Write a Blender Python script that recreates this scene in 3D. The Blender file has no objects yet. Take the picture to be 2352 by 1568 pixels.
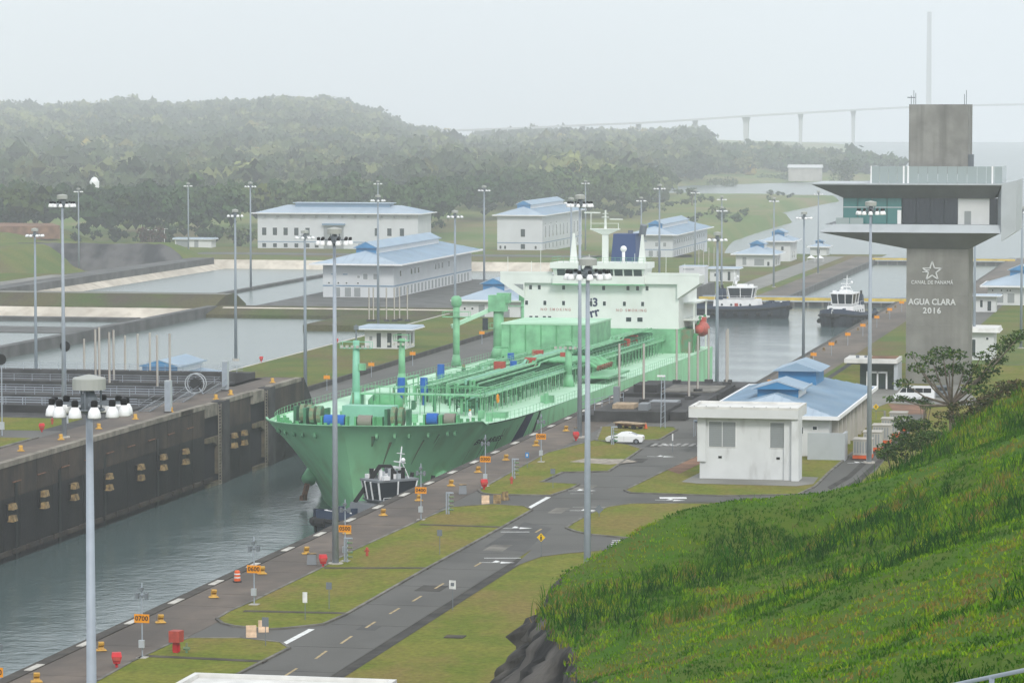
import bpy, bmesh, math, random
import numpy as np
from mathutils import Vector, Matrix
random.seed(7); RNG = np.random.default_rng(7)
R = math.radians
SC = bpy.context.scene
COL = SC.collection

# ------------------------------------------------------------------ camera
CAM_H = 43.0; FPX = 7900.0; PW, PH = 2352.0, 1568.0
PITCH = math.atan(532 / FPX); YAW = math.atan(1647 * math.cos(PITCH) / FPX)
FW = np.array([-math.sin(YAW) * math.cos(PITCH), math.cos(YAW) * math.cos(PITCH), -math.sin(PITCH)])
RT = np.array([math.cos(YAW), math.sin(YAW), 0.0]); UP = np.cross(RT, FW)
CP = np.array([0.0, 0.0, CAM_H])
cam = bpy.data.cameras.new('camera'); cam_o = bpy.data.objects.new('camera', cam); COL.objects.link(cam_o)
cam.sensor_width = 36.0; cam.lens = FPX / PW * 36.0; cam.clip_start = 1.0; cam.clip_end = 20000.0
cam_o.location = CP; cam_o.rotation_euler = (R(90) - PITCH, 0, YAW)
SC.camera = cam_o
def ray(x, y): return FW * FPX + RT * (x - PW / 2) - UP * (y - PH / 2)
def G(x, y, z=0.0):                    # photo pixel on a level of known height -> point
    r = ray(x, y); return Vector(CP + r * ((z - CAM_H) / r[2]))
def GD(x, y, d):                       # photo pixel at a known distance -> point
    r = ray(x, y); return Vector(CP + r * (d / FPX))
def GY(x, y, Y):
    r = ray(x, y); return Vector(CP + r * (Y / r[1]))
def poly(pts, z=0.0): return [G(x, y, z).xy for x, y in pts]

# ------------------------------------------------------------------ light
SUN_EL, SUN_AZ = R(40), R(152)        # azimuth clockwise from +Y: light from the right, a little behind the camera
w = bpy.data.worlds.new('World'); SC.world = w; w.use_nodes = True
nt = w.node_tree; nt.nodes.clear()
sky = nt.nodes.new('ShaderNodeTexSky'); sky.sky_type = 'NISHITA'; sky.sun_disc = False
sky.sun_elevation = SUN_EL; sky.sun_rotation = SUN_AZ; sky.air_density = 1.0; sky.dust_density = 2.0; sky.ozone_density = 1.0
hs = nt.nodes.new('ShaderNodeHueSaturation'); hs.inputs['Saturation'].default_value = 0.16
bg = nt.nodes.new('ShaderNodeBackground'); bg.inputs['Strength'].default_value = 0.12
out = nt.nodes.new('ShaderNodeOutputWorld')
ov = nt.nodes.new('ShaderNodeMix'); ov.data_type = 'RGBA'; ov.inputs['Factor'].default_value = 0.85; ov.inputs['B'].default_value = (6.8, 7.25, 7.75, 1)   # even cloud layer over the clear sky
nt.links.new(sky.outputs[0], hs.inputs['Color']); nt.links.new(hs.outputs[0], ov.inputs['A']); nt.links.new(ov.outputs['Result'], bg.inputs['Color']); nt.links.new(bg.outputs[0], out.inputs[0])
sun = bpy.data.lights.new('sun', 'SUN'); sun.energy = 1.5; sun.angle = R(14); sun.color = (1.0, 0.97, 0.92)
sun_o = bpy.data.objects.new('sun', sun); COL.objects.link(sun_o)
sdir = Vector((math.sin(SUN_AZ) * math.cos(SUN_EL), math.cos(SUN_AZ) * math.cos(SUN_EL), math.sin(SUN_EL)))
sun_o.rotation_euler = sdir.to_track_quat('Z', 'Y').to_euler(); sun_o.location = (100, 0, 300)
vs = SC.view_settings; vs.view_transform = 'Standard'; vs.look = 'None'; vs.gamma = 1.0; vs.exposure = 0.40; vs.use_curve_mapping = False
SC.render.engine = 'CYCLES'
cy = SC.cycles; cy.use_denoising = True; cy.max_bounces = 6; cy.diffuse_bounces = 3; cy.glossy_bounces = 3
cy.transmission_bounces = 3; cy.volume_bounces = 2; cy.transparent_max_bounces = 6; cy.caustics_reflective = False; cy.caustics_refractive = False
cy.sample_clamp_indirect = 4.0

# ------------------------------------------------------------------ materials
MATS = {}
def mat(name, col, rough=0.7, var=0.0, scale=1.0, col2=None, bump=0.0, bscale=None, metal=0.0, spec=0.3, stretch=None, coords='pos', detail=5.0, attr=None, lo=0.35, hi=0.65):
    """Principled material; colour drifts between col and col2 by noise in world space; optional fine relief."""
    m = bpy.data.materials.new(name); m.use_nodes = True; MATS[name] = m
    t = m.node_tree; b = t.nodes['Principled BSDF']
    b.inputs['Roughness'].default_value = rough; b.inputs['Metallic'].default_value = metal
    b.inputs['Specular IOR Level'].default_value = spec
    c4 = (*col, 1)
    src = None
    if var > 0 or col2 or bump:
        if coords == 'pos': tc = t.nodes.new('ShaderNodeNewGeometry').outputs['Position']
        else: tc = t.nodes.new('ShaderNodeTexCoord').outputs['Object']
        if stretch:
            mp = t.nodes.new('ShaderNodeMapping'); mp.inputs['Scale'].default_value = stretch
            t.links.new(tc, mp.inputs['Vector']); tc2 = mp.outputs[0]
        else: tc2 = tc
    if var > 0 or col2:
        if col2 is None: col2 = tuple(c * (1 - var) for c in col); c4 = (*[min(1, c * (1 + var * .6)) for c in col], 1)
        n = t.nodes.new('ShaderNodeTexNoise'); n.inputs['Scale'].default_value = scale; n.inputs['Detail'].default_value = detail
        t.links.new(tc2, n.inputs['Vector'])
        mr = t.nodes.new('ShaderNodeMapRange'); mr.inputs['From Min'].default_value = lo; mr.inputs['From Max'].default_value = hi
        t.links.new(n.outputs[0], mr.inputs['Value'])
        mx = t.nodes.new('ShaderNodeMix'); mx.data_type = 'RGBA'; mx.inputs['A'].default_value = c4; mx.inputs['B'].default_value = (*col2, 1)
        t.links.new(mr.outputs[0], mx.inputs['Factor']); src = mx.outputs['Result']
    if attr:
        a = t.nodes.new('ShaderNodeAttribute'); a.attribute_name = attr
        if src is None: src = a.outputs['Color']
        else:
            mu = t.nodes.new('ShaderNodeMix'); mu.data_type = 'RGBA'; mu.blend_type = 'MULTIPLY'; mu.inputs['Factor'].default_value = 1.0
            t.links.new(src, mu.inputs['A']); t.links.new(a.outputs['Color'], mu.inputs['B']); src = mu.outputs['Result']
    if src is not None: t.links.new(src, b.inputs['Base Color'])
    else: b.inputs['Base Color'].default_value = c4
    if bump:
        n2 = t.nodes.new('ShaderNodeTexNoise'); n2.inputs['Scale'].default_value = bscale or scale * 4; n2.inputs['Detail'].default_value = 4
        t.links.new(tc2, n2.inputs['Vector'])
        bp = t.nodes.new('ShaderNodeBump'); bp.inputs['Strength'].default_value = min(1, bump); bp.inputs['Distance'].default_value = 0.15
        t.links.new(n2.outputs[0], bp.inputs['Height']); t.links.new(bp.outputs[0], b.inputs['Normal'])
    return m
def streak(m, dark, zs=0.05, hs_=0.6, amt=0.7, lo=0.45, hi=0.7):
    """Adds rain streaks running down a wall to a material made by mat()."""
    t = m.node_tree; b = t.nodes['Principled BSDF']; lk = b.inputs['Base Color'].links
    geo = t.nodes.new('ShaderNodeNewGeometry'); mp = t.nodes.new('ShaderNodeMapping'); mp.inputs['Scale'].default_value = (hs_, hs_, zs)
    t.links.new(geo.outputs['Position'], mp.inputs['Vector'])
    n = t.nodes.new('ShaderNodeTexNoise'); n.inputs['Scale'].default_value = 1.0; n.inputs['Detail'].default_value = 6; t.links.new(mp.outputs[0], n.inputs['Vector'])
    mr = t.nodes.new('ShaderNodeMapRange'); mr.inputs['From Min'].default_value = lo; mr.inputs['From Max'].default_value = hi; mr.inputs['To Max'].default_value = amt
    t.links.new(n.outputs[0], mr.inputs['Value'])
    mx = t.nodes.new('ShaderNodeMix'); mx.data_type = 'RGBA'; mx.inputs['B'].default_value = (*dark, 1)
    if lk: t.links.new(lk[0].from_socket, mx.inputs['A'])
    else: mx.inputs['A'].default_value = b.inputs['Base Color'].default_value
    t.links.new(mr.outputs[0], mx.inputs['Factor']); t.links.new(mx.outputs['Result'], b.inputs['Base Color'])
    return m
def lawn_mat(name, a, b, c, s1, s2):
    m = mat(name, a, .95, 0, s1, b, bump=.5, bscale=5, spec=.08, detail=8, lo=.42, hi=.6)
    t = m.node_tree; bs = t.nodes['Principled BSDF']; src = bs.inputs['Base Color'].links[0].from_socket
    geo = t.nodes.new('ShaderNodeNewGeometry'); mp = t.nodes.new('ShaderNodeMapping'); mp.inputs['Scale'].default_value = (s2, s2 * .45, s2); t.links.new(geo.outputs['Position'], mp.inputs['Vector'])
    n = t.nodes.new('ShaderNodeTexNoise'); n.inputs['Scale'].default_value = 1.0; n.inputs['Detail'].default_value = 8; n.inputs['Roughness'].default_value = .65; t.links.new(mp.outputs[0], n.inputs['Vector'])
    mr = t.nodes.new('ShaderNodeMapRange'); mr.inputs['From Min'].default_value = .47; mr.inputs['From Max'].default_value = .64; t.links.new(n.outputs[0], mr.inputs['Value'])
    mx = t.nodes.new('ShaderNodeMix'); mx.data_type = 'RGBA'; mx.inputs['B'].default_value = (*c, 1); t.links.new(src, mx.inputs['A']); t.links.new(mr.outputs[0], mx.inputs['Factor'])
    n3 = t.nodes.new('ShaderNodeTexNoise'); n3.inputs['Scale'].default_value = 1.6; n3.inputs['Detail'].default_value = 7; n3.inputs['Roughness'].default_value = .75; t.links.new(geo.outputs['Position'], n3.inputs['Vector'])
    m3 = t.nodes.new('ShaderNodeMapRange'); m3.inputs['From Min'].default_value = .3; m3.inputs['From Max'].default_value = .7; m3.inputs['To Min'].default_value = .62; m3.inputs['To Max'].default_value = 1.3; t.links.new(n3.outputs[0], m3.inputs['Value'])
    vm = t.nodes.new('ShaderNodeVectorMath'); vm.operation = 'SCALE'; t.links.new(mx.outputs['Result'], vm.inputs[0]); t.links.new(m3.outputs[0], vm.inputs['Scale']); t.links.new(vm.outputs[0], bs.inputs['Base Color']); return m
lawn_mat('lawn', (.13, .16, .02), (.175, .178, .03), (.195, .155, .045), .2, .11)
lawn_mat('lawn_far', (.085, .13, .022), (.13, .145, .03), (.14, .105, .045), .07, .04)
lawn_mat('field', (.11, .17, .04), (.17, .19, .06), (.22, .18, .09), .012, .02)
lawn_mat('bank', (.07, .10, .025), (.10, .09, .04), (.08, .065, .045), .05, .06)
streak(mat('apron', (.165, .132, .106), .85, 0, .12, (.08, .068, .058), bump=.25, bscale=3, detail=8, stretch=(1, .35, 1)), (.07, .06, .052), .3, .35, .5)
mat('edge_dark', (.055, .047, .038), .8, .4, .4, bump=.3)
mat('pad', (.5, .48, .43), .8, .25, .6)
streak(mat('road', (.125, .122, .112), .85, 0, .07, (.088, .086, .078), bump=.15, bscale=8, detail=9, stretch=(1, .25, 1)), (.06, .059, .055), .1, .09, .7, .50, .72)
mat('road_new', (.075, .074, .07), .85, .25, .2, bump=.15, bscale=6)
mat('road_pale', (.21, .205, .185), .85, .2, .15, bump=.1, bscale=6)
mat('shoulder', (.05, .046, .04), .9, .5, .35, bump=.3)
mat('kerb', (.16, .15, .13), .85, .45, .5)
mat('ditch', (.07, .058, .046), .9, .4, .5)
mat('soil', (.22, .12, .075), .95, .35, .3)
mat('rubble', (.33, .29, .24), .95, .4, 1.0, bump=.5)
streak(mat('wall_brown', (.07, .052, .037), .85, 0, .25, (.03, .025, .02), bump=.4, bscale=2, detail=8), (.022, .02, .018), .06, .5, .75)
streak(mat('wall_wet', (.014, .012, .011), .7, 0, .3, (.008, .0075, .007), bump=.4, bscale=2, detail=8), (.035, .027, .02), .05, .45, .4, .55, .8)
mat('coping', (.23, .205, .165), .85, .4, .5, bump=.2)
mat('dark_conc', (.055, .054, .054), .9, .45, .35, bump=.3)
mat('dark_conc2', (.035, .034, .035), .9, .45, .3, bump=.3)
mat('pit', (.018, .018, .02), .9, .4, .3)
mat('pale_conc', (.46, .435, .39), .9, .15, .15)
streak(mat('liner', (.55, .5, .42), .9, .2, .08), (.32, .27, .21), .2, .3, .6)
mat('wet_conc', (.10, .10, .095), .8, .35, .2)
streak(mat('tower_conc', (.23, .228, .208), .85, .16, .35, bump=.15, bscale=3, detail=8), (.165, .16, .145), .045, .75, .65)
streak(mat('tower_conc2', (.25, .247, .232), .85, .2, .35, bump=.2, bscale=3, detail=8), (.13, .128, .12), .04, .8, .7, .45, .7)
streak(mat('white_wall', (.64, .65, .65), .75, .06, .3), (.55, .56, .55), .12, .5, .35, .5, .8)
streak(mat('white_worn', (.64, .655, .655), .75, .06, .4), (.42, .42, .41), .25, .8, .7, .56, .76)
mat('white_roof', (.66, .65, .62), .7, .15, .5)
mat('clad', (.60, .62, .635), .5, .05, .2)
mat('trim_white', (.8, .8, .8), .5)
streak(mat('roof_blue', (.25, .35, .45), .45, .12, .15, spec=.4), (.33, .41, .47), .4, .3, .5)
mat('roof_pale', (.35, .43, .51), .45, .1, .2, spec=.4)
mat('monitor_blue', (.055, .22, .43), .5, .1, .4)
mat('band_blue', (.17, .27, .38), .5)
mat('louvre', (.27, .29, .295), .5)
mat('glass', (.03, .045, .05), .08, spec=.6)
mat('glass_dark', (.016, .022, .03), .06, spec=.7)
mat('glass_green', (.06, .19, .185), .06, spec=.6)
mat('glass_pale', (.30, .35, .35), .1, spec=.5)
mat('alu', (.42, .45, .47), .4, .06, .5, spec=.5)
mat('alu_dark', (.20, .215, .23), .45, .06, .4)
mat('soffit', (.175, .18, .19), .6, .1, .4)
mat('galv', (.32, .36, .41), .5, .08, 1.5, spec=.4)
mat('galv_far', (.25, .29, .33), .5)
mat('cap_grey', (.36, .37, .34), .5)
mat('lamp_white', (.82, .82, .82), .25, spec=.6)
mat('black', (.012, .012, .013), .5)
mat('rubber', (.02, .02, .021), .85)
mat('yellow', (.62, .36, .05), .55, 0, 2.5, (.42, .22, .03))
mat('yellow_pale', (.36, .25, .11), .7, 0, 2.0, (.09, .06, .03))
mat('corbel', (.12, .10, .065), .8, .4, .8)
mat('gate_yellow', (.62, .45, .07), .6, .2, .4)
mat('orange', (.80, .30, .01), .5)
mat('orange_red', (.72, .12, .03), .5)
mat('red', (.50, .025, .03), .5, .15, 2)
mat('brick_red', (.42, .07, .05), .6, .2, 2)
mat('beige', (.70, .50, .34), .8, .2, 2)
mat('wood', (.40, .30, .20), .8, .3, 1.5)
mat('sign_blue', (.03, .20, .50), .5)
mat('sign_grey', (.16, .18, .20), .5)
mat('sign_yellow', (.80, .50, .01), .5)
mat('paint_white', (.72, .72, .70), .7, .2, 1.5)
mat('paint_faded', (.36, .35, .33), .75, .3, 1.5)
mat('paint_yellow', (.42, .32, .17), .75, .3, 1.5)
mat('car_white', (.80, .81, .82), .2, spec=.6)
mat('letter_dark', (.015, .02, .02), .5)
mat('letter_metal', (.62, .63, .62), .35, spec=.6)
mat('letter_red', (.50, .27, .25), .6)
mat('hull_navy', (.028, .034, .045), .55, .25, .5)
mat('bulwark_navy', (.03, .045, .08), .5, .2, .5)
mat('tug_white', (.78, .78, .78), .45, .08, .8)
mat('ship_white', (.72, .75, .71), .5, .05, .3)
streak(MATS['ship_white'], (.58, .60, .50), .15, .5, .3, .55, .8)
streak(mat('hull_green', (.31, .70, .38), .5, .16, .05, spec=.4, detail=7), (.20, .33, .15), .07, .35, .55, .5, .75)
mat('deck_green', (.52, .76, .57), .65, 0, .10, (.38, .61, .43), detail=7)
mat('paint_green', (.10, .34, .15), .5, .2, .35)
mat('paint_mint', (.20, .47, .26), .5, .25, .4)
mat('paint_teal', (.22, .50, .36), .5, .12, .5)
mat('pipe_green', (.15, .42, .21), .45, .3, .5)
mat('rack_green', (.045, .16, .085), .6, .3, .5)
mat('rust_green', (.22, .20, .12), .8, 0, 1.2, (.10, .26, .15))
mat('rust', (.20, .10, .06), .9, .4, 2)
mat('navy', (.016, .025, .085), .5, .2, .4)
mat('funnel_navy', (.03, .06, .16), .5)
mat('drum_blue', (.01, .11, .42), .5)
mat('drum_grey', (.22, .20, .17), .7)
mat('lifeboat', (.50, .10, .07), .5)
mat('trunk', (.16, .13, .10), .9, .4, 2)
mat('trunk_pale', (.34, .31, .26), .9, .2, 2)
mat('rock', (.10, .09, .08), .9, 0, .28, (.012, .011, .011), bump=1.0, bscale=1.2, stretch=(1, 1, .4), detail=9, lo=.42, hi=.58)
mat('rock_far', (.10, .095, .095), .9, 0, .12, (.025, .025, .028), stretch=(1, 1, .25), detail=8, lo=.4, hi=.6)
mat('hill_soil', (.045, .115, .005), .95, 0, .25, (.08, .115, .012), bump=.6, bscale=4, detail=8, spec=.1)
mat('bridge_conc', (.52, .53, .53), .8)
mat('distant_roof', (.55, .56, .56), .7)
for nm, c in (('leaf', 1), ('leaf_far', 1), ('grass_blade', 1)):
    m = mat(nm, (1, 1, 1), .7 if nm != 'leaf' else .5, attr='Col', spec=.04)
def water_mat(name, col, rough, scale, strength, stretch):
    m = mat(name, col, rough, spec=.5); t = m.node_tree; b = t.nodes['Principled BSDF']
    b.inputs['IOR'].default_value = 1.33
    geo = t.nodes.new('ShaderNodeNewGeometry'); mp = t.nodes.new('ShaderNodeMapping'); mp.inputs['Scale'].default_value = stretch
    t.links.new(geo.outputs['Position'], mp.inputs['Vector'])
    n1 = t.nodes.new('ShaderNodeTexNoise'); n1.inputs['Scale'].default_value = scale; n1.inputs['Detail'].default_value = 5; n1.inputs['Roughness'].default_value = .6
    n2 = t.nodes.new('ShaderNodeTexNoise'); n2.inputs['Scale'].default_value = scale * .12; n2.inputs['Detail'].default_value = 3
    t.links.new(mp.outputs[0], n1.inputs['Vector']); t.links.new(mp.outputs[0], n2.inputs['Vector'])
    ml = t.nodes.new('ShaderNodeMath'); ml.operation = 'MULTIPLY'
    mr = t.nodes.new('ShaderNodeMapRange'); mr.inputs['From Min'].default_value = .35; mr.inputs['From Max'].default_value = .65; mr.inputs['To Min'].default_value = .35
    t.links.new(n2.outputs[0], mr.inputs['Value']); t.links.new(n1.outputs[0], ml.inputs[0]); t.links.new(mr.outputs[0], ml.inputs[1])
    bp = t.nodes.new('ShaderNodeBump'); bp.inputs['Strength'].default_value = strength; bp.inputs['Distance'].default_value = .5
    t.links.new(ml.outputs[0], bp.inputs['Height']); t.links.new(bp.outputs[0], b.inputs['Normal'])
    return m
water_mat('water', (.085, .125, .125), .1, .6, .3, (1, 1, 1))
water_mat('water_calm', (.13, .165, .155), .25, .6, .22, (1, 1, 1))

# ------------------------------------------------------------------ mesh helpers
class MB:
    def __init__(s): s.v = []; s.f = []
    def add(s, vs, fs):
        o = len(s.v); s.v += [tuple(v) for v in vs]; s.f += [tuple(i + o for i in f) for f in fs]; return s
    def box(s, x0, x1, y0, y1, z0, z1):
        return s.add([(x0, y0, z0), (x1, y0, z0), (x1, y1, z0), (x0, y1, z0), (x0, y0, z1), (x1, y0, z1), (x1, y1, z1), (x0, y1, z1)],
                     [(3, 2, 1, 0), (4, 5, 6, 7), (0, 1, 5, 4), (1, 2, 6, 5), (2, 3, 7, 6), (3, 0, 4, 7)])
    def frustum(s, b, t, z0, z1):       # b, t = (x0,x1,y0,y1)
        return s.add([(b[0], b[2], z0), (b[1], b[2], z0), (b[1], b[3], z0), (b[0], b[3], z0), (t[0], t[2], z1), (t[1], t[2], z1), (t[1], t[3], z1), (t[0], t[3], z1)],
                     [(3, 2, 1, 0), (4, 5, 6, 7), (0, 1, 5, 4), (1, 2, 6, 5), (2, 3, 7, 6), (3, 0, 4, 7)])
    def cyl(s, p0, p1, r0, r1=None, n=10, cap=True):
        r1 = r0 if r1 is None else r1; p0 = Vector(p0); p1 = Vector(p1); d = (p1 - p0).normalized()
        a = d.orthogonal().normalized(); b = d.cross(a)
        vs = []
        for p, r in ((p0, r0), (p1, r1)):
            for i in range(n):
                t = 2 * math.pi * i / n; vs.append(p + a * (r * math.cos(t)) + b * (r * math.sin(t)))
        fs = [(i, (i + 1) % n, n + (i + 1) % n, n + i) for i in range(n)]
        if cap: fs += [tuple(reversed(range(n))), tuple(range(n, 2 * n))]
        return s.add(vs, fs)
    def tube(s, pts, r, n=6):
        for a, b in zip(pts[:-1], pts[1:]): s.cyl(a, b, r, r, n)
        return s
    def bar(s, p0, p1, w, h):
        p0 = Vector(p0); p1 = Vector(p1); d = (p1 - p0).normalized(); a = d.cross(Vector((0, 0, 1)))
        a = a.normalized() if a.length > 1e-4 else Vector((1, 0, 0)); b = a.cross(d)
        vs = [p + a * (sx * w / 2) + b * (sz * h / 2) for p in (p0, p1) for sx, sz in ((-1, -1), (1, -1), (1, 1), (-1, 1))]
        return s.add(vs, [(0, 1, 2, 3), (7, 6, 5, 4), (0, 4, 5, 1), (1, 5, 6, 2), (2, 6, 7, 3), (3, 7, 4, 0)])
    def lathe(s, prof, n=14, c=(0, 0, 0)):
        vs = []; fs = []; k = len(prof)
        for r, z in prof:
            for i in range(n):
                t = 2 * math.pi * i / n; vs.append((c[0] + r * math.cos(t), c[1] + r * math.sin(t), c[2] + z))
        for j in range(k - 1):
            for i in range(n): fs.append((j * n + i, j * n + (i + 1) % n, (j + 1) * n + (i + 1) % n, (j + 1) * n + i))
        fs += [tuple(reversed(range(n))), tuple(range((k - 1) * n, k * n))]
        return s.add(vs, fs)
    def prism(s, pts, z0, z1, top_only=False):
        pts = [tuple(p) for p in pts]
        ar = sum(pts[i][0] * pts[(i + 1) % len(pts)][1] - pts[(i + 1) % len(pts)][0] * pts[i][1] for i in range(len(pts)))
        if ar < 0: pts = pts[::-1]
        n = len(pts)
        if top_only: return s.add([(p[0], p[1], z1) for p in pts], [tuple(range(n))])
        vs = [(p[0], p[1], z0) for p in pts] + [(p[0], p[1], z1) for p in pts]
        return s.add(vs, [tuple(reversed(range(n))), tuple(range(n, 2 * n))] + [(i, (i + 1) % n, n + (i + 1) % n, n + i) for i in range(n)])
    def yprism(s, prof, y0, y1):         # profile in x,z extruded along y
        n = len(prof); vs = [(x, y0, z) for x, z in prof] + [(x, y1, z) for x, z in prof]
        return s.add(vs, [tuple(range(n)), tuple(reversed(range(n, 2 * n)))] + [(i, n + i, n + (i + 1) % n, (i + 1) % n) for i in range(n)])
    def xprism(s, prof, x0, x1):         # profile in y,z extruded along x
        n = len(prof); vs = [(x0, y, z) for y, z in prof] + [(x1, y, z) for y, z in prof]
        return s.add(vs, [tuple(range(n)), tuple(reversed(range(n, 2 * n)))] + [(i, n + i, n + (i + 1) % n, (i + 1) % n) for i in range(n)])
    def ball(s, c, r, seg=10, rings=6, sz=1.0):
        prof = [(max(.001, r * math.sin(math.pi * j / rings)), -r * sz * math.cos(math.pi * j / rings)) for j in range(rings + 1)]
        return s.lathe(prof, seg, c)
    def grid(s, rows):
        m = len(rows[0]); vs = [p for r in rows for p in r]
        return s.add(vs, [(j * m + i, j * m + i + 1, (j + 1) * m + i + 1, (j + 1) * m + i) for j in range(len(rows) - 1) for i in range(m - 1)])
    def mesh(s, name, smooth=False, fix=True):
        me = bpy.data.meshes.new(name); me.from_pydata(s.v, [], s.f)
        if fix:
            bm = bmesh.new(); bm.from_mesh(me); bmesh.ops.recalc_face_normals(bm, faces=bm.faces); bm.to_mesh(me); bm.free()
        if smooth:
            me.polygons.foreach_set('use_smooth', [True] * len(me.polygons))
        me.update(); return me
def obj(name, mb, m, parent=None, smooth=False, kind=None, loc=None, fix=True):
    me = mb.mesh(name, smooth, fix) if isinstance(mb, MB) else mb
    if m is not None and not me.materials: me.materials.append(MATS[m] if isinstance(m, str) else m)
    o = bpy.data.objects.new(name, me); COL.objects.link(o)
    if parent: o.parent = parent
    if loc is not None: o.location = loc
    if kind: o['kind'] = kind
    return o
def tag(o, label, cat, group=None):
    o['label'] = label; o['category'] = cat
    if group: o['group'] = group
    return o
def thing(name, label, cat, loc=(0, 0, 0), rotz=0.0, group=None):
    o = bpy.data.objects.new(name, None); COL.objects.link(o); o.empty_display_size = .5
    o.location = loc; o.rotation_euler = (0, 0, rotz); return tag(o, label, cat, group)
def dup(root, loc, rotz=0.0, label=None, group=None, scale=None):
    r = root.copy(); COL.objects.link(r); r.location = loc; r.rotation_euler = (0, 0, rotz)
    if scale: r.scale = scale
    if label: r['label'] = label
    if group: r['group'] = group
    for ch in root.children:
        c = ch.copy(); COL.objects.link(c); c.parent = r
        for g in ch.children:
            d = g.copy(); COL.objects.link(d); d.parent = c
    return r
def sheet(name, pts, z, m, parent=None, kind='structure', fix=True):
    return obj(name, MB().prism(pts, z - .3, z, top_only=True), m, parent, kind=None if parent else kind)
def text_mesh(txt, size, font_w=1.0, depth=0.02, space=1.0):
    cu = bpy.data.curves.new('lettering', 'FONT'); cu.body = txt; cu.size = size; cu.extrude = depth; cu.align_x = 'CENTER'; cu.align_y = 'CENTER'
    cu.space_character = space; cu.resolution_u = 3; cu.offset = .012 * size * font_w
    to = bpy.data.objects.new('lettering_source', cu); COL.objects.link(to)
    dg = bpy.context.evaluated_depsgraph_get(); me = bpy.data.meshes.new_from_object(to.evaluated_get(dg))
    bpy.data.objects.remove(to); bpy.data.curves.remove(cu); me.materials.clear(); return me
def lettering(txt, size, m, parent, loc, rot=(math.pi / 2, 0, 0), depth=.02, space=1.0, sx=1.0, w=1.0):
    o = obj('lettering', text_mesh(txt, size, w, depth, space), m, parent); o.location = loc; o.rotation_euler = rot; o.scale = (sx, 1, 1); return o
def raw_mesh(name, V, F4, m, cols=None, parent=None, kind=None, tri=False):
    """fast numpy mesh: V (n,3), F4 (k,4) or (k,3)"""
    me = bpy.data.meshes.new(name); n = len(V); k = len(F4); q = F4.shape[1]
    me.vertices.add(n); me.vertices.foreach_set('co', np.ascontiguousarray(V, dtype=np.float32).ravel())
    me.loops.add(k * q); me.loops.foreach_set('vertex_index', np.ascontiguousarray(F4, dtype=np.int32).ravel())
    me.polygons.add(k); me.polygons.foreach_set('loop_start', np.arange(0, k * q, q, dtype=np.int32))
    me.update(calc_edges=True)
    if cols is not None:
        a = me.color_attributes.new('Col', 'FLOAT_COLOR', 'POINT')
        a.data.foreach_set('color', np.ascontiguousarray(np.concatenate([cols, np.ones((n, 1))], 1), dtype=np.float32).ravel())
    me.materials.append(MATS[m]); o = bpy.data.objects.new(name, me); COL.objects.link(o)
    if parent: o.parent = parent
    if kind: o['kind'] = kind
    return o
def vnoise(x, y, seed=0):
    """smooth value noise for numpy arrays"""
    xi = np.floor(x).astype(np.int64); yi = np.floor(y).astype(np.int64); fx = x - xi; fy = y - yi
    fx = fx * fx * (3 - 2 * fx); fy = fy * fy * (3 - 2 * fy)
    def h(a, b):
        k = (a * 374761393 + b * 668265263 + seed * 1442695041) & 0x7fffffff
        k = ((k ^ (k >> 13)) * 1274126177) & 0x7fffffff
        return ((k ^ (k >> 16)) & 0xffff) / 65535.0
    return (h(xi, yi) * (1 - fx) + h(xi + 1, yi) * fx) * (1 - fy) + (h(xi, yi + 1) * (1 - fx) + h(xi + 1, yi + 1) * fx) * fy
def fbm(x, y, seed=0, o=4):
    r = 0; a = .5; f = 1.0
    for i in range(o): r = r + a * vnoise(x * f, y * f, seed + i * 17); a *= .5; f *= 2.1
    return r
# ================================================================== SETTING
XR, XL = -90.5, -145.0                 # chamber walls
ZW = -12.0; ZL = -10.5; ZLL = -20.0; ZSEA = -28.0
YS, YG2, YG3 = 531.0, 965.0, 1450.0    # where the terraces step down
def rect(x0, x1, y0, y1): return [(x0, y0), (x1, y0), (x1, y1), (x0, y1)]

# ---- water
sheet('water', rect(XL - 1, XR + 1, 40, YG2 + 4), ZW, 'water')
sheet('lower_chamber_water', rect(XL - 1, XR + 1, YG2 + 4, YG3 + 6), -22.0, 'water_calm')
sheet('sea', rect(-6000, 2500, YG3 + 6, 7600), ZSEA, 'water_calm')

# ---- east terrace (near, upper level)
sheet('ground', [(-82.8, 30), (160, 30), (160, 585), (-62, 585), (-62, 531), (-82.8, 531)], -.04, 'lawn')
sheet('pavement', rect(-82.8, -66.4, 60, 356), -.012, 'road')
sheet('pavement_north', rect(-82.8, -58, 356, 531), -.012, 'road')
road = sheet('road', rect(-73.2, -66.4, 60, 470), 0.0, 'road')
sheet('road_shoulder', rect(-66.4, -65.3, 60, 322), -.02, 'shoulder')
sheet('side_road', poly([(1180, 1300), (1244, 1277), (1300, 1270), (1395, 1262), (1560, 1262), (1560, 1236), (1447, 1236), (1361, 1228), (1304, 1213), (1270, 1215)]), -.006, 'road')
sheet('asphalt_patch', poly([(1112, 1255), (1205, 1198), (1268, 1212), (1205, 1268)]), .006, 'road_new')
sheet('loop_road', poly([(1290, 1212), (1340, 1190), (1400, 1158), (1480, 1153), (1660, 1153), (1800, 1151), (1885, 1140), (1945, 1115), (2010, 1082), (2045, 1040), (2105, 975), (2130, 950),
                         (2050, 952), (2032, 975), (1990, 1020), (1950, 1050), (1900, 1090), (1870, 1120), (1830, 1137), (1660, 1140), (1450, 1132), (1400, 1125)]), -.003, 'road')
sheet('car_park', poly([(1990, 895), (2200, 880), (2260, 930), (2150, 932), (2040, 925), (2000, 940)]), -.008, 'road_pale')
sheet('bare_soil', poly([(2040, 927), (2130, 930), (2120, 952), (2055, 948)]), .004, 'soil')
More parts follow.
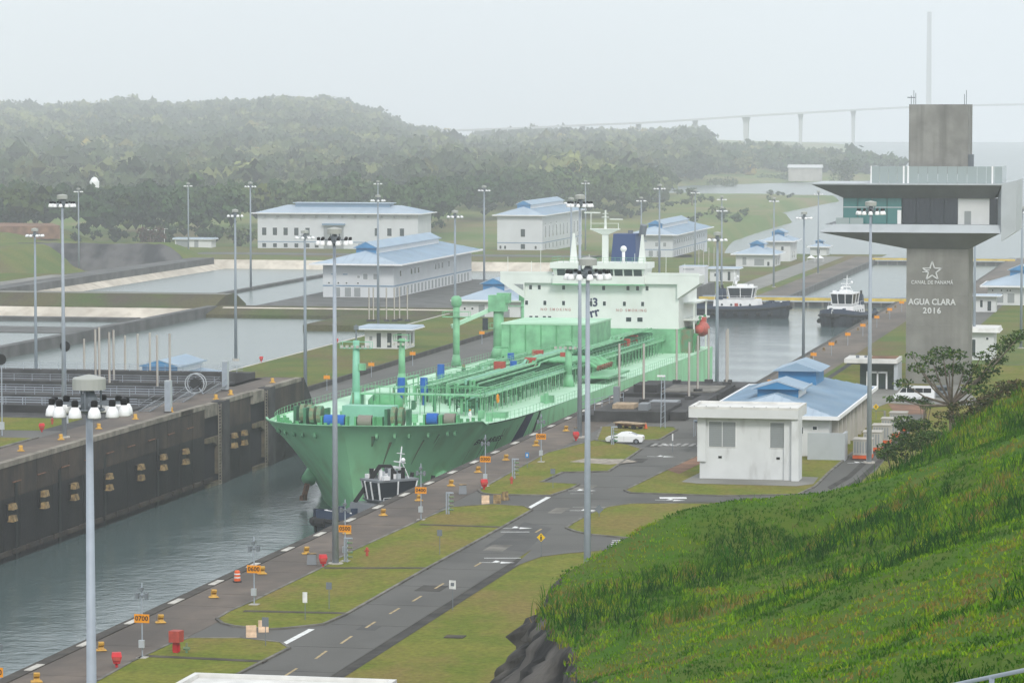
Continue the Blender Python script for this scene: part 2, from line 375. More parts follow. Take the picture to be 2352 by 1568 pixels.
# concrete apron along the lock: separate slabs
ew = obj('chamber_wall_east', MB().box(XR, -89.4, 30, YS, -26, -.01), 'wall_brown', kind='structure')
apron = obj('quay_apron', MB().box(-89.4, -82.8, 30, YS, -.6, -.06), 'ditch', kind='structure')
slab_me = MB().box(.03, 6.57, .04, 7.46, -.3, 0).mesh('slab'); slab_me.materials.append(MATS['apron'])
for i in range(45):
    o = obj('slab', slab_me, None, apron); o.location = (-89.4, 195 + 7.5 * i, random.uniform(-.008, .012))
edge_me = MB().box(0, 1.08, .02, 14.96, -.2, .05).mesh('edge_beam'); edge_me.materials.append(MATS['edge_dark'])
for i in range(23):
    o = obj('edge_beam', edge_me, None, ew); o.location = (XR, 190 + 15 * i, random.uniform(-.01, .01))
pad_me = MB().box(0, .62, 0, 3.0, 0, .06).mesh('edge_plate'); pad_me.materials.append(MATS['pad'])
for i in range(28):
    o = obj('edge_plate', pad_me, None, ew); o.location = (-90.05, 200 + 12.2 * i, .04)
def island(name, pts, ditches=(), m='lawn', kerb=True):
    P2 = poly(pts); o = obj(name, MB().prism(P2, -.3, .09), m, kind='structure')
    if kerb:
        mb = MB(); n = len(P2)
        ar = sum(P2[i][0] * P2[(i + 1) % n][1] - P2[(i + 1) % n][0] * P2[i][1] for i in range(n)); sgn = 1 if ar > 0 else -1
        for i in range(n):
            a = Vector(P2[i]); b = Vector(P2[(i + 1) % n]); d = (b - a)
            if d.length < .1: continue
            nn = Vector((d.y, -d.x)).normalized() * sgn; e = d.normalized() * .12
            mb.prism([a - e, b + e, b + e + nn * .28, a - e + nn * .28], -.3, .14)
        obj('kerb', mb, 'kerb', o)
    for (x0, y0, x1, y1) in ditches:
        a = G(x0, y0); b = G(x1, y1); mb = MB(); mb.bar((a.x, a.y, .09), (b.x, b.y, .09), .9, .06); obj('drain_channel', mb, 'ditch', o)
    return o
island('grass_island', [(150, 1600), (226, 1566), (306, 1521), (394, 1480), (437, 1467), (554, 1467), (642, 1477), (660, 1489), (540, 1550), (470, 1590), (400, 1630), (150, 1640)], [(330, 1508, 610, 1521)])
island('grass_island', [(502, 1422), (515, 1432), (540, 1438), (613, 1445), (644, 1444), (738, 1434), (790, 1412), (974, 1307), (1147, 1213), (1218, 1172), (1203, 1164), (1132, 1159), (1038, 1166), (963, 1198), (813, 1266), (738, 1307), (588, 1380), (530, 1405)],
       [(560, 1405, 800, 1410), (745, 1306, 985, 1306), (965, 1206, 1155, 1212)])
island('grass_island', [(1102, 1127), (1110, 1133), (1132, 1136), (1263, 1138), (1308, 1123), (1327, 1113), (1240, 1108), (1290, 1085), (1395, 1083), (1471, 1032), (1440, 1022), (1366, 1012), (1258, 1041), (1201, 1072)])
island('grass_island', [(1372, 1013), (1384, 981), (1430, 979), (1546, 982), (1553, 987), (1513, 1010), (1474, 1012)])
island('grass_island', [(1304, 1213), (1318, 1203), (1360, 1180), (1400, 1165), (1450, 1158), (1560, 1157), (1760, 1160), (1760, 1240), (1447, 1236), (1361, 1228), (1325, 1221)])
island('grass_island', [(1438, 1127), (1450, 1132), (1660, 1139), (1830, 1136), (1868, 1118), (1898, 1088), (1945, 1048), (1985, 1018), (2030, 972), (2030, 945), (1990, 945), (1880, 1005), (1700, 1040), (1610, 1045), (1530, 1082)])
sheet('red_soil_strip', poly([(1530, 1080), (1612, 1045), (1625, 1058), (1560, 1090)]), .11, 'soil')
sheet('sandy_patch', poly([(1308, 1062), (1345, 1054), (1440, 1056), (1465, 1062), (1400, 1068)]), .11, 'rubble')
sheet('building_apron', poly([(1565, 1108), (1612, 1085), (1880, 1098), (1868, 1113), (1830, 1118), (1600, 1112)]), .12, 'road_pale')
obj('terrace_wall', MB().box(XR, -62, YS, YS + 1, -26, -.01).box(-63, -62, YS + 1, 585, -26, -.05).box(-62, 160, 585, 586, -26, -.05), 'dark_conc', kind='structure')
# lower east levels
sheet('lower_ground', rect(XR, 300, YS, YG2 + 4), ZL - .03, 'lawn_far')
sheet('lower_apron', rect(XR, -79.5, YS, YG2 + 4), ZL, 'apron')
sheet('lower_road', rect(-66, -60, YS, YG2 + 4), ZL - .01, 'road')
obj('lower_wall_east', MB().box(XR - .02, XR + 1, YS, YG2 + 4, -26, ZL + .04), 'edge_dark', kind='structure')
obj('gate_wall_east', MB().box(XR, 300, YG2 + 4, YG2 + 5, -30, ZL - .04), 'dark_conc', kind='structure')
sheet('far_ground_east', rect(XR, 600, YG2 + 5, YG3 + 25), ZLL, 'lawn_far')
sheet('far_apron_east', rect(XR, -78, YG2 + 5, YG3 + 25), ZLL + .03, 'apron')
sheet('far_road_east', rect(-70, -56, YG2 + 5, YG3 + 25), ZLL + .02, 'rubble')
obj('far_wall_east', MB().box(XR - .02, XR + 1, YG2 + 5, YG3 + 26, -30, ZLL + .06).box(XR, 600, YG3 + 25, YG3 + 26, -30, ZLL - .02), 'edge_dark', kind='structure')

# ---- west terrace: chamber wall of panels, quay, recesses
ww = obj('chamber_wall_west', MB().box(XL - 3, XL - .35, 60, 478, -26, -.02).box(XL - 3, XL - .35, 488, 503, -26, -.02).box(XL - 3, XL - .35, 513, YS + 3, -26, -.02), 'wall_wet', kind='structure')
pan_top = MB().box(-.36, 0, .03, 5.97, -4.2, 0).mesh('panel'); pan_top.materials.append(MATS['wall_brown'])
pan_low = MB().box(-.36, -.06, .03, 5.97, -16, -4.22).mesh('panel'); pan_low.materials.append(MATS['wall_wet'])
for i in range(33):
    y = 280 + 6 * i
    if y > 472: continue
    o = obj('panel', pan_top, None, ww); o.location = (XL + random.uniform(-.03, .03), y, -.02)
    o = obj('panel', pan_low, None, ww); o.location = (XL + random.uniform(-.03, .03), y, 0)
for y, me_ in ((490, pan_top), (496, pan_top), (515, pan_top), (521, pan_top), (527, pan_top)):
    o = obj('panel', me_, None, ww); o.location = (XL, y, -.02); o = obj('panel', pan_low, None, ww); o.location = (XL, y, 0)
cop = MB().box(-.9, .12, .02, 11.96, -.35, .28).mesh('coping'); cop.materials.append(MATS['coping'])
for i in range(18):
    if 280 + 12 * i > 466: continue
    o = obj('coping', cop, None, ww); o.location = (XL, 280 + 12 * i, 0)
for a, b in ((466, 478), (488.2, 503), (513.2, 531)):
    obj('coping', MB().box(XL - .9, XL + .12, a, b, -.35, .27), 'coping', ww)
# ladder recesses (dark vertical slots) and low rubbing blocks along the wall
for px in (455, 432, 414, 398, 383.5, 371):
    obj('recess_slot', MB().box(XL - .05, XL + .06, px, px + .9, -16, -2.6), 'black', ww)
for i in range(26):
    obj('rubbing_block', MB().box(XL - .05, XL + .22, 352 + 5 * i, 356.2 + 5 * i, -11.2, -10.6), 'wall_brown', ww)
for i in range(14):                                            # thin handrails bolted to the upper wall
    y = 352 + 9 * i; obj('wall_rail', MB().bar((XL + .12, y, -2.4), (XL + .12, y + 3, -2.4), .12, .12), 'rust', ww)
sheet('west_quay', rect(-152.6, XL - .9, 60, 533), .0, 'apron')
sheet('west_lawn', rect(-420, -152.6, 60, 428), -.02, 'lawn')
sheet('west_path', rect(-420, -152.6, 428, 438), -.03, 'road')
sheet('west_lawn_strip', rect(-420, -156, 438, 456), -.01, 'lawn')
sheet('west_yard', rect(-420, -152.6, 438, 464), -.03, 'dark_conc')
obj('west_kerb', MB().box(-153.0, -152.5, 60, 428, -.2, .15), 'kerb', kind='structure')
# gate slots in the west wall: arched dark openings with pale corbels and ladders
def gate_slot(y0, y1):
    t = thing('gate_slot', 'dark gate slot in the chamber wall %s' % ('nearer the grass yard' if y0 < 490 else 'nearest the end of the wall'), 'gate slot', (XL, y0, 0))
    w_ = y1 - y0
    obj('opening', MB().box(-6, -.4, 0, w_, -26, -.3), 'pit', t)  # solid near-black face: the shade of a deep opening put into its colour
    obj('lintel', MB().box(-1.2, .1, .05, w_ * .62, -1.7, .1), 'coping', t)
    for z in (-6.4, -13.0):
        prof = [(w_ * .62, z - 4), (w_ * .62, z + .2), (w_ * .40, z + .9), (w_ * .1, z + .9), (w_ * .1, z + 1.6), (w_ * .8, z + 1.6), (w_ * .8, z - 4)]
        obj('corbel', MB().xprism(prof, -1.0, .12), 'corbel', t)
    obj('pillar', MB().box(-1.4, .35, w_ * .80, w_ + 1.6, -26, .12), 'dark_conc', t)
    mb = MB()
    for k in range(26): mb.box(.12, .2, w_ * .66, w_ * .78, -12 + k * .46, -11.9 + k * .46)
    mb.box(.1, .18, w_ * .64, w_ * .67, -12.4, -.2).box(.1, .18, w_ * .77, w_ * .80, -12.4, -.2)
    obj('ladder', mb, 'coping', t)
gate_slot(478, 488); gate_slot(503, 513)
# end buttress of the wall with its sloping back
obj('end_buttress', MB().xprism([(531, -.02), (534, -.02), (547, ZL), (547, -20), (531, -20)], -152, XL - .3), 'dark_conc2', kind='structure')
# pits of the rolling gates: sunken floor and long low walls between them
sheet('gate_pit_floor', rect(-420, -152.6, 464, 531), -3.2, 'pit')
obj('gate_pit_wall', MB().box(-420, -154, 464, 465.2, -4, 1.0), 'dark_conc2', kind='structure')
obj('gate_pit_wall', MB().box(-420, -152.6, 528.5, 531, -14, 1.0), 'dark_conc', kind='structure')
obj('gate_pit_wall', MB().box(-152.6, -151.2, 514, 531, -12, .0), 'dark_conc', kind='structure')
for y0, y1, z, mname in ((470, 474.5, .2, 'dark_conc'), (481, 485, -.5, 'dark_conc2'), (492, 497, .1, 'dark_conc'), (504, 508, -.5, 'dark_conc2'), (516, 521, .2, 'dark_conc')):
    obj('gate_pit_wall', MB().box(-420, -153.0, y0, y1, -4, z), mname, kind='structure')
obj('basin_rim', MB().box(-420, -170, 531.1, 536, -14, -.6), 'pale_conc', kind='structure')

# west lower level
sheet('west_road', rect(-171, XL - .02, YS + 3, YG2 + 4), ZL, 'road')
sheet('west_verge', rect(-197, -171, 548, 862), ZL + .9, 'lawn_far')
sheet('verge_slope', rect(-197, -171, 531, 548), ZL - .1, 'dark_conc')
obj('verge_edge', MB().box(-171.3, -170.7, 548, 862, ZL - .5, ZL + .93), 'shoulder', kind='structure')
sheet('west_apron', rect(-153, XL - .03, YS + 3, YG2 + 4), ZL + .02, 'apron')
obj('lower_wall_west', MB().box(XL - 1, XL + .03, YS + 3, YG2 + 4, -26, ZL + .05), 'dark_conc', kind='structure')
# saving basins
sheet('basin_water', rect(-261, -197, 536, 868), -11.2, 'water_calm')
obj('basin_edge', MB().box(-197.4, -196.6, 548, 868, -14, ZL + .92), 'pale_conc', kind='structure')
obj('basin_divider', MB().box(-263.5, -261, 536, 872, -14, -8.6), 'wet_conc', kind='structure')
sheet('basin_water_west', rect(-800, -263.5, 536, 868), -11.6, 'water_calm')
obj('basin_shoal', MB().box(-800, -270, 800, 822, -13, -11.4).box(-800, -275, 846, 850, -13, -10.6), 'wet_conc', kind='structure')
# basin end wall (pale sloping liner) and grassed embankment with a service road
obj('basin_liner', MB().xprism([(862, -12.5), (871, -8.9), (872, -8.9), (872, -14), (862, -14)], -259, -186), 'liner', kind='structure')
obj('basin_liner', MB().xprism([(862, -12.5), (869, -9.3), (870, -9.3), (870, -14), (862, -14)], -800, -266), 'liner', kind='structure')
obj('embankment', MB().xprism([(871.6, -14), (871.6, -9.2), (884, -6.4), (893, -6.4), (903, -9.8), (903, -14)], -900, -262), 'bank', kind='structure')
sheet('service_road', rect(-900, -262, 885.5, 891), -6.37, 'road_pale')
obj('embankment_east', MB().xprism([(862, -14), (862, ZL + .2), (872, -8.9), (880, -8.9), (906, -10.75), (906, -14)], -261.9, -171.5), 'bank', kind='structure')
obj('basin_corner', MB().box(-222, -197.5, 815, 861.9, -14, -9.7), 'bank', kind='structure')
sheet('basin_water_north', rect(-334, -262, 900, 1126), -11.0, 'water_calm')
sheet('basin_water_behind', rect(-262, -215, 1068, 1126), -11.0, 'water_calm')
obj('basin_divider_north', MB().box(-288, -286, 904, 1124, -13, -10.2), 'wet_conc', kind='structure')
obj('basin_liner_west', MB().yprism([(-334, -12), (-342, -7.6), (-343, -7.6), (-343, -14), (-334, -14)], 900, 1130), 'liner', kind='structure')
obj('basin_liner_north', MB().xprism([(1125.5, -12), (1132, -8.2), (1133, -8.2), (1133, -22), (1125.5, -22)], -342.5, -222), 'liner', kind='structure')
obj('basin_ramp', MB().prism([(-352, 905), (-338.5, 905), (-338.5, 1128), (-346, 1128)], -14, -7.4), 'wet_conc', kind='structure')
obj('yard_ground', MB().box(-262, -157, 906, 1067, -24, -10.8), 'wet_conc', kind='structure')
sheet('building_yard', rect(-440, -262, 1133, 1500), -19.0, 'lawn_far')
sheet('yard_road', rect(-440, -262, 1420, 1440), -18.9, 'wet_conc')
sheet('far_ground_west', rect(-262, XL - .02, YG2 + 4, 1500), ZLL, 'lawn_far')
sheet('far_apron_west', rect(-156, XL - .03, YG2 + 4, YG3 + 25), ZLL + .05, 'apron')
sheet('far_road_west', rect(-172, -161, 1068, YG3 + 25), ZLL + .04, 'road_pale')
obj('far_wall_west', MB().box(XL - 1, XL + .04, YG2 + 4, YG3 + 26, -30, ZLL + .08), 'wet_conc', kind='structure')
obj('step_wall_west', MB().box(-157, XL - .05, YG2 + 3, YG2 + 4.5, -24, -10.6), 'dark_conc', kind='structure')

# ---- western shoulder with a rock cut
def sst(t): t = np.clip(t, 0, 1); return t * t * (3 - 2 * t)
def wz(X, Y):
    z = -7.6 - 11.4 * sst((Y - 1000) / 190)
    z = z + 10 * sst((-428 - X) / 24) * sst((Y - 1150) / 50)
    z = np.maximum(z, -19 + 9.8 * sst((-388 - X) / 22) * sst((Y - 1268) / 8) * sst((1345 - Y) / 45))
    z = z - 9.5 * sst((-428 - X) / 24) * sst((Y - 1300) / 60)
    z = z + 8.0 * sst((-498 - X) / 30) * sst((Y - 1390) / 40)
    return z + .5 * (fbm(X * .03, Y * .03, 3) - .5)
xs = np.linspace(-1000, -343.2, 160); ys = np.linspace(900, 1500, 170); XX, YY = np.meshgrid(xs, ys); ZZ = wz(XX, YY)
def grid_mesh(name, XX, YY, ZZ, m, kind='structure', smooth=True):
    n, k = XX.shape; V = np.stack([XX.ravel(), YY.ravel(), ZZ.ravel()], 1); I = np.arange(n * k).reshape(n, k)
    F = np.stack([I[:-1, :-1].ravel(), I[:-1, 1:].ravel(), I[1:, 1:].ravel(), I[1:, :-1].ravel()], 1)
    o = raw_mesh(name, V, F, m, kind=kind)
    if smooth: o.data.polygons.foreach_set('use_smooth', np.ones(len(F), dtype=bool))
    return o
grid_mesh('west_shoulder', XX, YY, ZZ, 'lawn_far')
u, v_ = np.meshgrid(np.linspace(0, 1, 60), np.linspace(0, 1, 14))
topz = -9.0 - 8.5 * sst((u - .8) / .2)
bx = -462 + 72 * u + fbm(u * 9, v_ * 3, 5) * 2.5
by = 1257 + v_ * 13 + fbm(u * 20, v_ * 5, 9) * 4
grid_mesh('rock_cut', bx, by, -19.5 + (topz + 19.5) * v_ + fbm(u * 25, v_ * 3, 2) * .8, 'rock_far', smooth=False)
sheet('hill_road', rect(-352, -345, 900, 1000), -7.3, 'road_pale')
obj('red_bank', MB().prism([(-640, 1440), (-540, 1425), (-506, 1450), (-520, 1480), (-640, 1490)], -14, -8.2), 'soil', kind='structure')

# ---- far terrain
SHORE = ([1400, 1850, 1914, 2170, 2300, 2670, 2800, 3150, 3500, 4200, 5600], [1640, 1690, 1720, 1830, 1775, 1940, 1490, 1500, 2120, 2160, 2200])
SKYX = [-200, 0, 100, 200, 290, 400, 480, 560, 650, 760, 800, 880, 930, 1010, 1060, 1300, 1480, 1600, 1750, 1900, 2000, 2120, 2352, 2600]
SKYY = [246, 250, 256, 251, 244, 252, 246, 244, 233, 239, 246, 274, 296, 308, 324, 336, 338, 332, 342, 352, 357, 366, 382, 390]
def pix_of(X, Y):
    dx = X; dy = Y; k = dx * FW[0] + dy * FW[1]; return PW / 2 + FPX * (dx * RT[0] + dy * RT[1]) / k, k
def front_y(xp): return np.interp(xp, [0, 560, 620, 1000, 1150, 1480, 1560, 2600], [1560, 1565, 1640, 1660, 1990, 2050, 2900, 2900])
def tz(X, Y):
    xp, Z = pix_of(X, Y)
    ridge = np.interp(xp, SKYX, SKYY); DR = np.interp(xp, [1000, 1300], [6300.0, 4300.0])
    top = 43 + (252 - ridge) / (FPX / DR) - 15
    fy = front_y(xp)
    base = -20.0 + 0 * Z
    base = np.where(xp > 1400, np.minimum(base, -19 - 4 * np.clip((Z - 1900) / 700, 0, 1)), base)
    t = np.clip((Z - 2600) / (DR - 2600), 0, 1); t = t * t * (3 - 2 * t)
    t = np.where(xp > 1100, np.clip((Z - 2700) / 1300, 0, 1) * np.clip((1620 - xp) / 300, 0, 1) + np.clip((Z - 3400) / 800, 0, 1) * np.clip((xp - 1320) / 300, 0, 1), t)
    z = base + (top - base) * np.clip(t, 0, 1)
    z = z - np.where(xp < 1100, 1, 0) * np.clip((Z - DR - 60) / 500, 0, 1) * 30
    shore = np.interp(Z, SHORE[0], SHORE[1])
    land = np.clip((shore - xp) / (30 * 2000 / np.maximum(Z, 500)), 0, 1)
    z = np.where(Z < 2720, -31 + (z + 31) * land, np.where(Z < 3200, -31 + (z + 31) * np.clip((shore - xp) / 60, 0, 1), -31 + (z + 31) * np.clip((shore - xp) / 90, 0, 1)))
    z = z + (fbm(X * .006, Y * .006, 11) - .5) * 7 * np.clip((Z - 1500) / 500, 0, 1) * (z > -27)
    return z
rr = np.linspace(-.46, .01, 170); yy_ = np.concatenate([np.linspace(1455, 2100, 70), np.linspace(2115, 3200, 70), np.linspace(3250, 7000, 70)])
RRm, YYm = np.meshgrid(rr, yy_); XXm = RRm * YYm; ZZm = tz(XXm, YYm)
grid_mesh('terrain', XXm, YYm, ZZm, 'field')

# ---- forest: clumps of leaf-sized faces spread over each crown
def crown_template(n, seed, spread=1.0, drop=.55):
    r = np.random.default_rng(seed); L = r.integers(6, 10)
    lc = np.stack([r.uniform(-.62, .62, L), r.uniform(-.62, .62, L), r.uniform(-.25, .55, L)], 1) * spread; lr = r.uniform(.32, .55, L)
    k = r.integers(0, L, n); d = r.normal(size=(n, 3)); d[:, 2] = np.abs(d[:, 2]) * .9 - drop * r.random(n) * .6; d /= np.linalg.norm(d, axis=1)[:, None]
    c = lc[k] + d * lr[k][:, None] * r.uniform(.75, 1.08, n)[:, None]; c[:, 2] *= .75
    nrm = d + r.normal(size=(n, 3)) * .55; nrm /= np.linalg.norm(nrm, axis=1)[:, None]
    a = np.cross(nrm, r.normal(size=(n, 3))); a /= np.linalg.norm(a, axis=1)[:, None]; b = np.cross(nrm, a)
    sz = r.uniform(.09, .17, n)[:, None]
    quad = np.stack([c - a * sz, c + b * sz * .8, c + a * sz, c - b * sz * .8], 1)       # n,4,3
    core = []; 
    for j in range(L):
        o = lc[j]; q = lr[j] * .8
        core += [o + np.array(p) * q * np.array([1, 1, .75]) for p in ((1, 0, 0), (0, 1, 0), (-1, 0, 0), (0, -1, 0), (0, 0, 1), (0, 0, -1))]
    core = np.array(core); cf = []
    for j in range(L):
        i = j * 6; cf += [(i, i + 1, i + 4, i + 4), (i + 1, i + 2, i + 4, i + 4), (i + 2, i + 3, i + 4, i + 4), (i + 3, i, i + 4, i + 4), (i + 1, i, i + 5, i + 5), (i + 2, i + 1, i + 5, i + 5), (i + 3, i + 2, i + 5, i + 5), (i, i + 3, i + 5, i + 5)]
    return quad, core
TEMPL = [crown_template(130, 100 + i) for i in range(10)]
TEMPL_S = [crown_template(60, 200 + i) for i in range(8)]
def forest(name, pts, rad, cols, templ, seed=0, trunk=0.0):
    r = np.random.default_rng(seed); Vs = []; Cs = []; 
    for (x, y, z), R_, c in zip(pts, rad, cols):
        q, core = templ[r.integers(0, len(templ))]; a = r.uniform(0, 6.28); ca, sa = math.cos(a), math.sin(a)
        M = np.array([[ca, -sa, 0], [sa, ca, 0], [0, 0, 1]]).T * R_; M = M * np.array([1, 1, r.uniform(.85, 1.35)])
        pos = np.array([x, y, z])
        V = q.reshape(-1, 3) @ M + pos; n = len(q)
        hue = (1 + r.normal(0, .16, (n, 1))) * np.array([1, 1, 1]) * c
        Vs.append(V); Cs.append(np.repeat(hue, 4, 0))
        # core octahedra as degenerate-free quads (two triangles joined)
        o = core.reshape(-1, 6, 3) @ M + pos
        for (i0, i1, i2, i3) in ((0, 1, 2, 4), (2, 3, 0, 4), (0, 5, 2, 1), (2, 5, 0, 3)):
            qq = o[:, [i0, i1, i2, i3]] if i3 != 4 else o[:, [i0, i1, i2, 4]]
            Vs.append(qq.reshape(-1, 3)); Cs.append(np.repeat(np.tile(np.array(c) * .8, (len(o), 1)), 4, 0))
    V = np.concatenate(Vs); C = np.clip(np.concatenate(Cs), .003, 1)
    return raw_mesh(name, V, np.arange(len(V)).reshape(-1, 4), 'leaf_far', cols=C, kind='stuff')
def scatter(n, seed, zr, xr=(-120, 2480)):
    r = np.random.default_rng(seed); Z = np.sqrt(r.uniform(zr[0] ** 2, zr[1] ** 2, n)); xp = r.uniform(*xr, n)
    k = (xp - PW / 2) / FPX; X = Z * (FW[0] / math.cos(PITCH) + RT[0] * k); Y = Z * (FW[1] / math.cos(PITCH) + RT[1] * k)
    return X, Y, Z, xp, r
def make_forest(name, n, seed, zr, xr, keep, rad, col, templ, height=(6, 10)):
    X, Y, Z, xp, r = scatter(n, seed, zr, xr); zz = tz(X, Y); m = keep(xp, Z, zz, r) & (zz > -27)
    X, Y, Z, zz, xp = X[m], Y[m], Z[m], zz[m], xp[m]; ra = r.uniform(rad[0], rad[1], len(X)) * (1 + .35 * (r.random(len(X)) < .08))
    patch = fbm(X * .011, Y * .011, seed + 5)
    C = np.stack([np.interp(patch, [.3, .5, .68], [col[0][i], col[1][i], col[2][i]]) for i in range(3)], 1) * r.uniform(.75, 1.25, (len(X), 1))
    warm = r.random(len(X)) < .05; C[warm] = C[warm] * np.array([1.7, 1.25, .9])
    print(name, len(X)); return forest(name, np.stack([X, Y, zz + r.uniform(height[0], height[1], len(X))], 1), ra, C, templ, seed)
DK, MD, LT = (.02, .045, .016), (.042, .08, .026), (.095, .13, .04)
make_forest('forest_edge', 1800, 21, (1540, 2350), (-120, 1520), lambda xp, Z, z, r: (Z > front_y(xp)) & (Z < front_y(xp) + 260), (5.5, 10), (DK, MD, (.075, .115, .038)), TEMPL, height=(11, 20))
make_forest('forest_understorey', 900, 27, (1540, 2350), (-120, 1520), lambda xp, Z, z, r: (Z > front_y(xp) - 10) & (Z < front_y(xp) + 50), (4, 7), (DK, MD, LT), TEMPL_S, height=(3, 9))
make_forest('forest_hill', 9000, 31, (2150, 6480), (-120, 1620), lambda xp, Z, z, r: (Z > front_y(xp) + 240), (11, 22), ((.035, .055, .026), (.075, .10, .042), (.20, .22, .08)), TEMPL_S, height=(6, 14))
make_forest('forest_ridge', 1500, 41, (3500, 4700), (1250, 2150), lambda xp, Z, z, r: fbm(xp * .012, Z * .004, 8) > .42, (10, 19), (MD, (.08, .10, .045), (.20, .20, .08)), TEMPL_S, height=(5, 10))
make_forest('shore_scrub', 130, 51, (1900, 2700), (1450, 1950), lambda xp, Z, z, r: fbm(xp * .02, Z * .01, 4) > .55, (2.5, 5.5), (DK, MD, LT), TEMPL_S, height=(1, 3))
# ================================================================== THINGS
# ---- haze: even humid air round everything, sky outside
hz = obj('haze', MB().box(-3300, 700, -60, 7300, -33, 262), None, kind='stuff')
hm = bpy.data.materials.new('haze'); hm.use_nodes = True; hm.node_tree.nodes.clear()
ho = hm.node_tree.nodes.new('ShaderNodeOutputMaterial'); hv = hm.node_tree.nodes.new('ShaderNodeVolumePrincipled')
hv.inputs['Color'].default_value = (.94, .975, 1.0, 1); hv.inputs['Density'].default_value = .00018; hv.inputs['Anisotropy'].default_value = 0.0
hm.node_tree.links.new(hv.outputs[0], ho.inputs['Volume']); hz.data.materials.append(hm)

# ---- high-mast lights
def make_mast(near):
    t = thing('high_mast_light', '', 'light mast')
    n = 16 if near else 8
    g = 'galv' if near else 'galv_far'
    obj('pole', MB().cyl((0, 0, 0), (0, 0, 31.0), .33 if near else .36, .14 if near else .2, n), g, t, smooth=True)
    obj('base_plate', MB().cyl((0, 0, -.3), (0, 0, .18), .75, n=10), 'pale_conc', t)
    obj('hood', MB().lathe([(.70, 31.35), (.70, 31.8), (.66, 31.84), (.05, 31.98)], 18 if near else 8), 'cap_grey', t)
    r = MB()
    for i in range(10 if near else 5):
        a = 2 * math.pi * i / (10 if near else 5); r.bar((.2 * math.cos(a), .2 * math.sin(a), 30.78), (1.5 * math.cos(a), 1.5 * math.sin(a), 30.78), .06, .06)
    for i in range(3):
        a = 2 * math.pi * i / 3 + .5; r.bar((.5 * math.cos(a), .5 * math.sin(a), 30.4), (.5 * math.cos(a), .5 * math.sin(a), 31.36), .06, .06)
    r.lathe([(.32, 30.35), (.36, 30.5), (.36, 31.0), (.2, 31.3)], 10)
    ring = [(.62 * math.cos(2 * math.pi * i / 12), .62 * math.sin(2 * math.pi * i / 12), 30.5) for i in range(13)]; r.tube(ring, .06, 5)
    obj('ring_frame', r, 'sign_grey', t)
    k = 12 if near else 8
    lm = MB().lathe([(.27, -.28), (.29, -.24), (.25, .0), (.15, .17), (.10, .2)] if near else [(.36, -.26), (.34, 0), (.14, .2)], 12 if near else 6).mesh('lamp', True); lm.materials.append(MATS['lamp_white'])
    bl = MB().lathe([(.13, .18), (.15, .24), (.15, .42), (.09, .47)], 10 if near else 5).mesh('ballast'); bl.materials.append(MATS['black'])
    for i in range(k):
        a = 2 * math.pi * (i + .5) / k + .2
        o = obj('lamp', lm, None, t); o.location = (1.55 * math.cos(a), 1.55 * math.sin(a), 30.55)
        if near: obj('ballast', bl, None, o)
    return t
near_m = make_mast(True); far_m = make_mast(False); first = {True: True, False: True}
def mast(px, py, zb, label, near=False, group='tall floodlight masts round the locks'):
    p = G(px, py, zb + 30.6); loc = (p.x, p.y, zb); pr = near_m if near else far_m
    if first[near]: first[near] = False; pr.location = loc; pr['label'] = label; pr['group'] = group; o = pr
    else: o = dup(pr, loc, random.uniform(0, 1), label, group)
    return o
mast(205, 935, 0, 'grey floodlight mast with the largest lamp ring, in front of the dark lock wall', True)
mast(768, 555, 0, 'tall floodlight mast on the quay in front of the green bow', True)
mast(1350, 632, 0, 'tall floodlight mast rising from behind the brow of the grassy hill', True)
mast(1332, 470, 0, 'tall floodlight mast on the quay beside the grass islands, in front of the green pipework', True)
mast(2000, 487, 0, 'tall floodlight mast beside the curved road in front of the control tower', True)
mast(143, 470, 0, 'tall floodlight mast on the west quay beside the round mirror post', True)
for px, py, zb, lab in ((80, 540, -11.5, 'standing in the basin behind the pale rim of the west pits'), (180, 440, -19, 'at the foot of the dark rock cut'), (432, 427, -19, 'on the road in front of the low white gatehouse'), (575, 428, -10.5, 'on the divider of the farther basin'),
        (540, 495, -10, 'at the grassy edge of the saving basin'), (700, 545, -10.5, 'on the lower road at the end of the dark west wall'), (868, 422, -19, 'in front of the very long white hall'), (868, 460, -9.7, 'among the guide poles behind the white kiosk'),
        (1045, 497, -10.5, 'on the lower road beside the tanker and the pump house'), (1112, 437, -10.8, 'between the two storey and the tall white building'), (1345, 421, -20, 'just behind the tall white building'), (1473, 461, -20, 'in front of the two storey building by the tanker funnel'),
        (1515, 433, -10.8, 'in the yard behind the tanker wheelhouse'), (1597, 443, -20, 'beside the guide poles of the third lock'), (1648, 550, -10.5, 'on the lower quay beyond the dark gate machinery'), (1658, 484, -20, 'beside the kiosk behind the broadside tug'),
        (1658, 458, -20, 'farther behind the kiosk of the third lock'), (1778, 462, -20, 'in front of the low pump house beyond the tugs'), (1847, 500, -10.5, 'at the lower quay edge beyond the plant building'), (1880, 446, -20, 'by the canopies and shed of the far lock'),
        (2348, 487, -10.5, 'on the lower lawn beside the tower pump house'), (1312, 466, -10.5, 'rising from behind the tanker deck crane and masts'), (2240, 497, -10.5, 'beside the white switch house behind the tower')):
    mast(px, py, zb, 'slim floodlight mast ' + lab, False, 'distant floodlight masts')

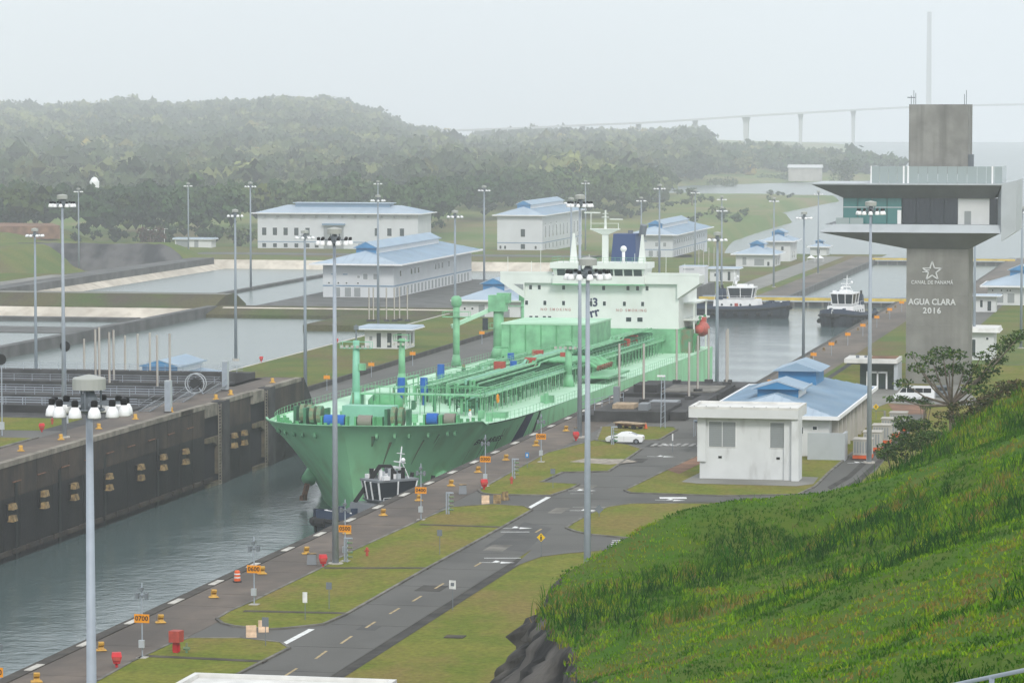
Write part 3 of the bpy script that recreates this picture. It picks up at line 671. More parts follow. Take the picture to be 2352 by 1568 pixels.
# ================================================================== gas tanker
BW_, LB = 17.6, 80.0; SHIP_L = 226.0
def top_z(y): 
    t = min(1, max(0, (y - 17) / 2.2)); return .72 * (1 - t * t * (3 - 2 * t)) + .3 * max(0, 1 - y / 14) ** 2
def hull_pt(u, t, off=0.0, side=1):
    """u 0 stem .. 1 end of the entrance (80 m), t 0 rail .. 1 waterline"""
    ys = 8.5 * min(1, t) ** .75 if t < 1 else 8.5 + (t - 1) * 3
    y = ys + u * (LB - ys)
    k = max(0.0, 1 - t) ** 1.55
    fd = (1 - (1 - min(1, u / .56)) ** 2.6) ** .45; fw = (1 - (1 - min(1, u)) ** 2.0) ** .82
    x = BW_ * (k * fd + (1 - k) * fw); z = top_z(y) * (1 - min(1, t)) - 13.2 * t
    return (side * (x + off), y, z)
SHX, SHY, SHZ = -115.0, 441.5, .05
ship = thing('gas_tanker', 'light green gas tanker with white superstructure in the lock chamber', 'ship', (SHX, SHY, SHZ)); ship.rotation_euler = (R(-.86), 0, 0)
US = [0, .004, .012, .025, .045, .07, .1, .14, .19, .22, .225, .23, .235, .24, .245, .26, .3, .36, .43, .5, .58, .68, .8, .92, 1.0]; TS = [0, .02, .06, .12, .2, .3, .42, .55, .7, .85, 1.0, 1.3]
hull = MB()
for sd in (1, -1):
    rows = [[hull_pt(u, t, 0, sd) for t in TS] for u in US]
    for y in (100, 130, 160, 186): rows.append([(sd * BW_, y, -13.2 * t) for t in TS])
    for y, f in ((200, .985), (214, .96), (226, .93)): rows.append([(sd * BW_ * f * (1 - .25 * max(0, t - .5) * (y - 186) / 40), y, -13.2 * t) for t in TS])
    hull.grid(rows)
n_ = len(TS); hull.add([(s_ * BW_ * .93 * (1 - .25 * max(0, t - .5)), 226, -13.2 * t) for t in TS for s_ in (-1, 1)], [(2 * i, 2 * i + 1, 2 * i + 3, 2 * i + 2) for i in range(n_ - 1)])
hull_o = obj('hull', hull, 'hull_green', ship, smooth=True)
# rail cap and deck
deck_out = [hull_pt(u, .06)[:2] for u in US]
def deck_half(y):
    ys = [p[1] for p in deck_out]; xs_ = [p[0] for p in deck_out]
    return float(np.interp(y, ys, xs_)) if y < LB else BW_ * float(np.interp(y, [186, 200, 214, 226], [1, .985, .96, .93]))
ysd = [1.6, 2.2, 3.2, 5, 8, 12, 16, 20, 26, 34, 45, 60, 80, 120, 186, 200, 214, 225.7]
dk = MB(); dk.grid([[(-deck_half(y) + .15, y, -.02), (0, y, .12), (deck_half(y) - .15, y, -.02)] for y in ysd]); obj('deck', dk, 'deck_green', ship)
cap = MB(); pts = [hull_pt(u, 0, .04) for u in US]
for sd in (1, -1):
    q = [(sd * p[0], p[1], p[2] + .03) for p in pts if p[1] < 20]
    for a, b in zip(q[:-1], q[1:]): cap.bar(a, b, .3, .12)
obj('rail_cap', cap, 'paint_mint', ship)
# bulwark inside face + stanchion rails along the deck edges
for sd in (1, -1):
    rl = MB(); y = 20.0
    while y < 186:
        x = sd * (deck_half(y) - .2); x2 = sd * (deck_half(y + 2.2) - .2)
        rl.bar((x, y, 0), (x, y, 1.1), .05, .05)
        for z in (.55, 1.1): rl.bar((x, y, z), (x2, y + 2.2, z), .03, .03)
        y += 2.2
    obj('deck_railing', rl, 'paint_mint', ship)
# painted bands on the hull, following its curve
def hull_band(name, y0, y1, slant, m, t0=.0, t1=1.0, off=.03):
    rows = []
    for i in range(7):
        row = []
        for j in range(14):
            t = t0 + (t1 - t0) * j / 13; y = y0 + (y1 - y0) * i / 6 + slant * t
            ys = 8.5 * min(1, t) ** .75; u = (y - ys) / (LB - ys); p = hull_pt(u, t, off); row.append(p)
        rows.append(row)
    return obj(name, MB().grid(rows), m, ship, smooth=True)
hull_band('blue_band', 37.0, 42.0, -4.0, 'navy'); hull_band('dark_stripe', 46.2, 47.4, -3.0, 'letter_dark')
def hull_text(txt, size, yc, tc, m, sx=1.0, off=.05):
    me = text_mesh(txt, size, 1.4, 0.0); co = np.empty(len(me.vertices) * 3); me.vertices.foreach_get('co', co); co = co.reshape(-1, 3)
    for i, (cx, cz, _) in enumerate(co):
        y = yc + cx * sx; t = tc - cz / 13.2; ys = 8.5 * max(0, t) ** .75; u = (y - ys) / (LB - ys); co[i] = hull_pt(u, t, off)
    me.vertices.foreach_set('co', co.ravel()); me.update(); return obj('ship_name', me, m, ship)
hull_text('BW ARIES', 1.1, 25.5, .20, 'letter_dark', 1.9)
hull_text('A', 2.2, 36.4, .55, 'paint_white', 1.0, .07)
# anchors in their pale bolsters, fairleads, rust runs
for sd in (1, -1):
    p = Vector(hull_pt(.20, .50, .1, sd)); q = Vector(hull_pt(.155, .62, 1.3, sd))
    a = obj('anchor_bolster', MB().cyl(p + Vector((-sd * 1.2, .5, .6)), q, .85, 1.05, 12), 'paint_mint', ship, smooth=True)
    ab = MB(); c = q + Vector((sd * .1, -.2, -.5)); ab.bar(c, c + Vector((sd * .5, -.3, -2.2)), .6, .6); ab.bar(c + Vector((sd * .5, -1.4, -1.9)), c + Vector((sd * .5, .9, -2.1)), .5, .7)
    obj('anchor', ab, 'rust', ship)
    for u, t in ((.012, .1), (.03, .1), (.05, .1), (.085, .1), (.13, .1), (.15, .1)):
        p = Vector(hull_pt(u, t, .0, sd)); d = (Vector(hull_pt(u, t, 1, sd)) - p).normalized()
        f = obj('fairlead', MB().cyl(p - d * .05, p + d * .25, .5, .42, 12), 'paint_mint', ship); obj('hole', MB().cyl(p + d * .2, p + d * .27, .25, .25, 10), 'rack_green', f)
rr_ = MB()
for u, t0, t1 in ((.028, .16, .42), (.082, .15, .40), (.010, .1, .2), (.11, .1, .2)):
    rows = [[hull_pt(u + w_ * (1 - .7 * k / 8), t0 + (t1 - t0) * k / 8, .03) for w_ in (-.0018, .0018)] for k in range(9)]; rr_.grid(rows)
for k in range(34):
    u = random.uniform(.1, .99); t0 = random.uniform(.02, .3); t1 = t0 + random.uniform(.08, .35); w0 = random.uniform(.0006, .0016)
    rr_.grid([[hull_pt(u + w_ * (1 - .8 * q / 6), t0 + (t1 - t0) * q / 6, .03) for w_ in (-w0, w0)] for q in range(7)])
for k in range(30):
    y = random.uniform(82, 185); z0 = random.uniform(-.5, -4); z1 = z0 - random.uniform(1, 4.5); w0 = random.uniform(.05, .14); rr_.add([(BW_ + .03, y - w0, z0), (BW_ + .03, y + w0, z0), (BW_ + .03, y + w0 * .2, z1), (BW_ + .03, y - w0 * .2, z1)], [(0, 1, 2, 3)])
rr_o = obj('rust_runs', rr_, 'rust_green', ship, kind='stuff')
def deck_box(name, x0, x1, y0, y1, z0, z1, m, par=ship): return obj(name, MB().box(x0, x1, y0, y1, z0, z1), m, par)
# forecastle gear
def windlass(x, y, sd):
    wl = obj('windlass', MB().box(x - 1.8, x + 1.8, y - 1.1, y + 1.1, 0, .35).box(x - 1.7, x - 1.3, y - .9, y + .9, .3, 2.6).box(x + 1.3, x + 1.7, y - .9, y + .9, .3, 2.6), 'rack_green', ship)
    obj('gypsy', MB().cyl((x - .8, y, 1.6), (x - .2, y, 1.6), 1.3, n=14).cyl((x + .2, y, 1.6), (x + .8, y, 1.6), 1.3, n=14), 'rust_green', wl)
    obj('motor', MB().box(x - sd * 2.6 - .5, x - sd * 2.6 + .5, y - .5, y + .5, .3, 1.5), 'paint_green', wl)
def winch(x, y, m, L=2.2):
    wc = obj('mooring_winch', MB().box(x - L / 2 - .5, x + L / 2 + .5, y - .8, y + .8, 0, .3).box(x - L / 2 - .45, x - L / 2 - .2, y - .7, y + .7, .2, 1.7).box(x + L / 2 + .2, x + L / 2 + .45, y - .7, y + .7, .2, 1.7), 'paint_green', ship)
    obj('rope_drum', MB().cyl((x - L / 2, y, 1.1), (x + L / 2, y, 1.1), .8, n=16), m, wc, smooth=False)
windlass(-6.2, 10.5, -1); windlass(5.2, 10.5, 1); windlass(-8.4, 13.5, -1)
winch(-3.0, 8.0, 'drum_blue', 2.8); winch(1.2, 8.2, 'drum_grey', 1.9); winch(9.2, 14.0, 'drum_blue', 1.5); winch(11.6, 14.2, 'drum_grey', 1.5)
deck_box('deck_store', -3.2, 4.0, 12.6, 15.6, 0, 2.8, 'paint_teal')
deck_box('hatch_cover', -3.8, -.8, 17.0, 19.2, 0, .5, 'yellow_pale')
for x, y in ((-10, 8.5), (-8.5, 7), (-4, 5), (-2, 4.2), (6, 6), (8.5, 8.2), (13, 17), (14.2, 19), (-13, 17), (-11.5, 13)):
    b = obj('bitts', MB().box(x - .8, x + .8, y - .35, y + .35, 0, .15).cyl((x - .45, y, 0), (x - .45, y, 1.0), .24, n=10).cyl((x + .45, y, 0), (x + .45, y, 1.0), .24, n=10), 'paint_green', ship)
for x, y in ((5, 21), (-6, 24), (-9, 23), (9.5, 26), (12.5, 30)): deck_box('vent_head', x - .4, x + .4, y - .4, y + .4, 0, 1.2, 'paint_mint')
def lpt(px, py, zl):     # photo pixel -> ship-local point at local height zl above the trimmed deck
    best = None
    for _ in range(6):
        z = SHZ + zl if best is None else SHZ + zl - math.sin(R(.86)) * best[1]
        g = G(px, py, z); best = (g.x - SHX, g.y - SHY)
    return best
def post(name, px, py, h, r0, r1, m, plat=None, lamps=False):
    x, y = lpt(px, py, 0)
    o = obj(name, MB().cyl((x, y, 0), (x, y, h), r0, r1, 14).cyl((x, y, 0), (x, y, 2.0), r0 * 1.7, r0, 14), m, ship, smooth=True)
    if plat:
        zz, w = plat; p = MB().box(x - w, x + w, y - .7, y + .7, zz, zz + .12)
        for sx in (-1, 1):
            for sy in (-1, 1): p.bar((x + sx * w, y + sy * .7, zz), (x + sx * w, y + sy * .7, zz + 1), .06, .06)
        for sy in (-1, 1): p.bar((x - w, y + sy * .7, zz + 1), (x + w, y + sy * .7, zz + 1), .06, .06)
        obj('platform', p, m, o)
    if lamps:
        for k in range(6): obj('floodlight', MB().box(x - 2.2 + k * .8, x - 1.8 + k * .8, y - .9, y - .5, h - 1.1, h - .7), 'pale_conc', o)
    return x, y, o
x, y, fm = post('foremast', 818, 930, 9.6, .62, .48, 'paint_teal', (8.4, 2.3), True)
obj('light_mast', MB().cyl((x, y, 9.6), (x, y, 12.0), .12, n=8).box(x - .3, x + .3, y - .3, y + .3, 11.2, 11.8), 'sign_grey', fm)
obj('horn', MB().box(x + .5, x + 1.4, y - .5, y + .5, 5.2, 6.2), 'paint_mint', fm)
post('mast_post', 923, 885, 7.6, .58, .5, 'paint_mint', (7.2, 1.2), True)
x, y, _o = post('mast_post', 1048, 840, 10.5, .6, .6, 'paint_mint', (8.6, 2.4)); obj('mast_head', MB().lathe([(.6, 10.4), (.95, 10.8), (.95, 12.0), (.5, 12.4)], 12, (x, y, 0)), 'paint_mint', _o, smooth=True)
x, y, co = post('crane_post', 1145, 822, 10.2, 1.0, .95, 'paint_mint', (5.4, 1.7))
obj('crane_head', MB().box(x - 1.7, x + 1.5, y - 1.3, y + 1.3, 8.6, 11.6).box(x - .2, x + 2.2, y - .9, y + .9, 10.2, 12.0), 'paint_mint', co)
obj('crane_jib', MB().bar((x, y + 1, 9.6), (x - 7.5, y - 6, 6.0), .55, .7), 'deck_green', co); obj('crane_hook', MB().box(x - 2.6, x - 1.7, y - 2.0, y - 1.2, 5.2, 7.4), 'hull_navy', co)
x, y, _o = post('mast_post', 1203, 778, 8.0, .62, .6, 'paint_mint', (6.6, 3.0)); obj('mast_head', MB().box(x - .9, x + .9, y - .7, y + .7, 7.8, 10.2), 'paint_green', _o)
post('mast_post', 1306, 888, 7.2, .6, .55, 'paint_mint', (6.6, 1.4), True)
# cargo machinery house: flat box behind the crane, and manifold house
hx0 = -11.2; dh = obj('compressor_house', MB().box(hx0, 4.6, 156, 178, 0, 7.2), 'paint_mint', ship)
obj('house_roof', MB().box(hx0 - .1, 4.7, 155.9, 178.1, 7.2, 7.5), 'deck_green', dh)
for k in range(5): obj('house_rib', MB().box(hx0 + 1.5 + 2.8 * k, hx0 + 1.62 + 2.8 * k, 155.86, 156, .2, 7.2), 'paint_green', dh)
deck_box('cargo_house', 7.0, 10.4, 140, 150, 0, 3.0, 'paint_green')
# pipe racks: posts, cross beams and long pipes, one walkway each
def rack(x0, x1, y0, y1, z, nx, name='pipe_rack'):
    b = MB(); y = y0
    for k in range(3): xx = x0 + (x1 - x0) * k / 2; b.bar((xx, 0, 0), (xx, 0, z), .12, .12)
    b.bar((x0, 0, z), (x1, 0, z), .18, .22); b.bar((x0, 0, z * .55), (x1, 0, z * .55), .12, .14); fm_ = b.mesh('rack_frame'); fm_.materials.append(MATS['rack_green'])
    rk = obj(name, MB().bar((x1, y0, z - .2), (x1, y1, z - .2), .14, .2), 'rack_green', ship)
    while y <= y1: obj('rack_frame', fm_, None, rk, loc=(0, y, 0)); y += 3.1
    for k in range(nx):
        xx = x0 + .3 + (x1 - x0 - .6) * k / max(1, nx - 1); rad = random.choice([.07, .09, .12, .17, .22])
        zz = z + .14 + rad + random.choice([0, 0, .35]); a = y0 + random.uniform(-2, 5); e = y1 + random.uniform(-4, 3)
        pts = [(xx, a, zz - 2.2), (xx, a, zz), (xx, (a + e) / 2, zz), (xx, (a + e) / 2 + 1.2, zz + .5), (xx, e, zz + .5)]
        obj('pipe', MB().tube(pts, rad, 7), random.choice(['pipe_green', 'pipe_green', 'paint_mint', 'paint_teal']), rk)
    return rk
rack(1.4, 6.2, 56, 150, 2.7, 12); rack(-4.0, .8, 60, 140, 2.2, 10); rack(7.6, 10.2, 36, 196, 2.1, 7); rack(6.8, 9.4, 130, 196, 4.0, 7)
wk = MB()
for xa, y0, y1, z in ((10.4, 36, 200, 2.5), (-.2, 50, 154, 3.2)):
    wk.box(xa, xa + 1.0, y0, y1, z, z + .1); y = y0
    while y < y1:
        for xx in (xa, xa + 1.0): wk.bar((xx, y, z), (xx, y, z + 1.05), .06, .06); wk.bar((xx, y, 0), (xx, y, z), .1, .1)
        y += 3.4
    for xx in (xa, xa + 1.0):
        for zz in (.55, 1.05): wk.bar((xx, y0, z + zz), (xx, y1, z + zz), .05, .05)
obj('catwalk', wk, 'paint_mint', ship)
# hoop shaped platforms on the foredeck that join the racks
fp = MB().box(-6, 11.8, 33.5, 36.5, 2.9, 3.05)
for k in range(9):
    for yy in (33.6, 36.4): fp.bar((-6 + 2.2 * k, yy, 0), (-6 + 2.2 * k, yy, 4.0), .1, .1)
for yy in (33.6, 36.4): fp.bar((-6, yy, 4.0), (11.6, yy, 4.0), .07, .07)
obj('cross_catwalk', fp, 'pipe_green', ship)
for x, y in ((-4.4, 52), (-1.2, 53), (-6.2, 86), (3.0, 98), (-2.0, 120)):
    bv = obj('relief_valve', MB().cyl((x, y, 0), (x, y, 2.2), .2, n=8).cyl((x, y, 1.8), (x, y, 4.2), .62, .55, 12), 'drum_blue', ship)
for x, y in ((1.6, 94), (4.2, 106), (7.0, 122), (1.0, 128), (9.0, 168), (8.2, 181)):
    bx_ = obj('hose_box', MB().box(x - .9, x + .9, y - .5, y + .5, 2.9, 4.3), 'brick_red', ship); obj('stand', MB().box(x - .1, x + .1, y - .1, y + .1, 0, 2.9), 'rack_green', bx_)
mfl = MB()
for k in range(7): mfl.tube([(4.0, 112 + 2.0 * k, 3.4), (12.5, 112 + 2.0 * k, 3.4), (14.2, 112 + 2.0 * k, 2.4)], .28, 8)
mf = obj('manifold', mfl, 'pipe_green', ship); obj('drip_tray', MB().box(12, 16.8, 108, 128, .9, 1.2), 'paint_mint', mf)
for k in range(7): obj('flange', MB().cyl((14.1, 112 + 2.0 * k, 2.4), (14.5, 112 + 2.0 * k, 2.3), .45, n=10), 'rust', mf)
obj('tank_dome', MB().lathe([(3.0, 0), (3.0, 1.6), (2.4, 2.3), (.5, 2.6)], 16, (-4.5, 88, 0)), 'paint_mint', ship, smooth=True)
obj('tank_dome', MB().lathe([(2.6, 0), (2.6, 1.4), (2.0, 2.1), (.5, 2.4)], 16, (-4.8, 44, 0)), 'paint_green', ship, smooth=True)
for mb_ in (MB().cyl((14.5, 26, 0), (14.5, 26, 1.2), .5, n=10), MB().box(13.2, 15.6, 32, 34, 0, .8), MB().cyl((15.5, 62, 0), (15.5, 62, 1.6), .35, n=8), MB().box(14.2, 16.2, 64, 64.8, 0, 1.1)): obj('deck_gear', mb_, 'paint_mint', ship)
lr = MB(); 
for k in range(12):
    a = 2 * math.pi * k / 12; b2 = a + 2 * math.pi / 12; lr.cyl((11.9, 44 + .55 * math.cos(a), 1.9 + .55 * math.sin(a)), (11.9, 44 + .55 * math.cos(b2), 1.9 + .55 * math.sin(b2)), .13, n=6)
obj('life_ring', lr, 'orange', ship)
# clutter of small valves, supports and boxes between the racks
cl = MB(); cl2 = MB()
for k in range(240):
    x = random.choice([random.uniform(-10, 9.5), random.uniform(-5, 8)]); y = random.uniform(40, 196); h = random.uniform(.5, 2.6)
    (cl if k % 3 else cl2).box(x - random.uniform(.06, .35), x + random.uniform(.06, .35), y - .18, y + .18, 0, h)
obj('valve_clutter', cl, 'rack_green', ship, kind='stuff'); obj('valve_clutter', cl2, 'rust_green', ship, kind='stuff')
pl = MB()
for k in range(70):
    x = random.uniform(-12, 11.5); y = random.uniform(42, 185); z = random.uniform(.6, 3.8); L = random.uniform(5, 22)
    pts = [(x, y, 0), (x, y, z), (x, y + L, z), (x, y + L, 0)] if k % 3 else [(x, y, z), (x + random.uniform(2, 6), y, z), (x + 3, y, 0)]
    pl.tube(pts, random.choice([.06, .08, .11, .16]), 6)
obj('branch_pipes', pl, 'pipe_green', ship, kind='stuff')
# --- superstructure (local y 203 is its front)
YF = 199.5
def lx(X): return X - SHX
lz0 = -(-YF * math.sin(R(.86))) + 0      # the deck is trimmed: add this to world heights below
def lz(zw): return zw - SHZ + math.sin(R(.86)) * YF
sup = obj('superstructure', MB().box(lx(-131), lx(-101.2), YF, 222, -.2, lz(10.2)), 'ship_white', ship)
wing = obj('bridge_wing', MB().yprism([(lx(-135.5), lz(10.3)), (lx(-135.5), lz(11.8)), (lx(-97.2), lz(11.8)), (lx(-97.2), lz(10.3)), (lx(-101.4), lz(7.4)), (lx(-101.4), lz(10.15)), (lx(-130.8), lz(10.15)), (lx(-130.8), lz(7.2))], YF - .8, YF + 6), 'ship_white', ship)
obj('wing_opening', MB().prism([(0, 0), (0, 0)], 0, 0) if False else MB().yprism([(lx(-132.9), lz(9.9)), (lx(-131.0), lz(9.9)), (lx(-131.0), lz(8.7))], YF - .84, YF - .8), 'louvre', wing)
obj('wing_rail', MB().box(lx(-135.5), lx(-125.5), YF - .85, YF - .7, lz(11.8), lz(12.3)).box(lx(-107.2), lx(-97.2), YF - .85, YF - .7, lz(11.8), lz(12.3)), 'ship_white', wing)
wh = obj('wheelhouse', MB().box(lx(-125.2), lx(-107.6), YF - 1.6, YF + 8, lz(10.0), lz(11.55)).frustum((lx(-124.9), lx(-107.9), YF - 1.3, YF + 8), (lx(-125.2), lx(-107.6), YF - 1.9, YF + 8), lz(11.5), lz(13.0)).box(lx(-125.6), lx(-107.2), YF - 2.2, YF + 8, lz(13.0), lz(14.1)), 'ship_white', ship)
for k in range(9):
    x0 = -124.3 + k * 1.84; obj('bridge_window', MB().add([(lx(x0), YF - 1.38, lz(11.65)), (lx(x0 + 1.55), YF - 1.38, lz(11.65)), (lx(x0 + 1.55), YF - 1.88, lz(12.85)), (lx(x0), YF - 1.88, lz(12.85))], [(0, 1, 2, 3)]), 'glass', wh)
obj('wheelhouse_ledge', MB().box(lx(-125.4), lx(-107.4), YF - 1.9, YF - 1.5, lz(9.9), lz(10.1)), 'paint_mint', wh)
def swin(x, zc, w=.55, h=.8):
    f = obj('window', MB().box(lx(x) - w / 2 - .08, lx(x) + w / 2 + .08, YF - .05, YF, lz(zc) - h / 2 - .08, lz(zc) + h / 2 + .08), 'trim_white', sup)
    obj('pane', MB().box(lx(x) - w / 2, lx(x) + w / 2, YF - .08, YF - .04, lz(zc) - h / 2, lz(zc) + h / 2), 'glass', f)
def sx_of(px): return GY(px, 660, 640).x
for px in (1196, 1216, 1236, 1292, 1328, 1347, 1384, 1440, 1462, 1484): swin(sx_of(px), 9.3)
for px in (1207, 1249, 1292, 1355, 1386, 1432, 1474): swin(sx_of(px), 6.35)
for px in (1217, 1230, 1248, 1260): swin(sx_of(px), 3.5, .6, .7)
for px in (1442, 1468): swin(sx_of(px), 3.4, 1.0, .8)
lettering('NO SMOKING', .72, 'letter_red', sup, (lx(sx_of(1274)), YF - .04, lz(5.1)), sx=.95, space=1.5, w=.8)
lettering('NO SMOKING', .72, 'letter_red', sup, (lx(sx_of(1448)), YF - .04, lz(5.1)), sx=.95, space=1.5, w=.8)
lettering('i3', 2.2, 'navy', sup, (lx(sx_of(1362)), YF - .04, lz(6.5)), w=2.2)
lettering('rr', 2.4, 'navy', sup, (lx(sx_of(1363)), YF - .05, lz(4.6)), rot=(math.pi / 2, R(-14), 0), w=2.2)
# side block with decks, lifeboat and davit on the port quarter
sd_ = obj('side_decks', MB().box(lx(-101.2), lx(-99.0), YF + 6, 222, lz(6.2), lz(6.5)).box(lx(-101.2), lx(-98.6), YF + 6, 222, lz(3.0), lz(3.3)).box(lx(-99.4), lx(-99.1), YF + 6.2, YF + 6.5, -.2, lz(6.3)).box(lx(-99.4), lx(-99.1), 221, 221.3, -.2, lz(6.3)), 'ship_white', ship)
lb = MB(); 
for k in range(9):
    y = YF + 8 + k * .95; r_ = 1.5 * math.sin(math.pi * (k + .6) / 9.2) ** .5
    if k < 8:
        r2 = 1.5 * math.sin(math.pi * (k + 1.6) / 9.2) ** .5; lb.cyl((lx(-98.6), y, lz(1.2)), (lx(-98.6), y + .95, lz(1.2)), r_, r2, 12)
lbo = obj('lifeboat', lb, 'lifeboat', ship, smooth=True); obj('cabin', MB().box(lx(-99.2), lx(-98.0), YF + 12, YF + 14.2, lz(2.4), lz(3.4)), 'lifeboat', lbo)
for a_, b_, w_ in (((lx(-100.6), YF + 9, 0), (lx(-98.4), YF + 9, lz(3.8)), .45), ((lx(-100.6), YF + 15, 0), (lx(-98.4), YF + 15, lz(3.8)), .45), ((lx(-99.6), YF + 5, -.5), (lx(-98.6), YF + 5, lz(.6)), .8)): obj('davit', MB().bar(a_, b_, w_, w_), 'paint_green', ship)
obj('lower_house', MB().box(lx(-131.2), lx(-101.0), YF - .25, 221, -.2, lz(1.7)), 'paint_mint', ship)
deck_box('aft_house', lx(-101.3), lx(-99.2), YF + 2, YF + 14, 0, lz(-.2) + 1.6, 'rust_green')
# monkey island: railing, radar mast, funnel, dome, goal posts
mr = MB()
for k in range(17): mr.bar((lx(-125.2 + k * 1.1), YF - 2, lz(14.1)), (lx(-125.2 + k * 1.1), YF - 2, lz(15.1)), .05, .05)
for z in (14.6, 15.1): mr.bar((lx(-125.2), YF - 2, lz(z)), (lx(-107.6), YF - 2, lz(z)), .05, .05); mr.bar((lx(-125.2), YF - 2, lz(z)), (lx(-125.2), YF + 7, lz(z)), .05, .05); mr.bar((lx(-107.6), YF - 2, lz(z)), (lx(-107.6), YF + 7, lz(z)), .05, .05)
obj('top_railing', mr, 'paint_mint', ship)
mx_ = lx(-115.6); rm = obj('radar_mast', MB().box(mx_ - .55, mx_ + .55, YF + 1, YF + 2, lz(14), lz(19.6)).frustum((mx_ - .6, mx_ + .6, YF + .9, YF + 2.1), (mx_ - 2.7, mx_ + 2.6, YF + .6, YF + 2.4), lz(19.4), lz(20.3)).box(mx_ - 2.8, mx_ + 2.7, YF + .5, YF + 2.5, lz(20.3), lz(20.5)), 'ship_white', ship)
rt_ = MB().cyl((mx_, YF + 1.5, lz(20.4)), (mx_, YF + 1.5, lz(24.0)), .28, .16, 8)
for sx in (-2.7, 2.6):
    rt_.bar((mx_ + sx, YF + 1, lz(20.4)), (mx_ + sx, YF + 1, lz(21.6)), .1, .1)
rt_.bar((mx_ - 2.7, YF + 1, lz(21.5)), (mx_ + 2.6, YF + 1, lz(21.5)), .08, .08); rt_.bar((mx_ - 2.7, YF + 1, lz(21.5)), (mx_ - 2.7, YF + 1, lz(23.4)), .14, .14)
rt_.box(mx_ - .7, mx_ + .7, YF + 1.2, YF + 1.6, lz(22.6), lz(22.75)).box(mx_ - .55, mx_ + .55, YF + 1.2, YF + 1.6, lz(23.3), lz(23.4))
obj('lattice', rt_, 'ship_white', rm)
obj('radar_scanner', MB().box(mx_ - 4.0, mx_ - .9, YF + .9, YF + 1.2, lz(23.4), lz(23.65)), 'ship_white', rm); obj('radar_scanner', MB().box(mx_ + .9, mx_ + 3.4, YF + .9, YF + 1.2, lz(22.2), lz(22.4)), 'ship_white', rm)
for x, h in ((-121.6, 5.6), (-107.8 - .6, 5.4)):
    obj('signal_mast', MB().frustum((lx(x) - .7, lx(x) + .7, YF + .5, YF + 1.6), (lx(x) - .2, lx(x) + .2, YF + .9, YF + 1.2), lz(14), lz(14 + h)), 'ship_white', ship)
obj('satellite_dome', MB().ball((lx(-112.0), YF + 1, lz(16.7)), .62, 12, 8).cyl((lx(-112.0), YF + 1, lz(14)), (lx(-112.0), YF + 1, lz(16.2)), .3, n=8), 'trim_white', ship, smooth=True)
fn = obj('funnel', MB().frustum((lx(-117.6), lx(-112.0), 216, 225), (lx(-116.9), lx(-112.6), 217, 224.5), lz(9), lz(19.2)), 'funnel_navy', ship)
obj('exhaust', MB().cyl((lx(-111.9), 221, lz(18.8)), (lx(-111.5), 220.5, lz(20.9)), .7, n=12).cyl((lx(-114.2), 221, lz(18.8)), (lx(-114.2), 221, lz(19.8)), .5, n=10), 'sign_grey', fn)
an = MB()
for x, h in ((-134.6, 3.2), (-130.0, 2.4), (-128.2, 5.5), (-104.0, 4.5), (-100.4, 2.2), (-118.8, 3.8), (-110.0, 4)): an.cyl((lx(x), YF + 2, lz(11.8)), (lx(x), YF + 2, lz(11.8 + h)), .05, n=5)
obj('antennas', an, 'ship_white', ship, kind='stuff')

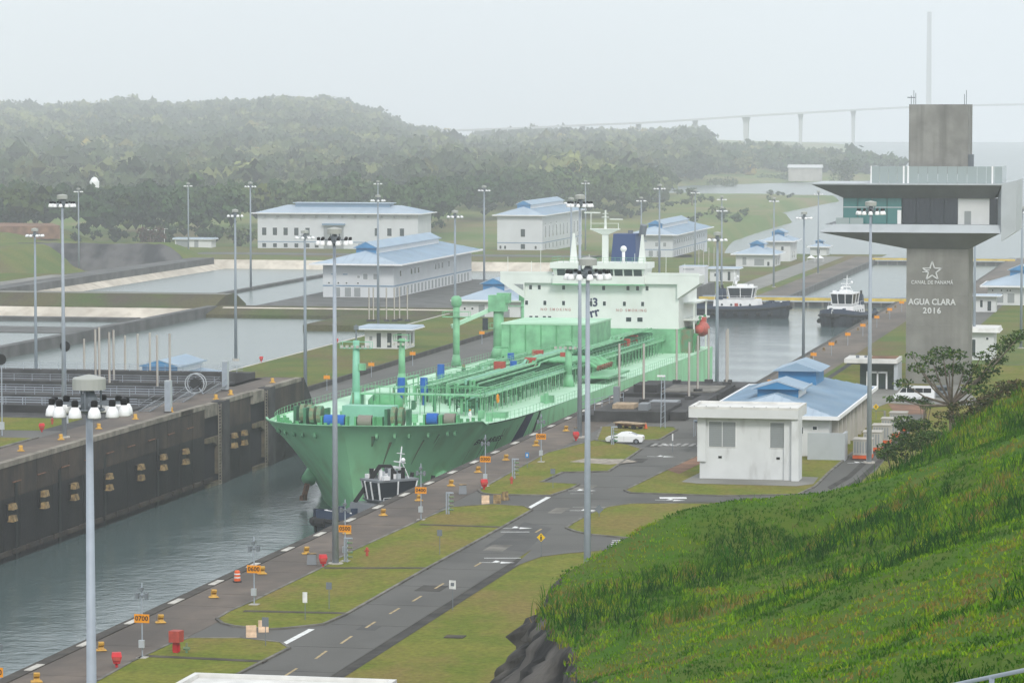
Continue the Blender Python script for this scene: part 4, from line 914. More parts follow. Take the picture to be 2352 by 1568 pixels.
# ================================================================== tugs
def make_tug(name, label, loc, rotz, ws=1.0, hm='tug_white'):
    """29 m harbour tug, bow to +y, waterline at z 0"""
    t = thing(name, label, 'tug', loc, rotz)
    prof = [(-14, 3.6), (-13, 4.9), (-8, 5.4), (0, 5.6), (6, 5.4), (10, 4.6), (12.6, 3.2), (14, 1.6), (14.6, .3)]
    def sh(y): return 2.5 + .9 * max(0, (y + 2) / 16) ** 2 + .2 * max(0, (-y - 8) / 6)
    rows = []
    for y, h in prof: rows.append([(-h, y, sh(y)), (-h * .96, y * .985, 1.0), (-h * .88, y * .96, -.8), (h * .88, y * .96, -.8), (h * .96, y * .985, 1.0), (h, y, sh(y))])
    hb = MB().grid(rows); hb.add([rows[0][i] for i in range(6)], [(0, 1, 2, 3, 4, 5)]); hl = obj('hull', hb, 'hull_navy', t)
    bw = MB()
    for sd in (-1, 1): bw.grid([[(sd * h, y, sh(y) - .05), (sd * (h - .12), y, sh(y) + .75 + .45 * max(0, (y - 4) / 10))] for y, h in prof])
    obj('bulwark', bw, 'bulwark_navy', t)
    obj('deck', MB().grid([[(-h + .1, y, sh(y) - .6), (h - .1, y, sh(y) - .6)] for y, h in prof]), 'louvre', t)
    fd = MB()
    for sd in (-1, 1):
        pts = [(sd * h * 1.01, y, sh(y) - .25) for y, h in prof]; fd.tube(pts, .32, 8)
    ar = [(-1.6, 14.0, 2.9), (-.3, 14.7, 2.9), (.3, 14.7, 2.9), (1.6, 14.0, 2.9)]; fd.tube(ar, .6, 8)
    for y in range(-11, 11, 3):
        for sd in (-1, 1):
            h = float(np.interp(y, [p[0] for p in prof], [p[1] for p in prof])); fd.cyl((sd * h * 1.0, y - .5, 1.3), (sd * h * 1.0, y + .5, 1.3), .55, n=10)
    obj('fender', fd, 'rubber', t)
    house = obj('deckhouse', MB().frustum((-3.6, 3.6, -5.5, 7.0), (-3.4, 3.4, -5.2, 6.4), 1.9, 4.9), hm, t)
    for y in (-3, -.5, 2, 4.5):
        for sd in (-1, 1): obj('porthole', MB().cyl((sd * 3.5, y, 3.6), (sd * 3.6, y, 3.6), .3, n=10), 'glass', house)
    obj('door', MB().box(3.42, 3.62, .4, 1.3, 2.1, 4.0), 'brick_red', house)
    whs = obj('wheelhouse', MB().frustum((-2.3 * ws, 2.3 * ws, -.8, 4.4), (-2.9 * ws, 2.9 * ws, -1.6, 5.2), 4.9, 5.5).box(-3.1 * ws, 3.1 * ws, -1.8, 5.4, 7.95, 8.25), hm, t)
    cnr = [(x_ * ws, y_) for x_, y_ in [(-2.9, 5.2), (-1, 5.6), (1, 5.6), (2.9, 5.2), (3.0, 1.8), (2.9, -1.6), (1, -1.9), (-1, -1.9), (-2.9, -1.6), (-3.0, 1.8)]]
    low = [(x * .9, .9 + (y - 1.8) * .86 + .9) for x, y in cnr]
    for i in range(len(cnr)):
        a, b = low[i], low[(i + 1) % len(cnr)]; c, d = cnr[(i + 1) % len(cnr)], cnr[i]
        obj('window', MB().add([(a[0], a[1], 5.45), (b[0], b[1], 5.45), (c[0], c[1], 7.95), (d[0], d[1], 7.95)], [(0, 1, 2, 3)]), 'glass_dark', whs)
        obj('mullion', MB().bar((a[0] * 1.01, a[1], 5.4), (d[0] * 1.01, d[1], 8.0), .2, .2), 'tug_white', whs)
    obj('roof_gear', MB().box(-1.2, 1.2, .6, 3.0, 8.25, 8.9).box(-2.6, -1.8, 3.4, 4.4, 8.25, 8.8).box(1.8, 2.6, 3.4, 4.4, 8.25, 8.8), 'tug_white', whs)
    ms = MB().cyl((0, .2, 8.2), (0, -.4, 12.6), .16, .08, 8).bar((-1.5, 0, 10.4), (1.5, 0, 10.4), .14, .14).bar((-1, -.2, 11.6), (1, -.2, 11.6), .1, .1).box(-1.1, 1.1, .2, .5, 9.5, 9.8)
    for sd in (-1, 1): ms.bar((sd * 1.6, -.6, 8.2), (0, -.2, 10.8), .1, .1)
    mo = obj('mast', ms, 'tug_white', t); obj('searchlight', MB().ball((-1.4, .3, 10.8), .35).ball((1.2, .3, 9.2), .4), 'trim_white', mo, smooth=True)
    for sd in (-1, 1):
        fu = obj('funnel', MB().frustum((sd * 2.9 - .6, sd * 2.9 + .6, -4.8, -2.9), (sd * 2.8 - .45, sd * 2.8 + .45, -4.6, -3.1), 4.9, 7.6), 'bulwark_navy', t)
        obj('exhaust_pipe', MB().cyl((sd * 2.8, -3.9, 7.5), (sd * 2.8, -4.1, 8.5), .3, n=8), 'black', fu)
    obj('winch', MB().cyl((-1.4, 9.4, 3.6), (1.4, 9.4, 3.6), .8, n=14).box(-2, -1.5, 8.6, 10.2, 2.6, 4.6).box(1.5, 2, 8.6, 10.2, 2.6, 4.6), 'bulwark_navy', t)
    obj('towing_bitt', MB().bar((-.9, 12.2, 2.7), (-.9, 12.2, 4.4), .35, .35).bar((.9, 12.2, 2.7), (.9, 12.2, 4.4), .35, .35).bar((-1.1, 12.2, 4.2), (1.1, 12.2, 4.2), .3, .3), 'tug_white', t)
    for sd in (-1, 1):
        rl = MB()
        for y in (-5, -3, -1, 1, 3, 5): rl.bar((sd * 3.4, y, 4.9), (sd * 3.4, y, 5.9), .06, .06)
        rl.bar((sd * 3.4, -5, 5.9), (sd * 3.4, 5, 5.9), .06, .06); obj('handrail', rl, 'trim_white', t)
    obj('life_raft', MB().cyl((2.2, -6.6, 2.6), (3.4, -6.6, 2.6), .4, n=10), 'trim_white', t); obj('fire_monitor', MB().box(-3.2, -2.2, 7.0, 8.2, 2.4, 3.2), 'red', t)
    return t
t1 = make_tug('tugboat', 'dark hulled tug with a white mast squeezed between the green bow and the near quay', (-104.4, 430.5, ZW), R(137), .78, 'alu_dark')
# slanting fire-escape legs of the near tug's A-frame
cr_, sr_ = math.cos(R(-137)), math.sin(R(-137)); ax_, ay_ = RT[0] * cr_ - RT[1] * sr_, RT[0] * sr_ + RT[1] * cr_
af = MB()
for s_ in (-1, 1): af.bar((ax_ * s_ * .7, 2.6 + ay_ * s_ * .7, 10.0), (ax_ * s_ * 4.4, 2.6 + ay_ * s_ * 4.4, 4.9), .55, .6)
af.bar((-ax_ * .9, 2.6 - ay_ * .9, 10.0), (ax_ * .9, 2.6 + ay_ * .9, 10.0), .5, .4)
for k in range(24): obj('deck_fitting', MB().box(0, random.uniform(.2, .6), 0, random.uniform(.2, .6), 0, random.uniform(.4, 1.6)), random.choice(['tug_white', 'sign_grey', 'black', 'alu']), t1, loc=(random.uniform(-1.8, 1.8), random.uniform(-1, 4.6), 8.25))
for k in range(10): obj('deck_fitting', MB().cyl((0, 0, 0), (0, 0, random.uniform(.8, 2.0)), .14, n=7), random.choice(['tug_white', 'red', 'sign_grey', 'black']), t1, loc=(random.uniform(-3, 3), random.uniform(6.5, 11), 2.2))
obj('a_frame', af, 'black', t1); t1.scale = (.88, .88, .92)
make_tug('tugboat', 'dark blue tug lying broadside across the chamber behind the tanker stern', (-127.5, 904, ZW), R(-92))
make_tug('tugboat', 'dark tug with its blunt end towards us beside the lower quay and its orange signs', (-95.6, 882, ZW), R(172))
# ================================================================== buildings
def window(par, face, a, z, w, h, m='glass', depth=.06, louvre=0):
    """window on the front (face 'f', a = local x) or right side (face 'r', a = local y); par carries W (width)"""
    fr = MB(); pn = MB(); W_ = par['w_']
    if face == 'f':
        fr.box(a - w / 2 - .09, a + w / 2 + .09, -depth, .0, z - h / 2 - .09, z + h / 2 + .09); pn.box(a - w / 2, a + w / 2, -depth - .03, -depth + .01, z - h / 2, z + h / 2)
    else:
        fr.box(W_, W_ + depth, a - w / 2 - .09, a + w / 2 + .09, z - h / 2 - .09, z + h / 2 + .09); pn.box(W_ + depth - .01, W_ + depth + .03, a - w / 2, a + w / 2, z - h / 2, z + h / 2)
    f = obj('window', fr, 'trim_white', par); obj('pane', pn, m, f)
    if louvre:
        sl = MB().box(-.001, .001, 0, .001, 0, .001) if False else None
        for k in range(louvre):
            zz = z - h / 2 + h * (k + .5) / louvre
            if face == 'f': obj('slat', MB().box(a - w / 2 + .03, a + w / 2 - .03, -depth - .07, -depth - .03, zz - h / louvre * .36, zz + h / louvre * .30), 'louvre', f)
            else: obj('slat', MB().box(W_ + depth + .03, W_ + depth + .07, a - w / 2 + .03, a + w / 2 - .03, zz - h / louvre * .36, zz + h / louvre * .30), 'louvre', f)
    return f
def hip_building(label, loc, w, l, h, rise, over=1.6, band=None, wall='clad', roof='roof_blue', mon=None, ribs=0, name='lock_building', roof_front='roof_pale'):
    t = thing(name, label, 'building', loc)
    bd = obj('wall', MB().box(0, w, 0, l, -1.5, h), wall, t); bd['w_'] = float(w)
    e = [(-over, -over), (w + over, -over), (w + over, l + over), (-over, l + over)]; hw = w / 2; inset = hw * .8
    r0, r1 = (hw, inset), (hw, l - inset); zr = h + rise; ze = h + .15
    if w > l: ii = l * .4; r0, r1 = (ii, l / 2), (w - ii, l / 2)
    V = [(e[0][0], e[0][1], ze), (e[1][0], e[1][1], ze), (e[2][0], e[2][1], ze), (e[3][0], e[3][1], ze), (r0[0], r0[1], zr), (r1[0], r1[1], zr)]
    if w > l:
        rf = obj('roof', MB().add(V, [(1, 2, 5), (2, 3, 4, 5), (3, 0, 4), (3, 2, 1, 0)]), roof, t)
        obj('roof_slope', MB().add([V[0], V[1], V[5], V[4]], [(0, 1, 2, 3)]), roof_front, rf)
    else:
        rf = obj('roof', MB().add(V, [(1, 2, 5, 4), (3, 0, 4, 5), (2, 3, 5), (3, 2, 1, 0)]), roof, t)
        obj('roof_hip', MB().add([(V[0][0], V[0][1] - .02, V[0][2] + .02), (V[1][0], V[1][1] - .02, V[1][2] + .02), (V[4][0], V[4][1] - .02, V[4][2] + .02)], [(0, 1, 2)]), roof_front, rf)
    fa = MB()
    for i in range(4):
        a, b = e[i], e[(i + 1) % 4]; fa.bar((a[0], a[1], ze), (b[0], b[1], ze), .25, .45)
    obj('fascia', fa, 'trim_white', rf)
    if ribs:
        n = int((l + 2 * over) / ribs)
        for k in range(1, n):
            y = -over + k * ribs; f = min(1, (y + over) / (inset + over), (l + over - y) / (inset + over))
            for sd in (-1, 1):
                x0 = hw + sd * (hw + over); x1 = x0 - sd * (hw + over) * f; z1 = ze + (zr - ze) * f
                obj('seam', MB().bar((x0, y, ze + .04), (x1, y, z1 + .04), .07, .08), roof, rf)
        n = int((w + 2 * over) / ribs)
        for k in range(1, n):
            x = -over + k * ribs; f = 1 - abs(x - hw) / (hw + over)
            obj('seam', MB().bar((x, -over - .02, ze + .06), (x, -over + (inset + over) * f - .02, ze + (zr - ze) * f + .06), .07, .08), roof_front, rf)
    if mon:
        y0, y1, mw, mh = mon; zc = zr - rise * mw / (hw + over) * .95
        mo = obj('roof_monitor', MB().box(hw - mw, hw + mw, y0, y1, zc - .3, zr + mh * .45), 'monitor_blue', rf)
        zt = zr + mh * .45; ov = .7
        obj('monitor_roof', MB().add([(hw - mw - ov, y0 - ov, zt), (hw + mw + ov, y0 - ov, zt), (hw + mw + ov, y1 + ov, zt), (hw - mw - ov, y1 + ov, zt), (hw, y0 - ov, zt + mh), (hw, y1 + ov, zt + mh)],
                                      [(1, 2, 5, 4), (3, 0, 4, 5), (2, 3, 5), (3, 2, 1, 0)]), roof, mo)
        obj('monitor_gable', MB().add([(hw - mw - ov + .1, y0 - ov - .03, zt), (hw + mw + ov - .1, y0 - ov - .03, zt), (hw, y0 - ov - .03, zt + mh - .05)], [(0, 1, 2)]), 'monitor_blue', mo)
        obj('monitor_side', MB().box(hw + mw, hw + mw + .06, y0 + .2, y1, zc - .3, zt - .15), 'trim_white', mo)
        obj('monitor_eave', MB().bar((hw + mw + ov, y0 - ov, zt), (hw + mw + ov, y1 + ov, zt), .18, .3).bar((hw - mw - ov, y0 - ov - .05, zt + .05), (hw, y0 - ov - .05, zt + mh + .05), .12, .2).bar((hw + mw + ov, y0 - ov - .05, zt + .05), (hw, y0 - ov - .05, zt + mh + .05), .12, .2), 'roof_pale', mo)
    if band: obj('band', MB().box(-.08, w + .08, -.08, l + .08, band - .18, band + .18), 'band_blue', t)
    return t, bd
# -- big hall
p = G(592, 570, -19); w1 = G(978, 570, -19).x - p.x
t, b = hip_building('very long white hall with pale blue ridge vent and large loading door', (p.x, p.y, -19), w1, 26, 15.6, 3.6, over=2.2, band=3.0)
obj('ridge_vent', MB().box(15, w1 - 15, 9.5, 16.5, 17.6, 20.0), 'band_blue', t); obj('vent_roof', MB().box(14, w1 - 14, 8.6, 17.4, 20.0, 20.35), 'roof_pale', t)
for px in (608, 634, 660, 686, 713, 880, 910, 940): window(b, 'f', (px - 592) / 386 * w1, 7.6, 2.0, 3.4)
for px in (608, 634, 660, 686, 713, 735, 840, 880, 910, 940): window(b, 'f', (px - 592) / 386 * w1, 1.4, 1.8, 1.8)
dr = obj('loading_door', MB().box((752 - 592) / 386 * w1, (800 - 592) / 386 * w1, -.12, .02, 0, 10), 'louvre', t); obj('canopy', MB().box((750 - 592) / 386 * w1, (804 - 592) / 386 * w1, -1.6, 0, 10.6, 11.3), 'band_blue', t)
for k in range(12): obj('bracket', MB().box(3 + k * 6, 3.6 + k * 6, -1.2, 0, 13.9, 14.8), 'louvre', t)
# -- two-storey hall by the basins
p = G(742, 682, -10.8); w2 = G(912, 682, -10.8).x - p.x
t, b = hip_building('two storey white building with blue hip roof beside the saving basins', (p.x, p.y, -10.8), w2, 104, 9.4, 3.6, over=3.2, band=3.3, mon=(9.5, 90, 3.0, 1.8), ribs=2.4)
for x in (3.2, 6.6): window(b, 'f', x, 6.6, 1.5, .35, 'band_blue')
for x in (10.6,): window(b, 'f', x, 5.9, .8, .7, 'louvre')
for x in (12.6, 15.6): window(b, 'f', x, 6.0, 1.3, 1.6, 'louvre')
for x in (1.8, 4.6, 7.0, 10.4): window(b, 'f', x, 4.1, .5, .45)
for x in (4.2, 7.4, 10.2): window(b, 'f', x, 1.5, 1.9, 2.6, 'louvre')
for k in range(22):
    y = 4 + k * 4.5
    if k in (1, 4, 5, 6, 11, 12, 13, 15): window(b, 'r', y, 6.6, 1.5, 1.6)
    window(b, 'r', y, 1.5, 2.2, 2.5, 'louvre')
# -- tall hall behind the tanker
p = G(1142, 574, -19); w3 = G(1250, 574, -19).x - p.x
t, b = hip_building('tall white building with blue hip roof behind the tanker bridge', (p.x, p.y, -19), w3, 95, 15.2, 3.8, over=1.8, band=3.2, mon=(9, 86, 3.0, 1.8), ribs=3)
window(b, 'f', w3 * .57, 7.6, 2.0, 3.4); window(b, 'f', w3 * .57, 1.6, 2.0, 2.2)
for x in (1.5, 3.6, w3 - 3): window(b, 'f', x, 1.2, .9, 1.4)
for k in range(10): window(b, 'r', 7 + 8.5 * k, 8.0, 1.6, 5.0); window(b, 'r', 7 + 8.5 * k, 1.6, 2.4, 2.2, 'louvre')
for k in range(3): window(b, 'r', 6 + 13 * k, 11.6, 3.2, .5, 'louvre')
# -- smaller two storey block right of the tanker bridge
p = G(1450, 590, -20); w4 = G(1548, 590, -20).x - p.x
t, b = hip_building('white two storey building with blue hip roof right of the tanker funnel', (p.x, p.y, -20), w4, 100, 9.4, 3.6, over=2.6, band=3.2, mon=(9, 80, 3.0, 1.7), ribs=3)
for x in (11, 14.5): window(b, 'f', x, 5.4, 1.3, 1.7, 'louvre')
for x in (2.5, 6): window(b, 'f', x, 6.8, 1.5, .35, 'band_blue')
for x in (5, 8.5, 12): window(b, 'f', x, 1.5, 1.9, 2.5, 'louvre')
for k in range(14): window(b, 'r', 6 + 6.4 * k, 6.4, 1.4, 1.6); window(b, 'r', 6 + 6.4 * k, 1.5, 2.2, 2.4, 'louvre')
# -- single storey pump house between basins and tanker
p = G(1050, 735, -10.5); w5 = G(1200, 735, -10.5).x - p.x
t, b = hip_building('single storey white pump house with blue hip roof beside the tanker wheelhouse wing', (p.x, p.y, -10.5), w5, 20, 4.9, 3.4, over=1.3, wall='white_wall', mon=(6.4, 14, 2.8, 1.5))
window(b, 'f', 6.4, 2.2, 1.6, 3.6, 'louvre'); window(b, 'f', 11.8, 1.6, 3.8, 2.7, 'louvre')
for x in (2, 4, 9.2): window(b, 'f', x, 3.0, .5, .5)
# -- the same by the third chamber
p = G(1690, 612, -20); t, b = hip_building('low white pump house with blue hip roof beyond the two far tugs', (p.x, p.y, -20), 15.5, 20, 4.8, 3.4, over=1.8, wall='white_wall', mon=(6.4, 14, 2.8, 1.5))
window(b, 'f', 9.5, 1.8, 4, 2.6, 'louvre'); window(b, 'f', 3.5, 2.2, 1.6, 3.2, 'louvre'); window(b, 'f', 13.2, 1.2, .9, 1.6); window(b, 'r', 6, 1.8, 1.6, 2.4); window(b, 'r', 12, 1.8, 1.6, 2.4)
p = G(1752, 600, -20); t, b = hip_building('taller white pump house whose blue roof rises behind the low one', (p.x, p.y, -20), 11.5, 22, 8.2, 3.0, over=1.8, wall='white_wall', mon=(5, 16, 2.6, 1.4))
window(b, 'f', 8.2, 5.4, 1, 1.6); window(b, 'r', 6, 2.6, 1.5, 2.6); window(b, 'r', 13, 2.6, 1.5, 2.6)
p = G(1835, 596, -20); t, b = hip_building('small blue roofed shed in front of the sea at the far lock', (p.x, p.y + 40, -20), 7, 12, 3.6, 2.0, over=1.2, wall='white_wall', mon=(3.4, 8, 1.6, .9))
window(b, 'f', 3.5, 1.8, 1.2, 1.8)
p = G(1853, 602, -20)
for k in range(2):
    tn = obj('canopy_tent', MB().frustum((0, 3.2, 0, 3.2), (1.5, 1.7, 1.5, 1.7), 1.7, 2.7).box(.05, .12, .05, .12, 0, 1.75).box(3.08, 3.15, .05, .12, 0, 1.75).box(3.08, 3.15, 3.08, 3.15, 0, 1.75).box(.05, .12, 3.08, 3.15, 0, 1.75), 'trim_white', loc=(p.x + k * 3.6, p.y, -20))
    tag(tn, 'small white peaked canopy standing by the far blue roofed shed', 'canopy', 'white canopies at the far lock')
p = G(2268, 700, -10.5); t, b = hip_building('white pump house with blue hip roof seen right of the control tower', (p.x, p.y, -10.5), 17, 22, 5.0, 3.6, over=1.9, wall='white_wall', mon=(6.6, 15, 2.8, 1.5))
for x in (3.4, 6.4): window(b, 'f', x, 1.9, 1.9, 2.6, 'louvre')
for x in (1.4, 3.8, 5.4, 6.2): window(b, 'f', x, 4.0, .4, .4)
# -- flat roofed kiosks
def kiosk(label, loc, w, l, h, over=1.2, wins=(), slab=.55, roof='roof_pale', name='control_kiosk'):
    t = thing(name, label, 'kiosk', loc); b = obj('wall', MB().box(0, w, 0, l, -1, h), 'white_wall', t); b['w_'] = float(w)
    obj('roof', MB().frustum((-over, w + over, -over, l + over), (-over + .3, w + over - .3, -over + .3, l + over - .3), h, h + slab), roof, t)
    obj('fascia', MB().box(-over - .04, w + over + .04, -over - .04, l + over + .04, h - .06, h + .14), 'trim_white', t)
    for a in wins: window(b, *a)
    return t
p = G(838, 800, -9.6)
kiosk('white control kiosk with three tall dark windows on the grass left of the tanker', (p.x, p.y, -9.6), G(938, 800, -9.6).x - p.x, 8, 4.3, 1.9, [('f', 3.2, 1.9, 1.0, 3.2), ('f', 5.6, 1.9, 1.0, 3.2), ('f', 7.9, 1.9, 1.0, 3.2), ('f', 1.4, 2.3, .7, .9, 'louvre'), ('r', 2, 2.0, 1.2, 2.8), ('r', 5, 2.0, 1.2, 2.8)])
p = G(1630, 646, -20); kiosk('white control kiosk with dark windows behind the broadside tug', (p.x, p.y, -20), 10, 8, 4.6, 1.2, [('f', 2.2, 2.4, .9, 1), ('f', 4.2, 2, 1.0, 3.2), ('f', 7.2, 2, 1.0, 3.2)])
p = G(1560, 652, -10.8); kiosk('plain white block house at the edge of the dark retaining wall behind the tanker', (p.x, p.y, -10.8), 8.0, 7, 5.3, .05, [('f', 6.4, 2.6, .5, .6), ('f', 3.0, 4.6, 3.6, .4, 'louvre')], .3)
p = G(402, 570, -19); kiosk('low white gatehouse with wide flat roof at the forest edge', (p.x, p.y, -19), 17, 7, 4.0, 1.0, [('f', 3.5, 1.9, 6.0, 3.4, 'louvre'), ('f', 10, 2.0, 2.0, 3.4, 'louvre')], .7)
p = G(2240, 716, -10.5); kiosk('little white gate hut with flat roof beside the pump house right of the tower', (p.x, p.y, -10.5), 5.4, 5, 4.2, 1.4, [('f', 1.6, 2.2, .7, 1.9), ('f', 3.7, 1.6, 1.0, 2.6)], .3)
p = G(2222, 826, -10.5); kiosk('white switch house with overhanging white roof right of the tower shaft', (p.x - 1.0, p.y, -10.5), 6.6, 9, 6.0, 1.2, [('f', 2.2, 2.6, 1.0, 3.6), ('f', 5.2, 4.6, .5, .5)], .9, 'white_roof')
# small roofs behind the west gate pits
p = G(318, 850, -5.5); t, b = hip_building('low blue roofed pump house behind the west gate pits', (p.x - 6, p.y, -11.6), 19, 22, 3.6, 2.6, over=1.8, wall='white_wall', mon=(2, 18, 3.4, 1.2))

# -- white flat roofed switch buildings near the road (two alike)
def switch_house(label, loc, worn=True):
    t = thing('switch_house', label, 'building', loc); W_, L_, H_ = 10.9, 6.6, 7.2
    b = obj('wall', MB().box(0, W_, 0, L_, -.3, H_).box(-.25, .75, -.3, L_ - .5, 2.0, H_).box(W_ - 1.0, W_ + .25, -.3, L_ - .5, 0, H_), 'white_worn', t); b['w_'] = W_ + .25
    obj('roof_slab', MB().box(-1.15, W_ + .75, -1.2, L_ + .4, H_, H_ + 1.0), 'white_wall', t)
    obj('roof_deck', MB().box(-.75, W_ + .35, -.8, L_, H_ + 1.0, H_ + 1.03), 'white_roof', t)
    pr = MB().box(-1.15, W_ + .75, -1.2, -.85, H_ + 1.0, H_ + 1.28).box(-1.15, W_ + .75, L_ + .1, L_ + .4, H_ + 1.0, H_ + 1.28).box(-1.15, -.8, -.85, L_ + .1, H_ + 1.0, H_ + 1.28).box(W_ + .4, W_ + .75, -.85, L_ + .1, H_ + 1.0, H_ + 1.28)
    obj('parapet', pr, 'white_roof', t)
    obj('pillar', MB().box(W_ - .05, W_ + .8, -.9, L_ * .35, 0, H_ - .01), 'white_worn', t)
    for x, w_, n in ((2.65, 3.1, 11), (9.15, 1.75, 11)): window(b, 'f', x, 5.2, w_, 2.9, 'louvre', .05, n)
    obj('mullion', MB().box(2.62, 2.68, -.16, -.05, 3.75, 6.65), 'trim_white', t)
    for x in (2.4, 9.2): obj('wall_vent', MB().box(x - .2, x + .2, -.06, 0, 2.4, 2.65), 'black', t)
    window(b, 'r', 3.6, 1.3, .9, 2.4, 'louvre', .05); window(b, 'r', 3.6, 5.0, .9, 2.4, 'louvre', .05)
    for k in range(9): obj('roof_bolt', MB().cyl((-.5 + k * 1.4, -1.03, H_ + 1.28), (-.5 + k * 1.4, -1.03, H_ + 1.36), .06, n=6), 'sign_grey', t)
    return t
p = G(1607, 1100); switch_house('white flat roofed switch building with worn paint and two grey louvred windows', (p.x, p.y, .12))
p = G(445, 1551, 8.3); switch_house('white flat roof with a row of bolts along its edge below the road island', (p.x + 1.15, p.y - 6.8, 0))
# -- blue roofed equipment building behind it
BX, BY = -63.2, 424.0
t, b = hip_building('single storey plant building with long light blue metal roof behind the white switch building', (BX, BY, .1), 15.2, 46, 4.7, 2.4, over=1.2, wall='white_wall', mon=(9, 17, 2.6, 1.0), ribs=1.1, name='plant_building')
obj('second_monitor', MB().box(7.6 - 2.5, 7.6 + 2.5, 29, 38, 6.0, 8.4), 'monitor_blue', t)
obj('second_monitor_roof', MB().yprism([(7.6 - 3.3, 8.35), (7.6, 9.5), (7.6 + 3.3, 8.35)], 28.2, 39), 'roof_blue', t)
b['w_'] = 15.2
window(b, 'f', 11.6, 3.2, .7, .8); window(b, 'f', 13.4, 3.5, .5, .4); window(b, 'f', 11.0, 1.5, 1.0, 2.8, 'louvre')
for k in range(9):
    y = 3 + k * 4.6; obj('column', MB().box(15.2, 16.0, y - .3, y + .3, -.1, 4.6), 'pale_conc', t)
    obj('bay', MB().box(15.15, 15.3, y + .6, y + 3.8, .4, 4.2), 'sign_grey' if k % 2 else 'rust_green', t)
obj('screen_wall', MB().box(13.0, 17.6, -4.2, -3.9, -.1, 3.3).box(17.3, 17.6, -3.9, -1.0, -.1, 3.3), 'alu', t)
for k, (x, y) in enumerate(((18.4, -2.2), (18.6, 8), (18.8, 17.5), (19, 27), (19.2, 36))):
    c = thing('cooling_unit', 'beige cooling unit on an orange skid beside the plant building', 'cooling unit', (BX + x, BY + y, .12), 0, 'cooling units beside the plant building')
    obj('casing', MB().box(0, 2.2, 0, 2.6, .45, 2.3), 'pale_conc', c); obj('skid', MB().box(-.05, 2.25, -.05, 2.65, 0, .4), 'orange_red', c)
    for j in range(6): obj('grille_bar', MB().box(.15 + j * .34, .32 + j * .34, -.05, 0, .7, 2.1), 'louvre', c)
    obj('lid', MB().box(-.1, 2.3, -.1, 2.7, 2.3, 2.42), 'pale_conc', c)

# ================================================================== control tower
TP = G(2080, 880); TW = 9.7; TX, TY = TP.x, TP.y
tw = thing('control_tower', 'tall concrete control tower with a wedge shaped glazed cabin and raised lettering', 'tower', (TX, TY, 0))
def tzp(py): return GY(2150, py, TY).z
zc0 = tzp(570); zc1 = tzp(240)
obj('shaft', MB().box(0, TW, 0, TW, -1, zc0), 'tower_conc', tw)
for z in (4.5, 9.2, 13.9, 18.6): obj('joint', MB().box(-.02, TW + .02, -.02, TW + .02, z, z + .05), 'tower_conc2', tw)
obj('core', MB().box(.2, TW - .3, .2, TW, tzp(400), zc1), 'tower_conc2', tw)
def tx(px, py=500): return GY(px, py, TY).x - TX
zF0, zF1 = tzp(533), tzp(515)          # floor edge beam
zR0, zR1 = tzp(455), tzp(424)          # roof edge
xl, xr_ = tx(1886), tx(2302); dp = 13.0
# lower inverted pyramid from shaft to floor slab
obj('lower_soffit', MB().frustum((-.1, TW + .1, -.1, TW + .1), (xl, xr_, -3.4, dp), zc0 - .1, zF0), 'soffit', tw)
fb = obj('floor_beam', MB().frustum((xl, xr_, -3.4, dp), (xl + 2.2, xr_, -2.4, dp), zF0, zF1), 'alu', tw)
obj('floor_slab', MB().box(xl + 1.0, xr_ + .4, -2.2, dp, zF1 - .1, zF1 + .02), 'alu_dark', tw)
# roof: upturned wedge overhanging left
xrl = tx(1870); xrr = tx(2303)
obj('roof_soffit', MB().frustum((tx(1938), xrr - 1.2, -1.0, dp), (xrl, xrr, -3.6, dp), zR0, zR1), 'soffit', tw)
obj('roof_edge', MB().box(xrl - .05, xrr + .05, -3.65, dp + .05, zR1, zR1 + .22), 'alu', tw)
# right end wall that folds round floor and roof
ew_ = MB().yprism([(tx(2303), zR1 + .2), (tx(2337), zR1 + .75), (tx(2337), tzp(529)), (tx(2303), tzp(552))], -3.5, dp)
obj('end_wall', ew_, 'alu', tw)
obj('end_reveal', MB().add([(tx(2303) - .02, -3.45, zR1 + .1), (tx(2303) - .02, -3.45, zF0 - .1), (tx(2292), -.7, zF1 - .1), (tx(2292), -.7, zR0 + .1)], [(0, 1, 2, 3)]), 'alu', tw)
# glazed front and left side
gy = -.6; x0 = tx(1938); xs_ = [tx(q) for q in (1938, 1971, 2004, 2038, 2072)]
for a, c in zip(xs_[:-1], xs_[1:]):
    g_ = obj('glass_pane', MB().box(a + .05, c - .05, gy, gy + .06, zF1, zR0), 'glass_green', tw); obj('transom', MB().box(a, c, gy - .03, gy + .09, zF1 + (zR0 - zF1) * .62, zF1 + (zR0 - zF1) * .66), 'alu', g_)
for k in range(5): y = gy + k * 2.5; obj('glass_pane', MB().box(x0 - .04, x0 + .02, y + .05, y + 2.4, zF1, zR0), 'glass_green', tw)
obj('cabin_door', MB().box(tx(2062), tx(2071), gy - .12, gy - .02, zF1, zF1 + 2.2), 'trim_white', tw)
for a, c in ((2073, 2105), (2105, 2137), (2137, 2169), (2169, 2201)): obj('glass_pane', MB().box(tx(a) + .03, tx(c) - .03, gy - .1, gy, zF1, zR0), 'glass_dark', tw)
obj('plain_wall', MB().box(tx(2201), tx(2273), gy - .05, gy + .3, zF1, zR0), 'white_wall', tw)
obj('service_door', MB().box(tx(2216), tx(2231), gy - .1, gy, zF1, zF1 + 2.1), 'louvre', tw)
obj('dark_recess', MB().box(tx(2273), tx(2296), gy - .03, gy + .3, zF1, zR0), 'glass_dark', tw)
obj('interior', MB().box(x0 + .4, tx(2201), 4.0, 4.3, zF1, zR0).box(x0 + 1, tx(2060), .9, 1.5, zF1, zF1 + 1.0), 'sign_grey', tw)
